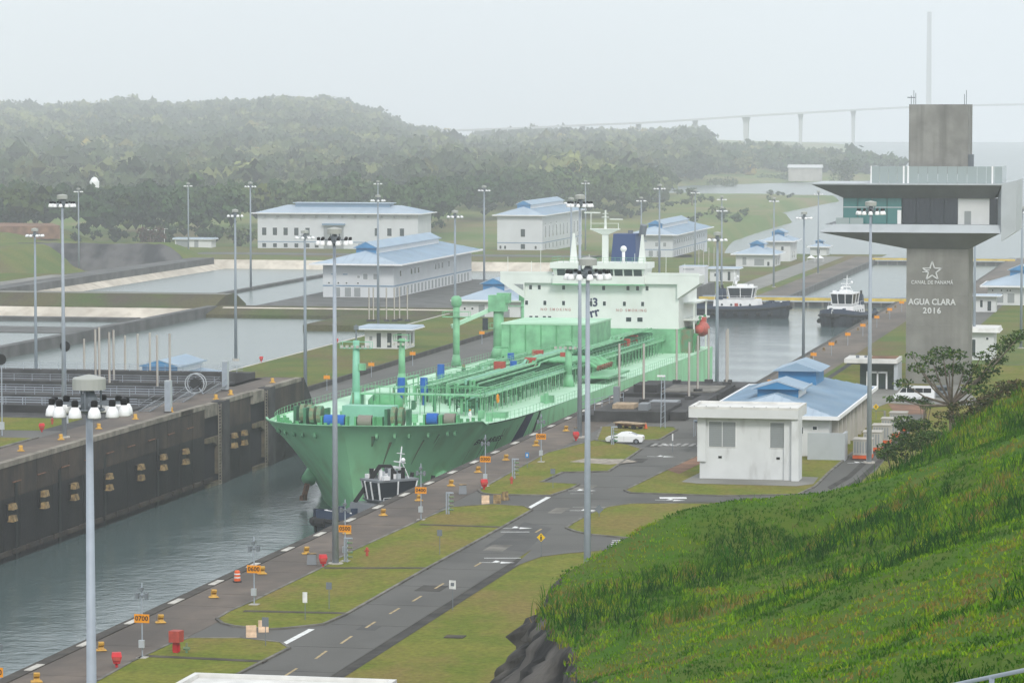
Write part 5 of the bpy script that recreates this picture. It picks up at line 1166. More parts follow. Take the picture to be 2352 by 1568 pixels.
for k in range(12):
    xa = xl + 2.6 + k * 2.2
    if xa < xr_ - 1: obj('balustrade_panel', MB().box(xa, xa + 2.1, -2.3, -2.26, zF1, zF1 + 1.0), 'glass_pale', tw) if k < 2 else None
# roof terrace screen
zt0, zt1 = zR1 + .2, tzp(382)
for a, c in ((2002, 2022), (2022, 2042), (2042, 2062), (2062, 2087), (2087, 2110), (2110, 2132), (2132, 2155), (2155, 2177), (2177, 2200), (2200, 2222), (2222, 2245), (2245, 2266), (2266, 2284), (2284, 2302)):
    obj('screen_panel', MB().box(tx(a) + .03, tx(c) - .03, -1.5, -1.44, zt0, zt1), 'glass_pale', tw)
for a, c in ((2001, 2004), (2075, 2079), (2085, 2089), (2278, 2282)): obj('screen_post', MB().box(tx(a), tx(c), -1.56, -1.38, zt0, zt1 + .05), 'trim_white', tw)
obj('screen_side', MB().box(tx(2302) - .06, tx(2302), -1.4, 9, zt0, zt1).box(tx(2002), tx(2002) + .06, -1.4, 9, zt0, zt1), 'glass_pale', tw)
obj('roof_plant', MB().box(TW - .3, TW + .5, 1, 3, tzp(400), tzp(355)), 'sign_grey', tw)
an = MB()
for x, h in ((.5, 1.4), (.9, 2.2), (1.2, 1.8), (TW - .9, 1.6), (TW - .6, 2.2)): an.cyl((x, .6, zc1), (x, .6, zc1 + h), .05, n=5)
an.box(-.1, 1.1, .4, .8, zc1 + 1.0, zc1 + 1.15); obj('aerials', an, 'sign_grey', tw, kind='stuff')
# raised lettering and the five-point star emblem
cx = tx(2141, 640)
lettering('AGUA CLARA', 1.32, 'letter_metal', tw, (cx, -.05, tzp(694)), depth=.06, w=2.0, sx=.9); lettering('2016', 1.28, 'letter_metal', tw, (cx, -.05, tzp(714)), depth=.06, w=2.0, space=1.15)
lettering('Canal de Panamá'.upper(), .80, 'letter_metal', tw, (cx, -.05, tzp(649)), depth=.06, w=1.2, space=1.05, sx=.86)
zs = tzp(623); R1, R2 = 1.55, .62
star = [((R1 if i % 2 == 0 else R2) * math.sin(i * math.pi / 5), (R1 if i % 2 == 0 else R2) * math.cos(i * math.pi / 5)) for i in range(10)]
st_ = MB()
for i in range(10):
    if i == 8: continue
    a, c = star[i], star[(i + 1) % 10]; st_.bar((cx + a[0], -.1, zs + a[1]), (cx + c[0], -.1, zs + c[1]), .14, .2)
for k, (x0_, x1_) in enumerate(((-1.5, -.2), (-1.3, -.4), (-1.55, -.7))): st_.bar((cx + x0_, -.1, zs + .48 - k * .3), (cx + x1_, -.1, zs + .48 - k * .3), .12, .14)
obj('star_emblem', st_, 'letter_metal', tw)
# -- entrance pavilion at the tower foot
p = G(1975, 892); pv = thing('entrance_pavilion', 'glazed entrance pavilion with a wide white canopy at the tower foot', 'pavilion', (p.x, p.y, 0))
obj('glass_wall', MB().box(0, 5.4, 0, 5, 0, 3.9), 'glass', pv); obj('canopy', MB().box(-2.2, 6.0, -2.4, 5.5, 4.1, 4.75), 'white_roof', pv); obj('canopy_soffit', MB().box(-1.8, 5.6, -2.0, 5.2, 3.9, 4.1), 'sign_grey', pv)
obj('roof_soil', MB().box(1.5, 5.6, -1.4, 4.8, 4.75, 4.8), 'soil', pv); obj('door_frame', MB().box(1.0, 1.25, -.12, 0, 0, 2.7).box(2.6, 2.85, -.12, 0, 0, 2.7).box(4.0, 4.25, -.12, 0, 0, 2.7).box(1.25, 4.0, -.12, 0, 2.4, 2.7), 'trim_white', pv)
obj('wall_fin', MB().box(5.4, 6.0, -1.8, 5, 0, 3.9), 'alu', pv); obj('roof_vent', MB().box(-.6, -.1, -.5, 0, 4.75, 5.2).box(.6, 1.0, .6, 1, 4.75, 5.1), 'sign_grey', pv)

# ================================================================== bridge far behind
BD = 5600.0; br = thing('cable_bridge', 'long pale road bridge with a tall single pylon fading in the haze', 'bridge', (0, 0, 0))
dk_px = [(960, 303), (1050, 300), (1212, 294), (1338, 288), (1467, 283), (1597, 275), (1714, 267), (1839, 260), (1960, 253), (2080, 247), (2133, 245), (2250, 242), (2420, 239)]
bp_ = [GD(x, y, BD) for x, y in dk_px]; dm = MB()
for a, c in zip(bp_[:-1], bp_[1:]): dm.bar(a, c, 30, 3.2)
obj('deck', dm, 'bridge_conc', br)
for x, y in dk_px[2:9]:
    q = GD(x, y, BD); wd = 9 if x == 1714 else 5.5; obj('pier', MB().frustum((q.x - wd / 3, q.x + wd / 3, q.y - 4, q.y + 4), (q.x - wd / 2, q.x + wd / 2, q.y - 5, q.y + 5), -32, q.z - 1.5).frustum((q.x - wd * .4, q.x + wd * .4, q.y - 4, q.y + 4), (q.x - wd * .75, q.x + wd * .75, q.y - 5, q.y + 5), q.z - 12, q.z - 1.6), 'bridge_conc', br)
q = GD(2133, 245, BD); qt = GD(2133, 28, BD)
obj('pylon', MB().frustum((q.x - 4.4, q.x + 4.4, q.y - 5, q.y + 5), (q.x - 3.2, q.x + 3.2, q.y - 4, q.y + 4), -32, qt.z), 'bridge_conc', br)
# ================================================================== lock gear and street furniture
def copies(root, spots, label=None):
    """spots: (x, y, z, rot); the prototype itself takes the first"""
    x, y, z, a = spots[0]; root.location = (x, y, z); root.rotation_euler = (0, 0, a); res = [root]
    for (x, y, z, a) in spots[1:]: res.append(dup(root, (x, y, z), a))
    return res
# mooring bollards (single bitt with an overhanging horn)
def bollard(name, label, group, m):
    t = thing(name, label, 'bollard', (0, 0, 0), 0, group)
    obj('base', MB().frustum((-.45, .45, -.36, .36), (-.36, .36, -.3, .3), 0, .1), m, t)
    obj('horn', MB().xprism([(-.28, .08), (.26, .08), (.12, .36), (.40, .46), (.44, .66), (.1, .72), (-.14, .62), (-.2, .36)], -.22, .22), m, t)
    return t
eb = bollard('bollard', 'yellow mooring bollard on the near quay', 'yellow bollards along the near quay', 'yellow')
sp = [G(x, y) for x, y in ((84, 1566), (232, 1494), (369, 1430), (491, 1372), (602, 1318), (704, 1272), (797, 1226), (880, 1184), (962, 1150), (1036, 1116), (1098, 1085), (1162, 1057), (1231, 1024), (1300, 990), (1352, 966))]
copies(eb, [(p.x, p.y, .05, R(205)) for p in sp])
wb_ = bollard('bollard', 'yellow mooring bollard along the coping of the dark west wall', 'yellow bollards on the west quay', 'yellow')
sp = [G(x, y) for x, y in ((48, 1036), (140, 1010), (227, 985), (311, 963), (393, 947), (496, 917), (530, 907), (626, 879))]
copies(wb_, [(max(p.x, -150.5) if p.x < -150.5 else min(p.x, -146.4), p.y, .05, R(30)) for p in sp])
lb_ = bollard('bollard', 'pale bollard on the lower quay beyond the plant building', 'bollards on the lower quay', 'yellow_pale')
copies(lb_, [(-87.6, y, ZL + .02, R(200)) for y in range(690, 950, 24)])
# numbered distance boards on posts
def board(num, px, py, zb=0.0, far=False, by=''):
    x, y = G(px, py, zb).xy if not far else (px, py)
    t = thing('distance_board', ('orange board numbered %s on a camera post %s' % (num, by)) if not far else '', 'sign', (x, y, zb), R(-2), 'orange distance boards')
    hb = 3.2 if not far else 2.6
    obj('post', MB().cyl((0, 0, 0), (0, 0, 6.0 if not far else 3.2), .06, n=8), 'galv', t)
    pn = obj('panel', MB().box(-.62, .62, -.1, -.06, hb - .34, hb + .34), 'orange', t)
    if not far:
        o = lettering(num, .52, 'letter_dark', pn, (0, -.11, hb), depth=.01, space=1.05, w=1.5)
        obj('lamp_arm', MB().box(-.45, .45, -.1, .1, 4.9, 5.02).box(-.5, -.25, -.15, .15, 4.75, 5.2).box(.25, .5, -.15, .15, 4.75, 5.2), 'sign_grey', t)
        obj('junction_box', MB().box(-.22, .22, -.25, .02, .9, 1.5), 'alu', t); obj('foot', MB().box(-.4, .4, -.4, .4, 0, .14), 'pale_conc', t)
        obj('camera', MB().box(-.12, .12, -.3, .15, 5.4, 5.65), 'sign_grey', t)
    return t
for num, px, py, by in (('0800', -10, 1645, 'beyond the last near bollard'), ('0700', 327, 1512, 'beside the red valve cabinet'), ('0600', 584, 1390, 'beside the orange traffic drum'), ('0500', 793, 1290, 'beside the tall quay mast'), ('0400', 967, 1195, 'in front of the near tug'), ('0300', 1115, 1118, 'beside the yellowish barriers'), ('0200', 1243, 1062, 'below the blue band of the hull')): board(num, px, py, by=by)
fbd = board('', -83.5, 640, ZL, True); fbd['label'] = 'small orange distance board on the lower quay right of the far water'; fbd['group'] = 'orange boards on the lower quay'
for k in range(8): dup(fbd, (-84.2, 648 + 33 * (k + 1), ZL), 0)
wbd = dup(fbd, (-149, 600, ZL), 0, 'small orange distance board on the lower road left of the tanker', 'orange boards left of the tanker')
for px, py in ((853, 866), (1107, 790), (948, 840)): p = G(px, py, ZL); dup(fbd, (p.x, p.y, ZL), 0, 'small orange distance board on the lower road left of the tanker', 'orange boards left of the tanker')
p = G(751, 897, ZL); wbd.location = (p.x, p.y, ZL)
# fenders on the west wall: brackets with two timber blocks
def fender(x, y, z):
    t = thing('wall_fender', 'pair of weathered yellowish fender blocks bolted to the dark west wall', 'fender', (x, y, z), 0, 'fender pairs on the west wall')
    obj('bracket', MB().box(-.3, .25, -1.0, 1.0, -1.0, 1.0), 'black', t)
    for zz in (.32, -1.15): obj('block', MB().frustum((.1, .9, -.85, .85), (.25, .75, -.7, .7), zz, zz + .75), 'yellow_pale', t)
    return t
fx = fender(XL, 400, -5)
spots = []
for px, py in ((20, 1175), (94, 1145), (163, 1127), (243, 1105), (316, 1083), (368, 1060), (419, 1047)):
    r_ = ray(px, py); tt = (XL - CP[0]) / r_[0]; q = CP + r_ * tt; spots.append((XL, q[1], q[2], 0))
for px, py in ((531, 1010), (554, 1004)):
    r_ = ray(px, py); tt = (XL - CP[0]) / r_[0]; q = CP + r_ * tt; spots.append((XL, q[1], q[2], 0))
copies(fx, spots)
# round mirrors on posts
for px, py, ph, lab in ((152, 985, 795, 'round black backed mirror on a post beside the west quay mast'), (5, 1000, 825, 'round black backed mirror on a post at the grass yard of the west quay')):
    b0 = G(px, py); hh = GY(px, ph, b0.y).z; t = thing('mirror_post', lab, 'mirror', (b0.x, b0.y, 0))
    obj('post', MB().cyl((0, 0, 0), (0, 0, hh), .09, n=8), 'galv', t); obj('disc', MB().cyl((0, -.05, hh), (0, -.2, hh), .72, n=20), 'black', t); obj('arm', MB().box(-.5, .3, -.1, .1, .8, 1.8), 'alu', t)
# guide poles of the rolling gates
def gpole(x, y, z, h, lab, grp):
    t = thing('gate_guide_pole', lab, 'pole', (x, y, z), 0, grp)
    obj('shaft', MB().box(-.12, .12, -.12, .12, 0, h), 'pale_conc', t); obj('edge_rail', MB().box(-.18, -.125, -.08, .08, .2, h), 'rust', t); obj('foot', MB().box(-.6, .6, -.5, .5, 0, .5), 'dark_conc', t); return t
gw = gpole(0, 0, 0, 8.4, 'slim pale guide pole standing in the west gate pits', 'guide poles of the west gate pits')
copies(gw, [(*G(px_, py_).xy, 0.0, 0) for px_, py_ in ((220, 878), (229, 872), (252, 886), (262, 880), (362, 894), (391, 890))])
gb = gpole(0, 0, 0, 15.5, 'taller guide pole rising from the basin behind the blue roofed pump house', 'guide poles in the saving basin')
copies(gb, [(GY(px_, 840, yy_).x, yy_, -11.3, 0) for px_, yy_ in ((194, 556), (288, 566), (317, 570), (345, 574))])
for px, py in ((858, 738), (888, 738), (906, 738), (918, 736), (936, 738), (848, 738)):
    p = G(px, py, -9.7); dup(gw, (p.x, p.y, -9.7), 0, 'slim pale guide pole in the row behind the kiosk left of the tanker', 'guide poles behind the kiosk')
for px, py in ((1605, 622), (1616, 620), (1628, 618), (1640, 616)):
    p = G(px, py, -20); dup(gw, (p.x, p.y, -20), 0, 'slim pale guide pole in the row right of the white two storey building', 'guide poles of the third lock')
# east gate machinery: dark stepped concrete blocks, poles, rails
def block(x0, x1, y0, y1, z1, m='dark_conc', z0=-.5): return MB().box(x0, x1, y0, y1, z0, z1), m
em = thing('gate_machinery', 'dark stepped concrete gate machinery beside the tanker on the near quay', 'gate machinery', (-80, 469, 0))
def eb_(name, x0, x1, y0, y1, z0, z1, m): return obj(name, MB().box(x0 + 80, x1 + 80, y0 - 469, y1 - 469, z0, z1), m, em)
eb_('plinth', -85.4, -75.6, 466, 482, -.3, 1.5, 'dark_conc'); eb_('plinth', -86.5, -74.5, 484, 498, -.3, .8, 'dark_conc'); eb_('plinth', -87.5, -73, 500, 518, -.3, 1.2, 'dark_conc2'); eb_('plinth', -88.5, -66, 520, 530.5, -.3, .7, 'dark_conc')
eb_('buttress', -75.4, -73.2, 470, 500, -.3, 1.2, 'dark_conc'); eb_('step', -87.5, -85.4, 466, 476, -.3, .9, 'dark_conc'); eb_('winch_box', -83.5, -80.5, 470, 474, 1.5, 2.1, 'wood'); eb_('winch_box', -79.5, -78.2, 468, 471, 1.5, 2.4, 'alu_dark'); eb_('cabinet', -84.8, -84.0, 478, 479, 1.5, 3.9, 'alu_dark')
eb_('hatch', -81, -77, 486, 490, .8, 1.2, 'alu_dark'); eb_('wheel_house', -86, -82.5, 502, 508, 1.2, 2.3, 'dark_conc2'); eb_('slab_deck', -82, -74, 503, 515, 1.2, 1.35, 'kerb')
rl = MB()
for k in range(7): rl.bar((-87.4 + 80 + k * .5, 466.2 - 469 + k * 3, .9), (-87.4 + 80 + k * .5, 466.2 - 469 + k * 3, 2.6), .07, .07)
for z in (2.0, 2.6): rl.bar((-87.4 + 80, 466.2 - 469, z), (-84.4 + 80, 484 - 469, z), .06, .06)
obj('handrail', rl, 'galv', em)
ge = gpole(0, 0, 0, 8.4, 'slim pale guide pole standing on the dark gate machinery right of the tanker', 'guide poles of the east gate machinery')
copies(ge, [(-80.9, 481.0, 1.5, 0), (-76.6, 495.3, .8, 0), (-76.6, 503.8, 1.2, 0), (-83.3, 526, .7, 0), (-78.6, 528, .7, 0), (-75.6, 528, .7, 0), (-75.2, 524, .7, 0), (-86.0, 490, .8, 0)])
p = G(1520, 985); lp = thing('lattice_post', 'grey lattice post with a white lamp in front of the dark gate machinery', 'lamp post', (p.x, p.y + 1, 0))
lm_ = MB()
for sx in (-.3, .3): lm_.bar((sx, 0, 0), (sx * .7, 0, 7.0), .1, .1)
for k in range(8): lm_.bar((-.28, 0, .5 + k * .8), (.28, 0, .9 + k * .8), .05, .05)
obj('frame', lm_, 'galv', lp); obj('lamp', MB().box(-.8, .3, -.2, .2, 7.0, 7.2), 'trim_white', lp)
# yellow topped rolling gates across the chamber
for Y, z, lab, wv in ((YG2, ZL, 'rolling lock gate with yellow railing closing the chamber behind the far tugs', ZW), (YG3, ZLL, 'farther rolling lock gate with yellow railing beyond the third chamber', -22)):
    t = thing('rolling_gate', lab, 'lock gate', (0, Y, z))
    obj('gate_leaf', MB().box(XL - 4, XR + 4, -3.5, 3.9, -16, -.4), 'dark_conc', t); obj('walkway', MB().box(XL - 4, XR + 4, -3.8, 3.9, -.4, -.1), 'alu', t)
    obj('yellow_rail', MB().box(XL - 1, XR + 4, -3.75, -3.6, .0, .85), 'gate_yellow', t); obj('rail_back', MB().box(XL - 1, XR + 4, 3.6, 3.75, .0, .85), 'galv', t)
    for k in range(14): obj('rib', MB().box(XL + 1 + k * 4.1, XL + 1.5 + k * 4.1, -3.75, -3.5, -3.4, -.4), 'kerb', t)
# railings over the gate pits
def railing(x0, x1, y, z, lab):
    t = thing('pit_railing', lab, 'railing', (x0, y, z), 0, 'railings over the west gate pits'); L = x1 - x0
    for zz in (.4, .75, 1.1): obj('rail', MB().bar((0, 0, zz), (L, 0, zz), .06, .06), 'galv', t)
    pm = MB().bar((0, 0, 0), (0, 0, 1.12), .06, .06).mesh('post'); pm.materials.append(MATS['galv'])
    for k in range(int(L / 3) + 1): obj('post', pm, None, t, loc=(k * 3, 0, 0))
LAB = 'grey guard railing on a low dark wall of the west gate pits'
for y, z in ((465.0, 1.0), (474.4, .2), (481.4, -.5), (492.4, .1), (504.4, -.5), (516.4, .2), (529, 1.0)): railing(-200 if y > 490 else -180, -154, y - .2, z, LAB)
for k in range(3):
    y0 = 468 + k * 16
    t = thing('access_stair', 'grey open stair frame by the gate slots on the west quay', 'stair', (-151.8, y0, 0), 0, 'stairs by the gate slots')
    for s_ in (0, 1.6): obj('stringer', MB().bar((s_, 0, .05), (s_ + .3, 7, 1.0), .1, .2), 'alu_dark', t)
    for j in range(8): obj('tread', MB().box(.1, 1.7, .4 + j * 1.05, .75 + j * 1.05, .05 + j * .11, .1 + j * .11), 'alu_dark', t)
    [obj('handrail', MB().bar((s_, 0, 1.0), (s_ + .3, 7, 1.9), .05, .05), 'alu_dark', t) for s_ in (0, 1.6)]
cr = thing('cable_reel', 'large open cable reel among the west gate pits', 'cable reel', (*G(447, 905).xy, 0)); 
for sy in (0, 1.2):
    rg = MB(); pts = [(1.5 * math.cos(2 * math.pi * k / 16), sy, 1.6 + 1.5 * math.sin(2 * math.pi * k / 16)) for k in range(17)]; rg.tube(pts, .09, 6); obj('rim', rg, 'alu', cr)
obj('hub', MB().cyl((0, 0, 1.6), (0, 1.2, 1.6), .8, n=14), 'rubber', cr); obj('stand', MB().bar((-1.2, .6, 0), (0, .6, 1.6), .15, .15).bar((1.2, .6, 0), (0, .6, 1.6), .15, .15), 'galv', cr)
for px, py, zz in ((518, 897, 0), (387, 947, 0)):
    p = G(px, py); c = thing('control_cabinet', 'tall pale grey control cabinet at the west gate slots', 'cabinet', (p.x, p.y, 0), 0, 'control cabinets at the gate slots'); obj('cabinet', MB().box(-.45, .45, -.4, .4, .2, 4.6), 'alu', c); obj('plinth', MB().box(-.55, .55, -.5, .5, 0, .2), 'dark_conc', c); obj('door_line', MB().box(-.4, .4, -.42, -.4, .4, 4.4), 'galv', c)
# red hose cabinets, hydrants
def hose_cab(px, py, lab, z=0):
    p = G(px, py, z); t = thing('hose_cabinet', lab, 'fire cabinet', (p.x, p.y, z + .09), R(20)); obj('box', MB().frustum((-.24, .24, -.24, .24), (-.4, .4, -.34, .34), .3, .85).frustum((-.4, .4, -.34, .34), (-.34, .34, -.08, .34), .85, 1.15), 'red', t); obj('leg', MB().box(-.1, .1, -.1, .1, 0, .4), 'red', t); obj('opening', MB().box(-.28, .28, -.36, -.3, .55, .82), 'brick_red', t); return t
hose_cab(268, 1534, 'red hose cabinet with sloping lid at the kerb near board 0700'); hose_cab(742, 1303, 'red hose cabinet with sloping lid beside the tall mast on the quay'); hose_cab(1112, 1125, 'red hose cabinet with sloping lid beside board 0300')
hose_cab(1323, 1013, 'red hose cabinet with sloping lid beside the white car'); hose_cab(96, 993, 'red hose cabinet on the grass of the west quay'); hose_cab(600, 832, 'red hose cabinet at the basin edge left of the tanker', -9.6); hose_cab(773, 790, 'red hose cabinet on the grass beside the white kiosk', -9.6)
for px, py, lab in ((843, 1278, 'small red hydrant on the grass near board 0500'), (1175, 1112, 'small red hydrant on the grass beside the sandy patch'), (120, 975, 'small red hydrant on the west quay grass')):
    p = G(px, py); t = thing('hydrant', lab, 'hydrant', (p.x, p.y, .09)); obj('barrel', MB().lathe([(.14, 0), (.14, .6), (.17, .62), (.12, .8), (.02, .85)], 10), 'brick_red', t); obj('outlets', MB().cyl((-.25, 0, .5), (.25, 0, .5), .07, n=8), 'brick_red', t)
p = G(405, 1500); t = thing('valve_cabinet', 'square red cabinet on a thick stem at the island near board 0700', 'cabinet', (p.x, p.y, .09), R(-8)); obj('box', MB().box(-.45, .45, -.45, .45, .85, 1.75), 'brick_red', t); obj('stem', MB().box(-.2, .2, -.2, .2, 0, .9).box(-.32, .32, -.05, .05, .1, .7), 'red', t); obj('valve', MB().cyl((.6, .1, .35), (1.1, .1, .35), .14, n=8).cyl((.85, .1, 0), (.85, .1, .8), .09, n=8), 'rust_green', t)
# barrel, barriers, boxes, standpipes
p = G(545, 1336); t = thing('traffic_drum', 'orange traffic drum with white bands at the quay edge', 'traffic drum', (p.x, p.y, .02)); obj('body', MB().lathe([(.3, .05), (.3, .3), (.28, .3), (.28, .6), (.26, .6), (.26, .95), (.2, 1.05)], 14), 'orange_red', t)
for z in (.36, .68): obj('band', MB().lathe([(.295, z), (.285, z + .12)], 14), 'paint_white', t)
obj('rubber_foot', MB().lathe([(.42, 0), (.42, .07), (.3, .1)], 14), 'rubber', t)
for i, (px, py, a, m, lab) in enumerate(((577, 1462, 20, 'beige', 'beige concrete barrier at the mouth of the crossing by board 0600'), (605, 1450, 20, 'beige', 'second beige concrete barrier by the grey sign near board 0600'), (1115, 1157, 15, 'beige', 'short beige barrier standing apart near board 0300'), (1142, 1155, 10, 'yellow_pale', 'yellowish barrier in the middle of the group near board 0300'), (1160, 1148, 60, 'yellow_pale', 'yellowish barrier turned edge on beside the grass near board 0300'))):
    p = G(px, py); t = tag(obj('jersey_barrier', MB().xprism([(-.3, 0), (.3, 0), (.24, .22), (.12, .4), (.09, .95), (-.09, .95), (-.12, .4), (-.24, .22)], -.42, .42), m, loc=(p.x, p.y, 0)), lab, 'barrier'); t.rotation_euler.z = R(a)
for px, py, lab in ((1063, 1134, 'blue grey utility box tilted near board 0400'), (716, 1296, 'grey green utility box beside the tall mast foot'), (1325, 1000, 'grey slanted utility box near the white car')):
    p = G(px, py); t = thing('utility_box', lab, 'utility box', (p.x, p.y, .02), R(10)); obj('body', MB().frustum((-.45, .45, -.35, .35), (-.38, .38, -.2, .35), 0, 1.0), 'alu_dark', t); obj('lid', MB().box(-.42, .42, -.25, .38, 1.0, 1.08), 'yellow_pale', t)
for px, py, lab in ((1033, 1182, 'grey standpipe frame with valves on the grass near board 0400'), (1184, 1100, 'grey standpipe frame with valves between the blue sign and the hose cabinet'), (1411, 1022, 'grey standpipe frame on the grass beside the white car'), (800, 1292, 'short standpipe with valves beside board 0500')):
    p = G(px, py); t = thing('standpipe', lab, 'standpipe', (p.x, p.y, .09)); obj('pipes', MB().cyl((-.35, 0, 0), (-.35, 0, 2.3), .09, n=8).cyl((-.1, 0, 0), (-.1, 0, 2.3), .09, n=8).cyl((-.4, 0, 2.25), (.4, 0, 2.25), .09, n=8), 'galv', t)
    for k in range(4): obj('valve', MB().cyl((-.05, -.1, .5 + k * .45), (.45, -.1, .5 + k * .45), .1, n=8), 'rust_green', t)
# signs on posts
def sign(px, py, h, w_, hh, m, lab, shape='box', rot=0, back=None):
    p = G(px, py); t = thing('road_sign', lab, 'sign', (p.x, p.y, 0), R(rot)); obj('post', MB().cyl((0, 0, 0), (0, 0, h + hh / 2), .035, n=6), 'sign_grey', t)
    if shape == 'box': pn = obj('panel', MB().box(-w_ / 2, w_ / 2, -.07, -.04, h - hh / 2, h + hh / 2), m, t)
    else: pn = obj('panel', MB().add([(0, -.07, h - w_), (w_, -.07, h), (0, -.07, h + w_), (-w_, -.07, h)], [(0, 1, 2, 3)]), m, t)
    return t, pn
t, pn = sign(1243, 1277, 1.85, .42, .6, 'sign_yellow', 'yellow diamond pedestrian warning sign at the side road corner', 'diamond')
obj('pictogram', MB().box(-.07, .07, -.09, -.075, 1.72, 1.95).box(-.05, .05, -.09, -.075, 2.0, 2.1).box(-.1, -.03, -.09, -.075, 1.55, 1.72).box(.02, .1, -.09, -.075, 1.55, 1.72), 'letter_dark', pn)
t, pn = sign(1040, 1400, 2.2, .62, .75, 'paint_white', 'white notice board standing at the right edge of the main road', rot=-10); obj('print', MB().box(-.16, .16, -.085, -.075, 2.08, 2.38), 'sign_grey', pn)
sign(701, 1425, 2.0, .4, .9, 'paint_white', 'narrow white sign on the island by board 0600'); sign(756, 1400, 2.1, .5, .6, 'sign_grey', 'grey backed sign on the island by board 0600, right of the white one'); sign(610, 1484, 2.0, .55, .75, 'sign_grey', 'grey backed sign at the barriers near board 0700'); sign(1010, 1275, 2.2, .5, .6, 'sign_grey', 'grey backed sign in the middle of the long grass island')
t, pn = sign(1211, 1075, 1.6, .45, .65, 'sign_blue', 'small blue sign with a white mark near board 0200'); obj('mark', MB().box(-.1, .1, -.09, -.075, 1.45, 1.75), 'paint_white', pn)
sign(1270, 1122, 2.0, .55, .6, 'sign_grey', 'grey backed sign on the island beside the sandy patch'); sign(1376, 1188, .9, .5, .5, 'sign_grey', 'low grey backed sign leaning at the corner of the side road island', 'diamond'); sign(1545, 1038, 1.9, .16, .9, 'paint_white', 'thin white marker post by the crosswalk near the white car')
t, pn = sign(2012, 965, 1.9, .42, .6, 'sign_yellow', 'yellow diamond warning sign behind the curved road mast', 'diamond'); obj('pictogram', MB().box(-.06, .06, -.09, -.075, 1.7, 2.1), 'letter_dark', pn)
# painted road markings
mk = MB; ZM = .012
def stripe(px0, py0, px1, py1, w_, m, name='road_line'):
    a = G(px0, py0); c = G(px1, py1); b2 = MB(); d = (c - a).xy.normalized(); n2 = Vector((-d.y, d.x)) * w_ / 2
    b2.add([(a.x - n2.x, a.y - n2.y, ZM), (a.x + n2.x, a.y + n2.y, ZM), (c.x + n2.x, c.y + n2.y, ZM), (c.x - n2.x, c.y - n2.y, ZM)], [(0, 1, 2, 3)]); return obj(name, b2, m, road)
stripe(650, 1479, 716, 1444, .55, 'paint_white'); stripe(1210, 1169, 1260, 1141, .55, 'paint_white'); stripe(1112, 1281, 1196, 1281, .3, 'paint_white'); stripe(1150, 1221, 1216, 1221, .3, 'paint_white'); stripe(1315, 1164, 1392, 1164, .3, 'paint_faded'); stripe(1310, 1133, 1362, 1133, .3, 'paint_faded')
for a, c in (((655, 1551), (682, 1534)), ((725, 1512), (750, 1494)), ((783, 1477), (808, 1460)), ((840, 1441), (862, 1427)), ((895, 1409), (917, 1396)), ((948, 1380), (968, 1368)), ((999, 1351), (1019, 1339)), ((1090, 1300), (1106, 1291)), ((1230, 1222), (1244, 1214))): stripe(*a, *c, .22, 'paint_yellow')
def arrow(px, py, L=3.0, rot=90):
    p = G(px, py); b2 = MB(); pts = [(0, -L / 2), (.14, -L / 2), (.14, L * .1), (.5, L * .1), (.07, L / 2), (-.36, L * .1), (0, L * .1)]
    pts2 = [(-.5 + .0, -L * .1), (-.14, -L * .28), (-.14, -L * .05)]
    a = R(rot); rotp = lambda q: (p.x + 1.6 * q[0] * math.cos(a) - q[1] * math.sin(a), p.y + 1.6 * q[0] * math.sin(a) + q[1] * math.cos(a), ZM)
    b2.add([rotp(q) for q in pts], [tuple(range(7))]); b2.add([rotp((-.9, -.2)), rotp((0, -.5)), rotp((.14, -.1)), rotp((-.5, .25))], [(0, 1, 2, 3)]); return obj('arrow_marking', b2, 'paint_white', road)
for px, py, a in ((1142, 1291, -80), (1186, 1212, -80), (1345, 1172, -80), (1335, 1126, -80), (1530, 1022, -85), (1518, 1048, -85), (1540, 1148, -88), (1850, 1088, -60), (1975, 1062, -60)): arrow(px, py, 3.4, a)
for k in range(7): stripe(1497 + 17.5 * k, 1024, 1509 + 17.5 * k, 1018, .5, 'paint_faded', 'crossing_bar')
for k in range(5): stripe(1400 + k * 1.5, 1258 - k * 4.2, 1442 + k * 1.5, 1257 - k * 4.2, .42, 'paint_white', 'crossing_bar')
stripe(1515, 1143, 1577, 1143, 1.6, 'paint_white')
for pts_ in ([(1900, 1118), (1945, 1092), (1990, 1050), (2030, 1005), (2060, 978), (2068, 980), (2040, 1008), (2003, 1053), (1955, 1097), (1908, 1124)], [(1930, 1122), (1968, 1100), (2012, 1060), (2050, 1012), (2080, 982), (2087, 985), (2060, 1015), (2022, 1064), (1978, 1106), (1938, 1127)]): obj('tyre_mark', MB().prism(poly(pts_), 0, ZM - .004, top_only=True), 'shoulder', road)
for px, py, w_, l_ in ((1045, 1461, 1.6, 1.2), ): 
    p = G(px, py); o = obj('manhole_cover', MB().box(-.8, .8, -.7, .7, -.05, .03), 'ditch', loc=(p.x, p.y, 0)); tag(o, 'dark rectangular manhole cover in the lawn right of the road', 'manhole')
p = G(1447, 985); t = thing('flat_trailer', 'flat timber topped trailer parked behind the white car', 'trailer', (p.x, p.y, 0), R(-28)); obj('deck', MB().box(-2.2, 2.2, -.9, .9, .75, .9), 'wood', t); obj('chassis', MB().box(-2.0, 2.0, -.7, .7, .45, .75), 'rust', t)
for sx in (-1.2, 1.2):
    for sy in (-.75, .75): obj('wheel', MB().cyl((sx, sy - .1, .35), (sx, sy + .1, .35), .35, n=14), 'rubber', t)
p = G(1483, 985); t = thing('traffic_cone', 'red traffic cone leaning by the flat trailer', 'cone', (p.x, p.y, 0)); obj('body', MB().lathe([(.28, .05), (.06, .9)], 12), 'orange_red', t); obj('foot', MB().box(-.32, .32, -.32, .32, 0, .06), 'red', t)
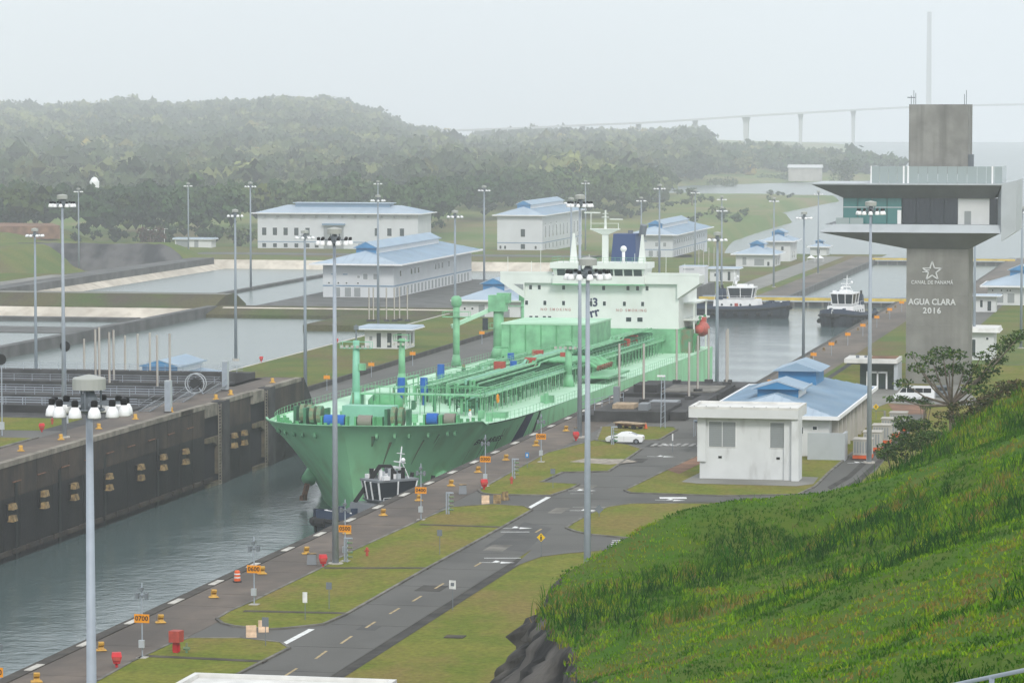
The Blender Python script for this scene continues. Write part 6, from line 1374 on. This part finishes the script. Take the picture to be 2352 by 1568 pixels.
p = G(1590, 1000); aw = tag(obj('door_awning', MB().xprism([(0, 2.2), (1.4, 1.75), (1.4, 1.68), (0, 2.1)], -.8, .9), 'roof_pale', loc=(p.x + 1.2, p.y - 1.5, 0)), 'small pale blue awning on posts left of the switch building', 'awning')
obj('post', MB().box(-.8, -.74, 1.3, 1.36, 0, 1.72).box(.84, .9, 1.3, 1.36, 0, 1.72).box(-.8, -.74, .05, .1, 0, 2.1).box(.84, .9, .05, .1, 0, 2.1), 'galv', aw)
# ================================================================== vehicles
def wheel(par, x, y, r=.33, w_=.2):
    o = obj('wheel', MB().cyl((x, y - w_ / 2, r), (x, y + w_ / 2, r), r, n=16), 'rubber', par); obj('rim', MB().cyl((x, y - w_ / 2 - .015, r), (x, y + w_ / 2 + .015, r), r * .62, n=14), 'alu_dark', o)
p = G(1433, 1019); car = thing('sedan_car', 'white four door saloon car parked side on at the grass islands', 'car', (p.x, p.y + .9, 0), R(2))
prof = [(-2.42, .45), (-2.45, .7), (-2.3, .82), (-1.35, .98), (-.55, 1.42), (.1, 1.5), (.75, 1.46), (1.65, 1.12), (2.25, 1.08), (2.42, .92), (2.45, .5), (2.3, .28), (1.95, .26), (1.87, .55), (1.55, .70), (1.2, .55), (1.12, .26), (-1.05, .26), (-1.13, .55), (-1.45, .70), (-1.78, .55), (-1.86, .26), (-2.25, .28)]
obj('body', MB().add([(x, -.88 + (.16 if z > 1.0 else 0), z) for x, z in prof] + [(x, .88 - (.16 if z > 1.0 else 0), z) for x, z in prof], [tuple(range(len(prof))), tuple(reversed(range(len(prof), 2 * len(prof))))] + [(i, len(prof) + i, len(prof) + (i + 1) % len(prof), (i + 1) % len(prof)) for i in range(len(prof))]), 'car_white', car)
obj('window', MB().add([(-1.02, -.80, 1.04), (-.52, -.735, 1.36), (-.08, -.735, 1.41), (-.08, -.80, 1.04)], [(0, 1, 2, 3)]), 'glass_dark', car); obj('window', MB().add([(0, -.80, 1.04), (0, -.735, 1.41), (.72, -.735, 1.38), (1.25, -.80, 1.08)], [(0, 1, 2, 3)]), 'glass_dark', car)
obj('windscreen', MB().add([(-1.30, -.66, 1.02), (-1.30, .66, 1.02), (-.6, .6, 1.41), (-.6, -.6, 1.41)], [(0, 1, 2, 3)]), 'glass_dark', car); obj('rear_window', MB().add([(.86, -.6, 1.43), (.86, .6, 1.43), (1.6, .66, 1.16), (1.6, -.66, 1.16)], [(0, 1, 2, 3)]), 'glass_dark', car)
for x in (-1.45, 1.55):
    for y in (-.80, .80): wheel(car, x, y)
obj('headlight', MB().box(-2.4, -2.0, -.86, -.7, .66, .8), 'glass_pale', car); obj('tail_light', MB().box(2.2, 2.46, -.87, -.6, .82, .95), 'brick_red', car); obj('mirror', MB().box(-1.0, -.82, -1.0, -.84, .98, 1.12), 'car_white', car); obj('door_line', MB().box(-.05, -.03, -.89, -.88, .35, 1.0), 'alu_dark', car)
def van(label, px, py, body, L=5.6, rot=0, suv=False):
    p = G(px, py); v = thing('passenger_van' if not suv else 'parked_car', label, 'van' if not suv else 'car', (p.x, p.y + 1, 0), R(rot)); h = 2.2 if not suv else 1.7
    pf = [(-L / 2, .4), (-L / 2 - .05, .85), (-L / 2 + .5, 1.05), (-L / 2 + 1.35, h - .15), (-L / 2 + 2.0, h), (L / 2 - .2, h - .02), (L / 2, h - .3), (L / 2, .4), (L / 2 - .7, .35), (L / 2 - .8, .62), (L / 2 - 1.15, .75), (L / 2 - 1.5, .62), (L / 2 - 1.6, .35), (-L / 2 + 1.6, .35), (-L / 2 + 1.5, .62), (-L / 2 + 1.15, .75), (-L / 2 + .8, .62), (-L / 2 + .7, .35)]
    obj('body', MB().add([(x, -.9, z) for x, z in pf] + [(x, .9, z) for x, z in pf], [tuple(range(len(pf))), tuple(reversed(range(len(pf), 2 * len(pf))))] + [(i, len(pf) + i, len(pf) + (i + 1) % len(pf), (i + 1) % len(pf)) for i in range(len(pf))]), body, v)
    zl, zh = h * .58, h * .88
    obj('window', MB().add([(-L / 2 + .85, -.915, zl), (-L / 2 + 1.35, -.915, zh), (-L / 2 + 1.85, -.915, zh), (-L / 2 + 1.85, -.915, zl)], [(0, 1, 2, 3)]), 'glass_dark', v)
    for k in range(3): a = -L / 2 + 1.95 + k * (L - 2.35) / 3; obj('window', MB().box(a, a + (L - 2.35) / 3 - .07, -.92, -.9, zl, zh), 'glass_dark', v)
    obj('windscreen', MB().add([(-L / 2 + .5, -.75, 1.1), (-L / 2 + .5, .75, 1.1), (-L / 2 + 1.25, .7, h - .25), (-L / 2 + 1.25, -.7, h - .25)], [(0, 1, 2, 3)]), 'glass_dark', v)
    for x in (-L / 2 + 1.15, L / 2 - 1.15):
        for y in (-.82, .82): wheel(v, x, y, .36)
    obj('bumper', MB().box(-L / 2 - .15, -L / 2 + .1, -.85, .85, .35, .6), 'black', v); return v
van('long white passenger van with dark windows parked at the tower foot', 2099, 921, 'car_white', 6.0)
van('dark car half hidden behind the white passenger van', 2150, 912, 'sign_grey', 4.6, 4, True)
p = G(375, 596, -19)
for k in range(3):
    tag(obj('road_barrier', MB().xprism([(-.35, 0), (.35, 0), (.1, 1.1), (-.1, 1.1)], 0, 3.2), 'yellow', loc=(p.x + k * 3.6, p.y + k * .6, -18.9)), 'yellow barrier on the far road near the gatehouse', 'barrier', 'yellow barriers by the gatehouse')

# worn joints and patches of the main road
for k in range(22):
    y = 205 + k * 12.0; obj('road_joint', MB().box(-73.1, -66.5, y, y + .09, -.02, .007), 'shoulder', road)
for k in range(9):
    y = 215 + k * 27 + random.uniform(0, 9); x = random.uniform(-72.6, -69.5); w_ = random.uniform(1.2, 2.6); l_ = random.uniform(2, 7)
    obj('road_patch', MB().box(x, x + w_, y, y + l_, -.02, .009), random.choice(['road_new', 'shoulder', 'kerb']), road)
# crew member at the tanker rail
pv_ = {'pelvis': (0, 0, .95, .16), 'chest': (0, -.03, 1.32, .19), 'neck': (0, -.03, 1.52, .075), 'head': (0, -.05, 1.68, .115), 'crown': (0, -.04, 1.78, .09), 'nose': (0, -.17, 1.68, .02)}
for sd, nm_ in ((-1, 'l'), (1, 'r')):
    pv_.update({nm_ + 'sh': (.19 * sd, -.02, 1.45, .085), nm_ + 'el': (.27 * sd, .04, 1.18, .06), nm_ + 'wr': (.24 * sd, -.16, .99, .042), nm_ + 'hand': (.22 * sd, -.24, .97, .04), nm_ + 'thumb': (.17 * sd, -.23, 1.0, .014), nm_ + 'f1': (.20 * sd, -.33, .95, .011), nm_ + 'f2': (.215 * sd, -.34, .945, .011), nm_ + 'f3': (.235 * sd, -.335, .94, .011), nm_ + 'f4': (.25 * sd, -.32, .94, .010),
                nm_ + 'hip': (.1 * sd, 0, .88, .115), nm_ + 'kn': (.11 * sd, -.02, .48, .08), nm_ + 'an': (.11 * sd, .02, .09, .055), nm_ + 'toe': (.12 * sd, -.16, .04, .045)})
nmv = list(pv_); ed_ = [('pelvis', 'chest'), ('chest', 'neck'), ('neck', 'head'), ('head', 'crown'), ('head', 'nose')]
for q in 'lr': ed_ += [('chest', q + 'sh'), (q + 'sh', q + 'el'), (q + 'el', q + 'wr'), (q + 'wr', q + 'hand'), (q + 'hand', q + 'thumb')] + [(q + 'hand', q + 'f%d' % i) for i in (1, 2, 3, 4)] + [('pelvis', q + 'hip'), (q + 'hip', q + 'kn'), (q + 'kn', q + 'an'), (q + 'an', q + 'toe')]
pm_ = bpy.data.meshes.new('body'); pm_.from_pydata([pv_[n][:3] for n in nmv], [(nmv.index(a), nmv.index(b)) for a, b in ed_], []); pm_.materials.append(MATS['tug_white'])
pr_ = thing('person', 'crew member in white coverall and orange helmet standing at the tanker side rail', 'person', (0, 0, 0))
po_ = obj('body', pm_, None, pr_); sk_ = po_.modifiers.new('skin', 'SKIN'); lay = pm_.skin_vertices[0] if len(pm_.skin_vertices) else None
if lay is None:
    bm_ = bmesh.new(); bm_.from_mesh(pm_); bm_.verts.layers.skin.verify(); bm_.to_mesh(pm_); bm_.free(); lay = pm_.skin_vertices[0]
for i, n in enumerate(nmv): lay.data[i].radius = (pv_[n][3], pv_[n][3]); lay.data[i].use_root = (n == 'pelvis')
po_.modifiers.new('smooth', 'SUBSURF').levels = 1
obj('helmet', MB().lathe([(.16, 1.74), (.14, 1.76), (.13, 1.84), (.06, 1.9)], 12), 'orange', pr_)
px_, py_ = lpt(1094, 972, 0); yl_ = py_; pr_.location = (SHX + px_ - .9, SHY + yl_, SHZ - math.sin(R(.86)) * yl_ + .03); pr_.rotation_euler = (0, 0, R(60))
# ================================================================== near hillside
CT = [  # photo pixel and distance: points of the slope
    (1240, 1398, 225), (1355, 1322, 233), (1420, 1262, 239), (1480, 1208, 245), (1600, 1198, 248), (1700, 1195, 250), (1850, 1192, 253), (1930, 1188, 256), (2010, 1136, 260), (2090, 1074, 263), (2220, 984, 267), (2352, 896, 271),
    (1300, 1568, 190), (1330, 1480, 207), (1500, 1568, 172), (1700, 1568, 158), (2000, 1568, 138), (2352, 1568, 116), (1500, 1350, 220), (1700, 1350, 213), (1850, 1250, 230), (2000, 1300, 205),
    (2000, 1450, 164), (2352, 1200, 186), (2352, 1000, 232), (2352, 1380, 150), (1600, 1260, 234), (2150, 1130, 225), (1420, 1450, 205)]
hp = [tuple(GD(*c)) for c in CT]
hp += [(-14, 70, 29.0), (-4, 40, 34.5), (8, 70, 32), (20, 120, 30), (30, 200, 30), (30, 280, 28), (-20, 90, 24.5), (-34, 120, 15), (-40, 160, 12), (5, 240, 25), (40, 40, 38)]
for x, y, z in ((-46, 290, 2), (-40, 310, 1), (-30, 330, 4), (-24, 360, 3), (-15, 330, 13), (-20, 300, 15), (0, 330, 20), (-42, 275, 6), (-37, 285, 5), (-28, 292, 9), (-43.5, 246, 7.5), (-38, 262, 9), (-30, 275, 10.5)): hp.append((x, y, z))
HP = np.array(hp)
def tps(r2): return np.where(r2 > 1e-9, r2 * np.log(r2 + 1e-12) * .5, 0)
A_ = HP[:, :2] / 100; n_ = len(A_); K = tps(((A_[:, None] - A_[None]) ** 2).sum(-1)) + np.eye(n_) * 2e-4; Pm = np.concatenate([np.ones((n_, 1)), A_], 1)
M_ = np.block([[K, Pm], [Pm.T, np.zeros((3, 3))]]); sol = np.linalg.solve(M_, np.concatenate([HP[:, 2], np.zeros(3)]))
def hz_(X, Y):
    q = np.stack([X.ravel(), Y.ravel()], 1) / 100; k = tps(((q[:, None] - A_[None]) ** 2).sum(-1)); z = k @ sol[:n_] + sol[n_] + q @ sol[n_ + 1:]
    z = z.reshape(X.shape); z = z + (fbm(X * .12, Y * .12, 61) - .47) * 1.1 + (fbm(X * .5, Y * .5, 63) - .47) * .35
    return z
# left brow: beyond this line the slope breaks off as a rock face
EDGE = np.array([(-16, 60), (-20, 110), (-26.5, 150), (-31.0, 172), (-35.2, 187), (-37.6, 200), (-41.8, 212), (-43.6, 220), (-44.6, 232), (-45.5, 250), (-46, 280), (-44, 320), (-40, 372)])
def edge_x(Y): return np.interp(Y, EDGE[:, 1], EDGE[:, 0])
uu = np.linspace(0, 1, 210); yy = np.linspace(40, 372, 330); UU, YY = np.meshgrid(uu, yy)
XX = edge_x(YY) + (UU ** 1.25) * (72 + 0 * YY); ZZ = np.maximum(hz_(XX, YY), -.3)
hill = grid_mesh('hillside', XX, YY, ZZ, 'hill_soil')
# rock face below the brow
vv = np.linspace(0, 1, 26); yr = np.linspace(60, 300, 220); VV, YR = np.meshgrid(vv, yr)
ztop = np.maximum(hz_(edge_x(YR), YR), 0) ; cr1 = (1 - np.abs(2 * fbm(YR * .22, VV * 2.6, 71) - 1) * 2.2) * 2.6 - .8; cr2 = (vnoise(YR * .9, VV * 7, 73) - .5) * 1.5 + (vnoise(YR * 2.3, VV * 16, 75) - .5) * .8
fade = np.clip(VV * 4, 0, 1)
XC = edge_x(YR) + .05 - (VV ** .8) * 7.0 * np.clip(ztop / 10, 0, 1) + (cr1 + cr2) * fade * np.clip(ztop / 8, 0, 1)
grid_mesh('rock_face', XC, YR + (fbm(YR * .4, VV * 4, 77) - .45) * 1.5 * fade, ztop * (1 - VV) - .6 * VV + (1 - np.abs(2 * VV - 1)) * cr2 * .5, 'rock', smooth=False)
# ---- grass on the slope: tufts of bent blades
def tufts(name, n, seed, hmin, hmax, blades, palette, yr=(60, 345), dens=None, wid=.035, spread=.22):
    r = np.random.default_rng(seed); Y = yr[1] - (yr[1] - yr[0]) * r.random(n) ** .8; X = edge_x(Y) - .5 + r.random(n) ** .9 * 62
    # keep what the lens could see, with a margin to each side
    px = PW / 2 + FPX * (X * RT[0] + Y * RT[1]) / (X * FW[0] + Y * FW[1]); keep = (px > 1050) & (px < 2750)
    X, Y = X[keep], Y[keep]; Z = hz_(X, Y); k = Z > .3
    X, Y, Z = X[k], Y[k], Z[k]
    p1 = fbm(X * .09, Y * .05, 81, 5); p2 = fbm(X * .35, Y * .2, 83, 4); tall = np.clip((p1 - .42) * 5, 0, 1)
    d = dens(p1, p2, X, Y) if dens is not None else np.ones(len(X)); k = r.random(len(X)) < d; X, Y, Z, p1, p2, tall = X[k], Y[k], Z[k], p1[k], p2[k], tall[k]
    m = len(X); V = np.empty((m, blades, 6, 3)); C = np.empty((m, blades, 6, 3))
    hh = (hmin + (hmax - hmin) * tall * r.uniform(.5, 1, m))[:, None] * r.uniform(.6, 1.15, (m, blades))
    ang = r.uniform(0, 2 * math.pi, (m, blades)); off = r.normal(0, spread, (m, blades, 2)); lean = r.uniform(.15, .75, (m, blades))
    bx = X[:, None] + off[..., 0]; by = Y[:, None] + off[..., 1]; bz = np.repeat(Z[:, None], blades, 1) - .08
    dx, dy = np.cos(ang), np.sin(ang); wa = r.uniform(0, 2 * math.pi, (m, blades)); wx, wy = np.cos(wa) * wid, np.sin(wa) * wid
    for i, (f, wf) in enumerate(((0, 1.0), (.55, .8), (1.0, .12))):
        cx_ = bx + dx * lean * hh * f ** 1.8; cy_ = by + dy * lean * hh * f ** 1.8; cz_ = bz + hh * (f - .18 * f * f * lean)
        for j, s_ in enumerate((-1, 1)): V[:, :, i * 2 + j] = np.stack([cx_ + wx * s_ * wf, cy_ + wy * s_ * wf, cz_], -1)
    pal = np.array(palette); t = np.clip((p2 - .34) * 3.2 + r.normal(0, .16, m), 0, .999) * (len(pal) - 1); i0 = t.astype(int); f = (t - i0)[:, None]
    col = pal[i0] * (1 - f) + pal[np.minimum(i0 + 1, len(pal) - 1)] * f
    col = col[:, None, None, :] * r.uniform(.75, 1.25, (m, blades, 1, 1)); C[:] = np.clip(col, .003, 1)
    V = V.reshape(-1, 3); C = C.reshape(-1, 3); b0 = np.arange(m * blades)[:, None] * 6
    F = np.concatenate([b0 + np.array([[0, 1, 3, 2]]), b0 + np.array([[2, 3, 5, 4]])]); print(name, m, len(F) * 2)
    return raw_mesh(name, V, F, 'grass_blade', cols=C, kind='stuff')
GRN = [(.03, .095, .002), (.065, .165, .002), (.105, .225, .002), (.15, .265, .003), (.18, .24, .006), (.20, .15, .03)]
def d1(p1, p2, X, Y): return np.clip(1.25 - np.clip((p2 - .56) * 5, 0, 1), .15, 1)
tufts('hill_grass', 84000, 91, .2, .5, 6, GRN, dens=d1, wid=.042)
tufts('tall_grass', 20000, 95, .5, 1.5, 5, [(.009, .05, .004), (.016, .08, .004), (.032, .11, .004), (.06, .135, .005)], dens=lambda p1, p2, X, Y: np.clip((p1 - .5) * 6, 0, 1), wid=.035, spread=.3)
tufts('dry_grass', 9000, 97, .25, .6, 5, [(.16, .12, .05), (.13, .09, .045), (.2, .14, .07)], dens=lambda p1, p2, X, Y: np.clip((p2 - .55) * 5, 0, .8) + .9 * (X < edge_x(Y) + 5) * (Y < 235) + .9 * ((Y > 226) & (Y < 264) & (X < -28) & (p1 + p2 > .9)), wid=.03)

# ================================================================== plants
def leafy(name, label, cat, loc, limbs, leaves, lsize, pal, seed, trunk_m='trunk', group=None):
    """limbs: list of ((x,y,z),(x,y,z),r0,r1); leaves: list of (centre, radius, count)"""
    r = np.random.default_rng(seed); t = thing(name, label, cat, loc, 0, group)
    if limbs:
        tb = MB()
        for a, c, r0, r1 in limbs: tb.cyl(a, c, r0, r1, 7)
        obj('trunk' if cat == 'tree' or cat == 'palm' else 'stems', tb, trunk_m, t)
    Vs = []; Cs = []
    for c, rad, n in leaves:
        d = r.normal(size=(n, 3)); d /= np.linalg.norm(d, axis=1)[:, None]; pos = np.array(c) + d * (np.array(rad) if not np.isscalar(rad) else rad) * r.uniform(.25, 1, (n, 1)) ** .5
        nr = r.normal(size=(n, 3)) * .7 + np.array([0, 0, .8]); nr /= np.linalg.norm(nr, axis=1)[:, None]; a = np.cross(nr, r.normal(size=(n, 3))); a /= np.linalg.norm(a, axis=1)[:, None]; b = np.cross(nr, a)
        s_ = lsize * r.uniform(.6, 1.3, (n, 1)); q = np.stack([pos - a * s_, pos - a * s_ * .1 + b * s_ * .5, pos + a * s_, pos - a * s_ * .1 - b * s_ * .5], 1); Vs.append(q.reshape(-1, 3))
        base = np.array(pal)[r.integers(0, len(pal), n)] * r.uniform(.7, 1.3, (n, 1)); Cs.append(np.repeat(base, 4, 0))
    V = np.concatenate(Vs); C = np.clip(np.concatenate(Cs), .003, 1); o = raw_mesh('crown' if cat in ('tree', 'palm') else 'foliage', V, np.arange(len(V)).reshape(-1, 4), 'leaf', cols=C, parent=t); return t
LEAF = [(.03, .065, .014), (.05, .10, .02), (.075, .13, .027), (.025, .055, .014), (.10, .13, .035)]
# spreading tree on the far side of the brow
D0 = 300.0
def T(px, py, d=D0): return np.array(GD(px, py, d))
tb_ = T(2190, 975); base = Vector((tb_[0], tb_[1], float(hz_(np.array([tb_[0]]), np.array([tb_[1]]))[0]) - .5))
def rel(px, py, d=D0): v = T(px, py, d); return (v[0] - base.x, v[1] - base.y, v[2] - base.z)
fork = rel(2185, 930); limbs = [((0, 0, -1), fork, .32, .22)]
lv = []
for px, py, dd, rad, n in ((2075, 880, 2, (1.0, 1.2, .45), 120), (2110, 845, -2, (1.2, 1.2, .5), 170), (2140, 825, 3, (1.2, 1.3, .5), 170), (2165, 808, 0, (1.3, 1.3, .55), 210), (2190, 815, -3, (1.3, 1.3, .5), 180), (2180, 850, 2, (1.5, 1.4, .6), 260), (2215, 845, -1, (1.5, 1.4, .6), 260), (2240, 870, 3, (1.4, 1.3, .55), 240),
                           (2265, 850, -2, (1.5, 1.4, .6), 240), (2285, 825, 2, (1.3, 1.3, .55), 210), (2300, 800, 0, (1.3, 1.2, .5), 190), (2325, 780, 3, (1.2, 1.2, .45), 170), (2345, 768, -2, (1.1, 1.1, .4), 140), (2060, 915, 0, (1.3, 1.2, .3), 120), (2110, 918, 2, (1.0, 1.2, .25), 80), (2240, 895, -3, (1.5, 1.4, .5), 190), (2290, 895, 2, (1.3, 1.3, .5), 150), (2140, 870, 4, (.9, 1, .4), 90), (2095, 815, 1, (.7, .8, .3), 50), (2255, 815, 0, (.9, .9, .35), 70)):
    c = rel(px, py, D0 + dd); lv.append((c, rad, n)); mid = tuple((np.array(fork) * .45 + np.array(c) * .55) + np.array([0, 0, -.35])); limbs += [(fork, mid, .13, .08), (mid, c, .08, .025)]
leafy('spreading_tree', 'spreading leafy tree with bare lower twigs in front of the control tower', 'tree', base, limbs, lv, .17, LEAF, 5)
def shrub(name, label, px, py, d, rx, rz, n, seed, pal=LEAF, group=None, lobes=9, ls=.14, floor=None):
    v = T(px, py, d); g = float(hz_(np.array([v[0]]), np.array([v[1]]))[0]) if floor is None else floor; g = min(g, v[2] - rz * .2); r = random.Random(seed); H = v[2] - g
    limbs = []; lv = []
    for k in range(lobes):
        c = (r.uniform(-1, 1) * rx * .75, r.uniform(-1, 1) * rx * .6, H + r.uniform(-.8, .6) * rz); lv.append((c, (rx * .42, rx * .42, rz * .42), n // lobes)); limbs.append(((c[0] * .2, c[1] * .2, -.3), c, .07, .02))
    return leafy(name, label, 'shrub', (v[0], v[1], g), limbs, lv, ls, pal, seed, group=group)
shrub('rounded_shrub', 'dense dark green shrub on the slope edge left of the spreading tree', 2120, 985, 292, 2.6, 1.0, 2200, 11); shrub('rounded_shrub', 'low dark green shrub where the slope meets the curved road', 2072, 1030, 285, 2.2, 1.1, 1500, 12)
shrub('rounded_shrub', 'dark shrub half hidden behind the bright grass brow', 2150, 1010, 284, 2.2, .9, 1300, 13)
OLV = [(.06, .07, .02), (.04, .06, .018), (.09, .09, .035), (.12, .085, .045)]
for k, (px, py) in enumerate(((2225, 945), (2265, 925), (2305, 905), (2345, 885), (2190, 965))): shrub('hillside_scrub', 'olive brown scrub growing along the brow below the spreading tree', px, py, 280 + k, 1.9, .8, 900, 20 + k, OLV, 'scrub along the brow')
v = T(2062, 940, 305)
shrub('rounded_shrub', 'small bush standing alone beside the passenger van', 2122, 932, 462, 1.6, .8, 500, 33, floor=0.0)
# palms and single trees at the forest edge
def palm(px, ptop, pbase, lab, zb=-16.0):
    p = G(px, pbase, zb); h = GY(px, ptop, p.y).z - zb; r = np.random.default_rng(px); t = thing('palm_tree', lab, 'palm', (p.x, p.y, zb))
    obj('trunk', MB().cyl((0, 0, -1), (.3, 0, h), .45, .3, 8), 'trunk_pale', t); Vs = []
    for k in range(18):
        a = k * 2.4; el = r.uniform(-.3, .9); L = 4.2; dx, dy = math.cos(a), math.sin(a); pts = [np.array([dx * L * f * math.cos(el * (1 - f)), dy * L * f * math.cos(el * (1 - f)), h + L * (math.sin(el) * f - .75 * f * f)]) for f in (0, .35, .7, 1)]
        s_ = np.array([-dy, dx, 0])
        for (a_, b_, w0, w1) in ((0, 1, .2, .55), (1, 2, .55, .5), (2, 3, .5, .05)): Vs += [pts[a_] - s_ * w0, pts[a_] + s_ * w0, pts[b_] + s_ * w1, pts[b_] - s_ * w1]
    V = np.array(Vs); raw_mesh('crown', V, np.arange(len(V)).reshape(-1, 4), 'leaf', cols=np.tile(np.array([[.035, .055, .02]]), (len(V), 1)), parent=t)
palm(84, 428, 530, 'tall palm tree rising above the forest edge'); palm(18, 436, 520, 'second shorter palm tree beside the tall one at the forest edge')
def far_tree(px, py, d, rx, rz, n, seed, lab, pal, ls=.7, name='broad_tree'):
    v = T(px, py, d); g = float(tz(np.array([v[0]]), np.array([v[1]]))[0]); g = max(g, -27.5); r = random.Random(seed); H = v[2] - g; lv = []; limbs = [((0, 0, -1), (0, 0, max(.5, H)), .6, .3)]
    for k in range(12): c = (r.uniform(-1, 1) * rx * .7, r.uniform(-1, 1) * rx * .6, H + r.uniform(-.7, .7) * rz); lv.append((c, (rx * .4, rx * .4, rz * .5), n // 12)); limbs.append(((0, 0, H * .5), c, .25, .08))
    leafy(name, lab, 'tree', (v[0], v[1], g), limbs, lv, ls, pal, seed)
FAR_HAZED = [(.06, .085, .04), (.08, .10, .045), (.05, .075, .04)]  # leaf greens lightened: part of the haze is put into the colour
far_tree(1790, 415, 3400, 30, 9, 1500, 41, 'wide flat topped dark tree clump on the shore beyond the fields', FAR_HAZED, 1.4); far_tree(1662, 420, 3200, 15, 7, 700, 42, 'ragged tree on the far field left of the flat topped clump', FAR_HAZED, 1.1); far_tree(1945, 395, 2900, 16, 11, 900, 43, 'pointed hazy tree beyond the fields left of the control tower', FAR_HAZED, 1.4)
far_tree(1512, 428, 2900, 11, 6, 500, 44, 'open crowned tree at the right end of the dark forest edge', FAR_HAZED, 1.0); far_tree(1590, 440, 2300, 5, 3, 260, 45, 'small round tree alone on the far field', FAR_HAZED, .9); far_tree(352, 545, 1500, 7, 4.5, 700, 46, 'reddish brown leafed tree behind the far gatehouse road', [(.10, .05, .04), (.08, .045, .035), (.07, .05, .03)], .8)
# water tank on the hill, white house on the shore, thin street lamps
p = GD(217, 425, 2050); t = thing('water_tank', 'small white water tank standing in the forest above the far poles', 'water tank', (p.x, p.y, p.z - 6)); obj('tank', MB().lathe([(2.4, 2), (2.9, 4), (2.9, 8), (1.6, 10.2), (.4, 10.8)], 12), 'trim_white', t); obj('legs', MB().cyl((0, 0, -12), (0, 0, 2.2), 1.2, n=8), 'trim_white', t)
p = GD(1850, 383, 3350); t = thing('distant_house', 'long pale house with grey roof on the far shore', 'house', (p.x, p.y, p.z - 6)); obj('wall', MB().box(-16, 16, -5, 5, -8, 5), 'pale_conc', t); obj('roof', MB().xprism([(-6, 5), (0, 8), (6, 5)], -17, 17), 'distant_roof', t)
for px, py in ((345, 575), (360, 575), (378, 572), (325, 560)):
    p = G(px, py, -19); t = thing('street_lamp', 'thin pale street lamp by the far gatehouse road', 'street lamp', (p.x, p.y, -19), 0, 'street lamps by the gatehouse'); obj('pole', MB().cyl((0, 0, 0), (0, 0, 9), .16, .1, 6), 'trim_white', t); obj('arm', MB().bar((-1.6, 0, 9), (1.6, 0, 9.1), .16, .16), 'trim_white', t)
# pipe railing of the viewing terrace in the corner
f0 = GD(2150, 1580, 40); f1 = GD(2420, 1524, 36); t = thing('terrace_fence', 'grey pipe fence rail in the corner on the grassy slope', 'fence', f0); dv = f1 - f0
obj('rail', MB().cyl((0, 0, 0), dv * 1.6, .024, n=10), 'galv', t)
for k in range(4): q = dv * (k * .5); obj('post', MB().cyl((q.x, q.y, q.z), (q.x, q.y, q.z - 2.6), .03, n=8), 'galv', t)
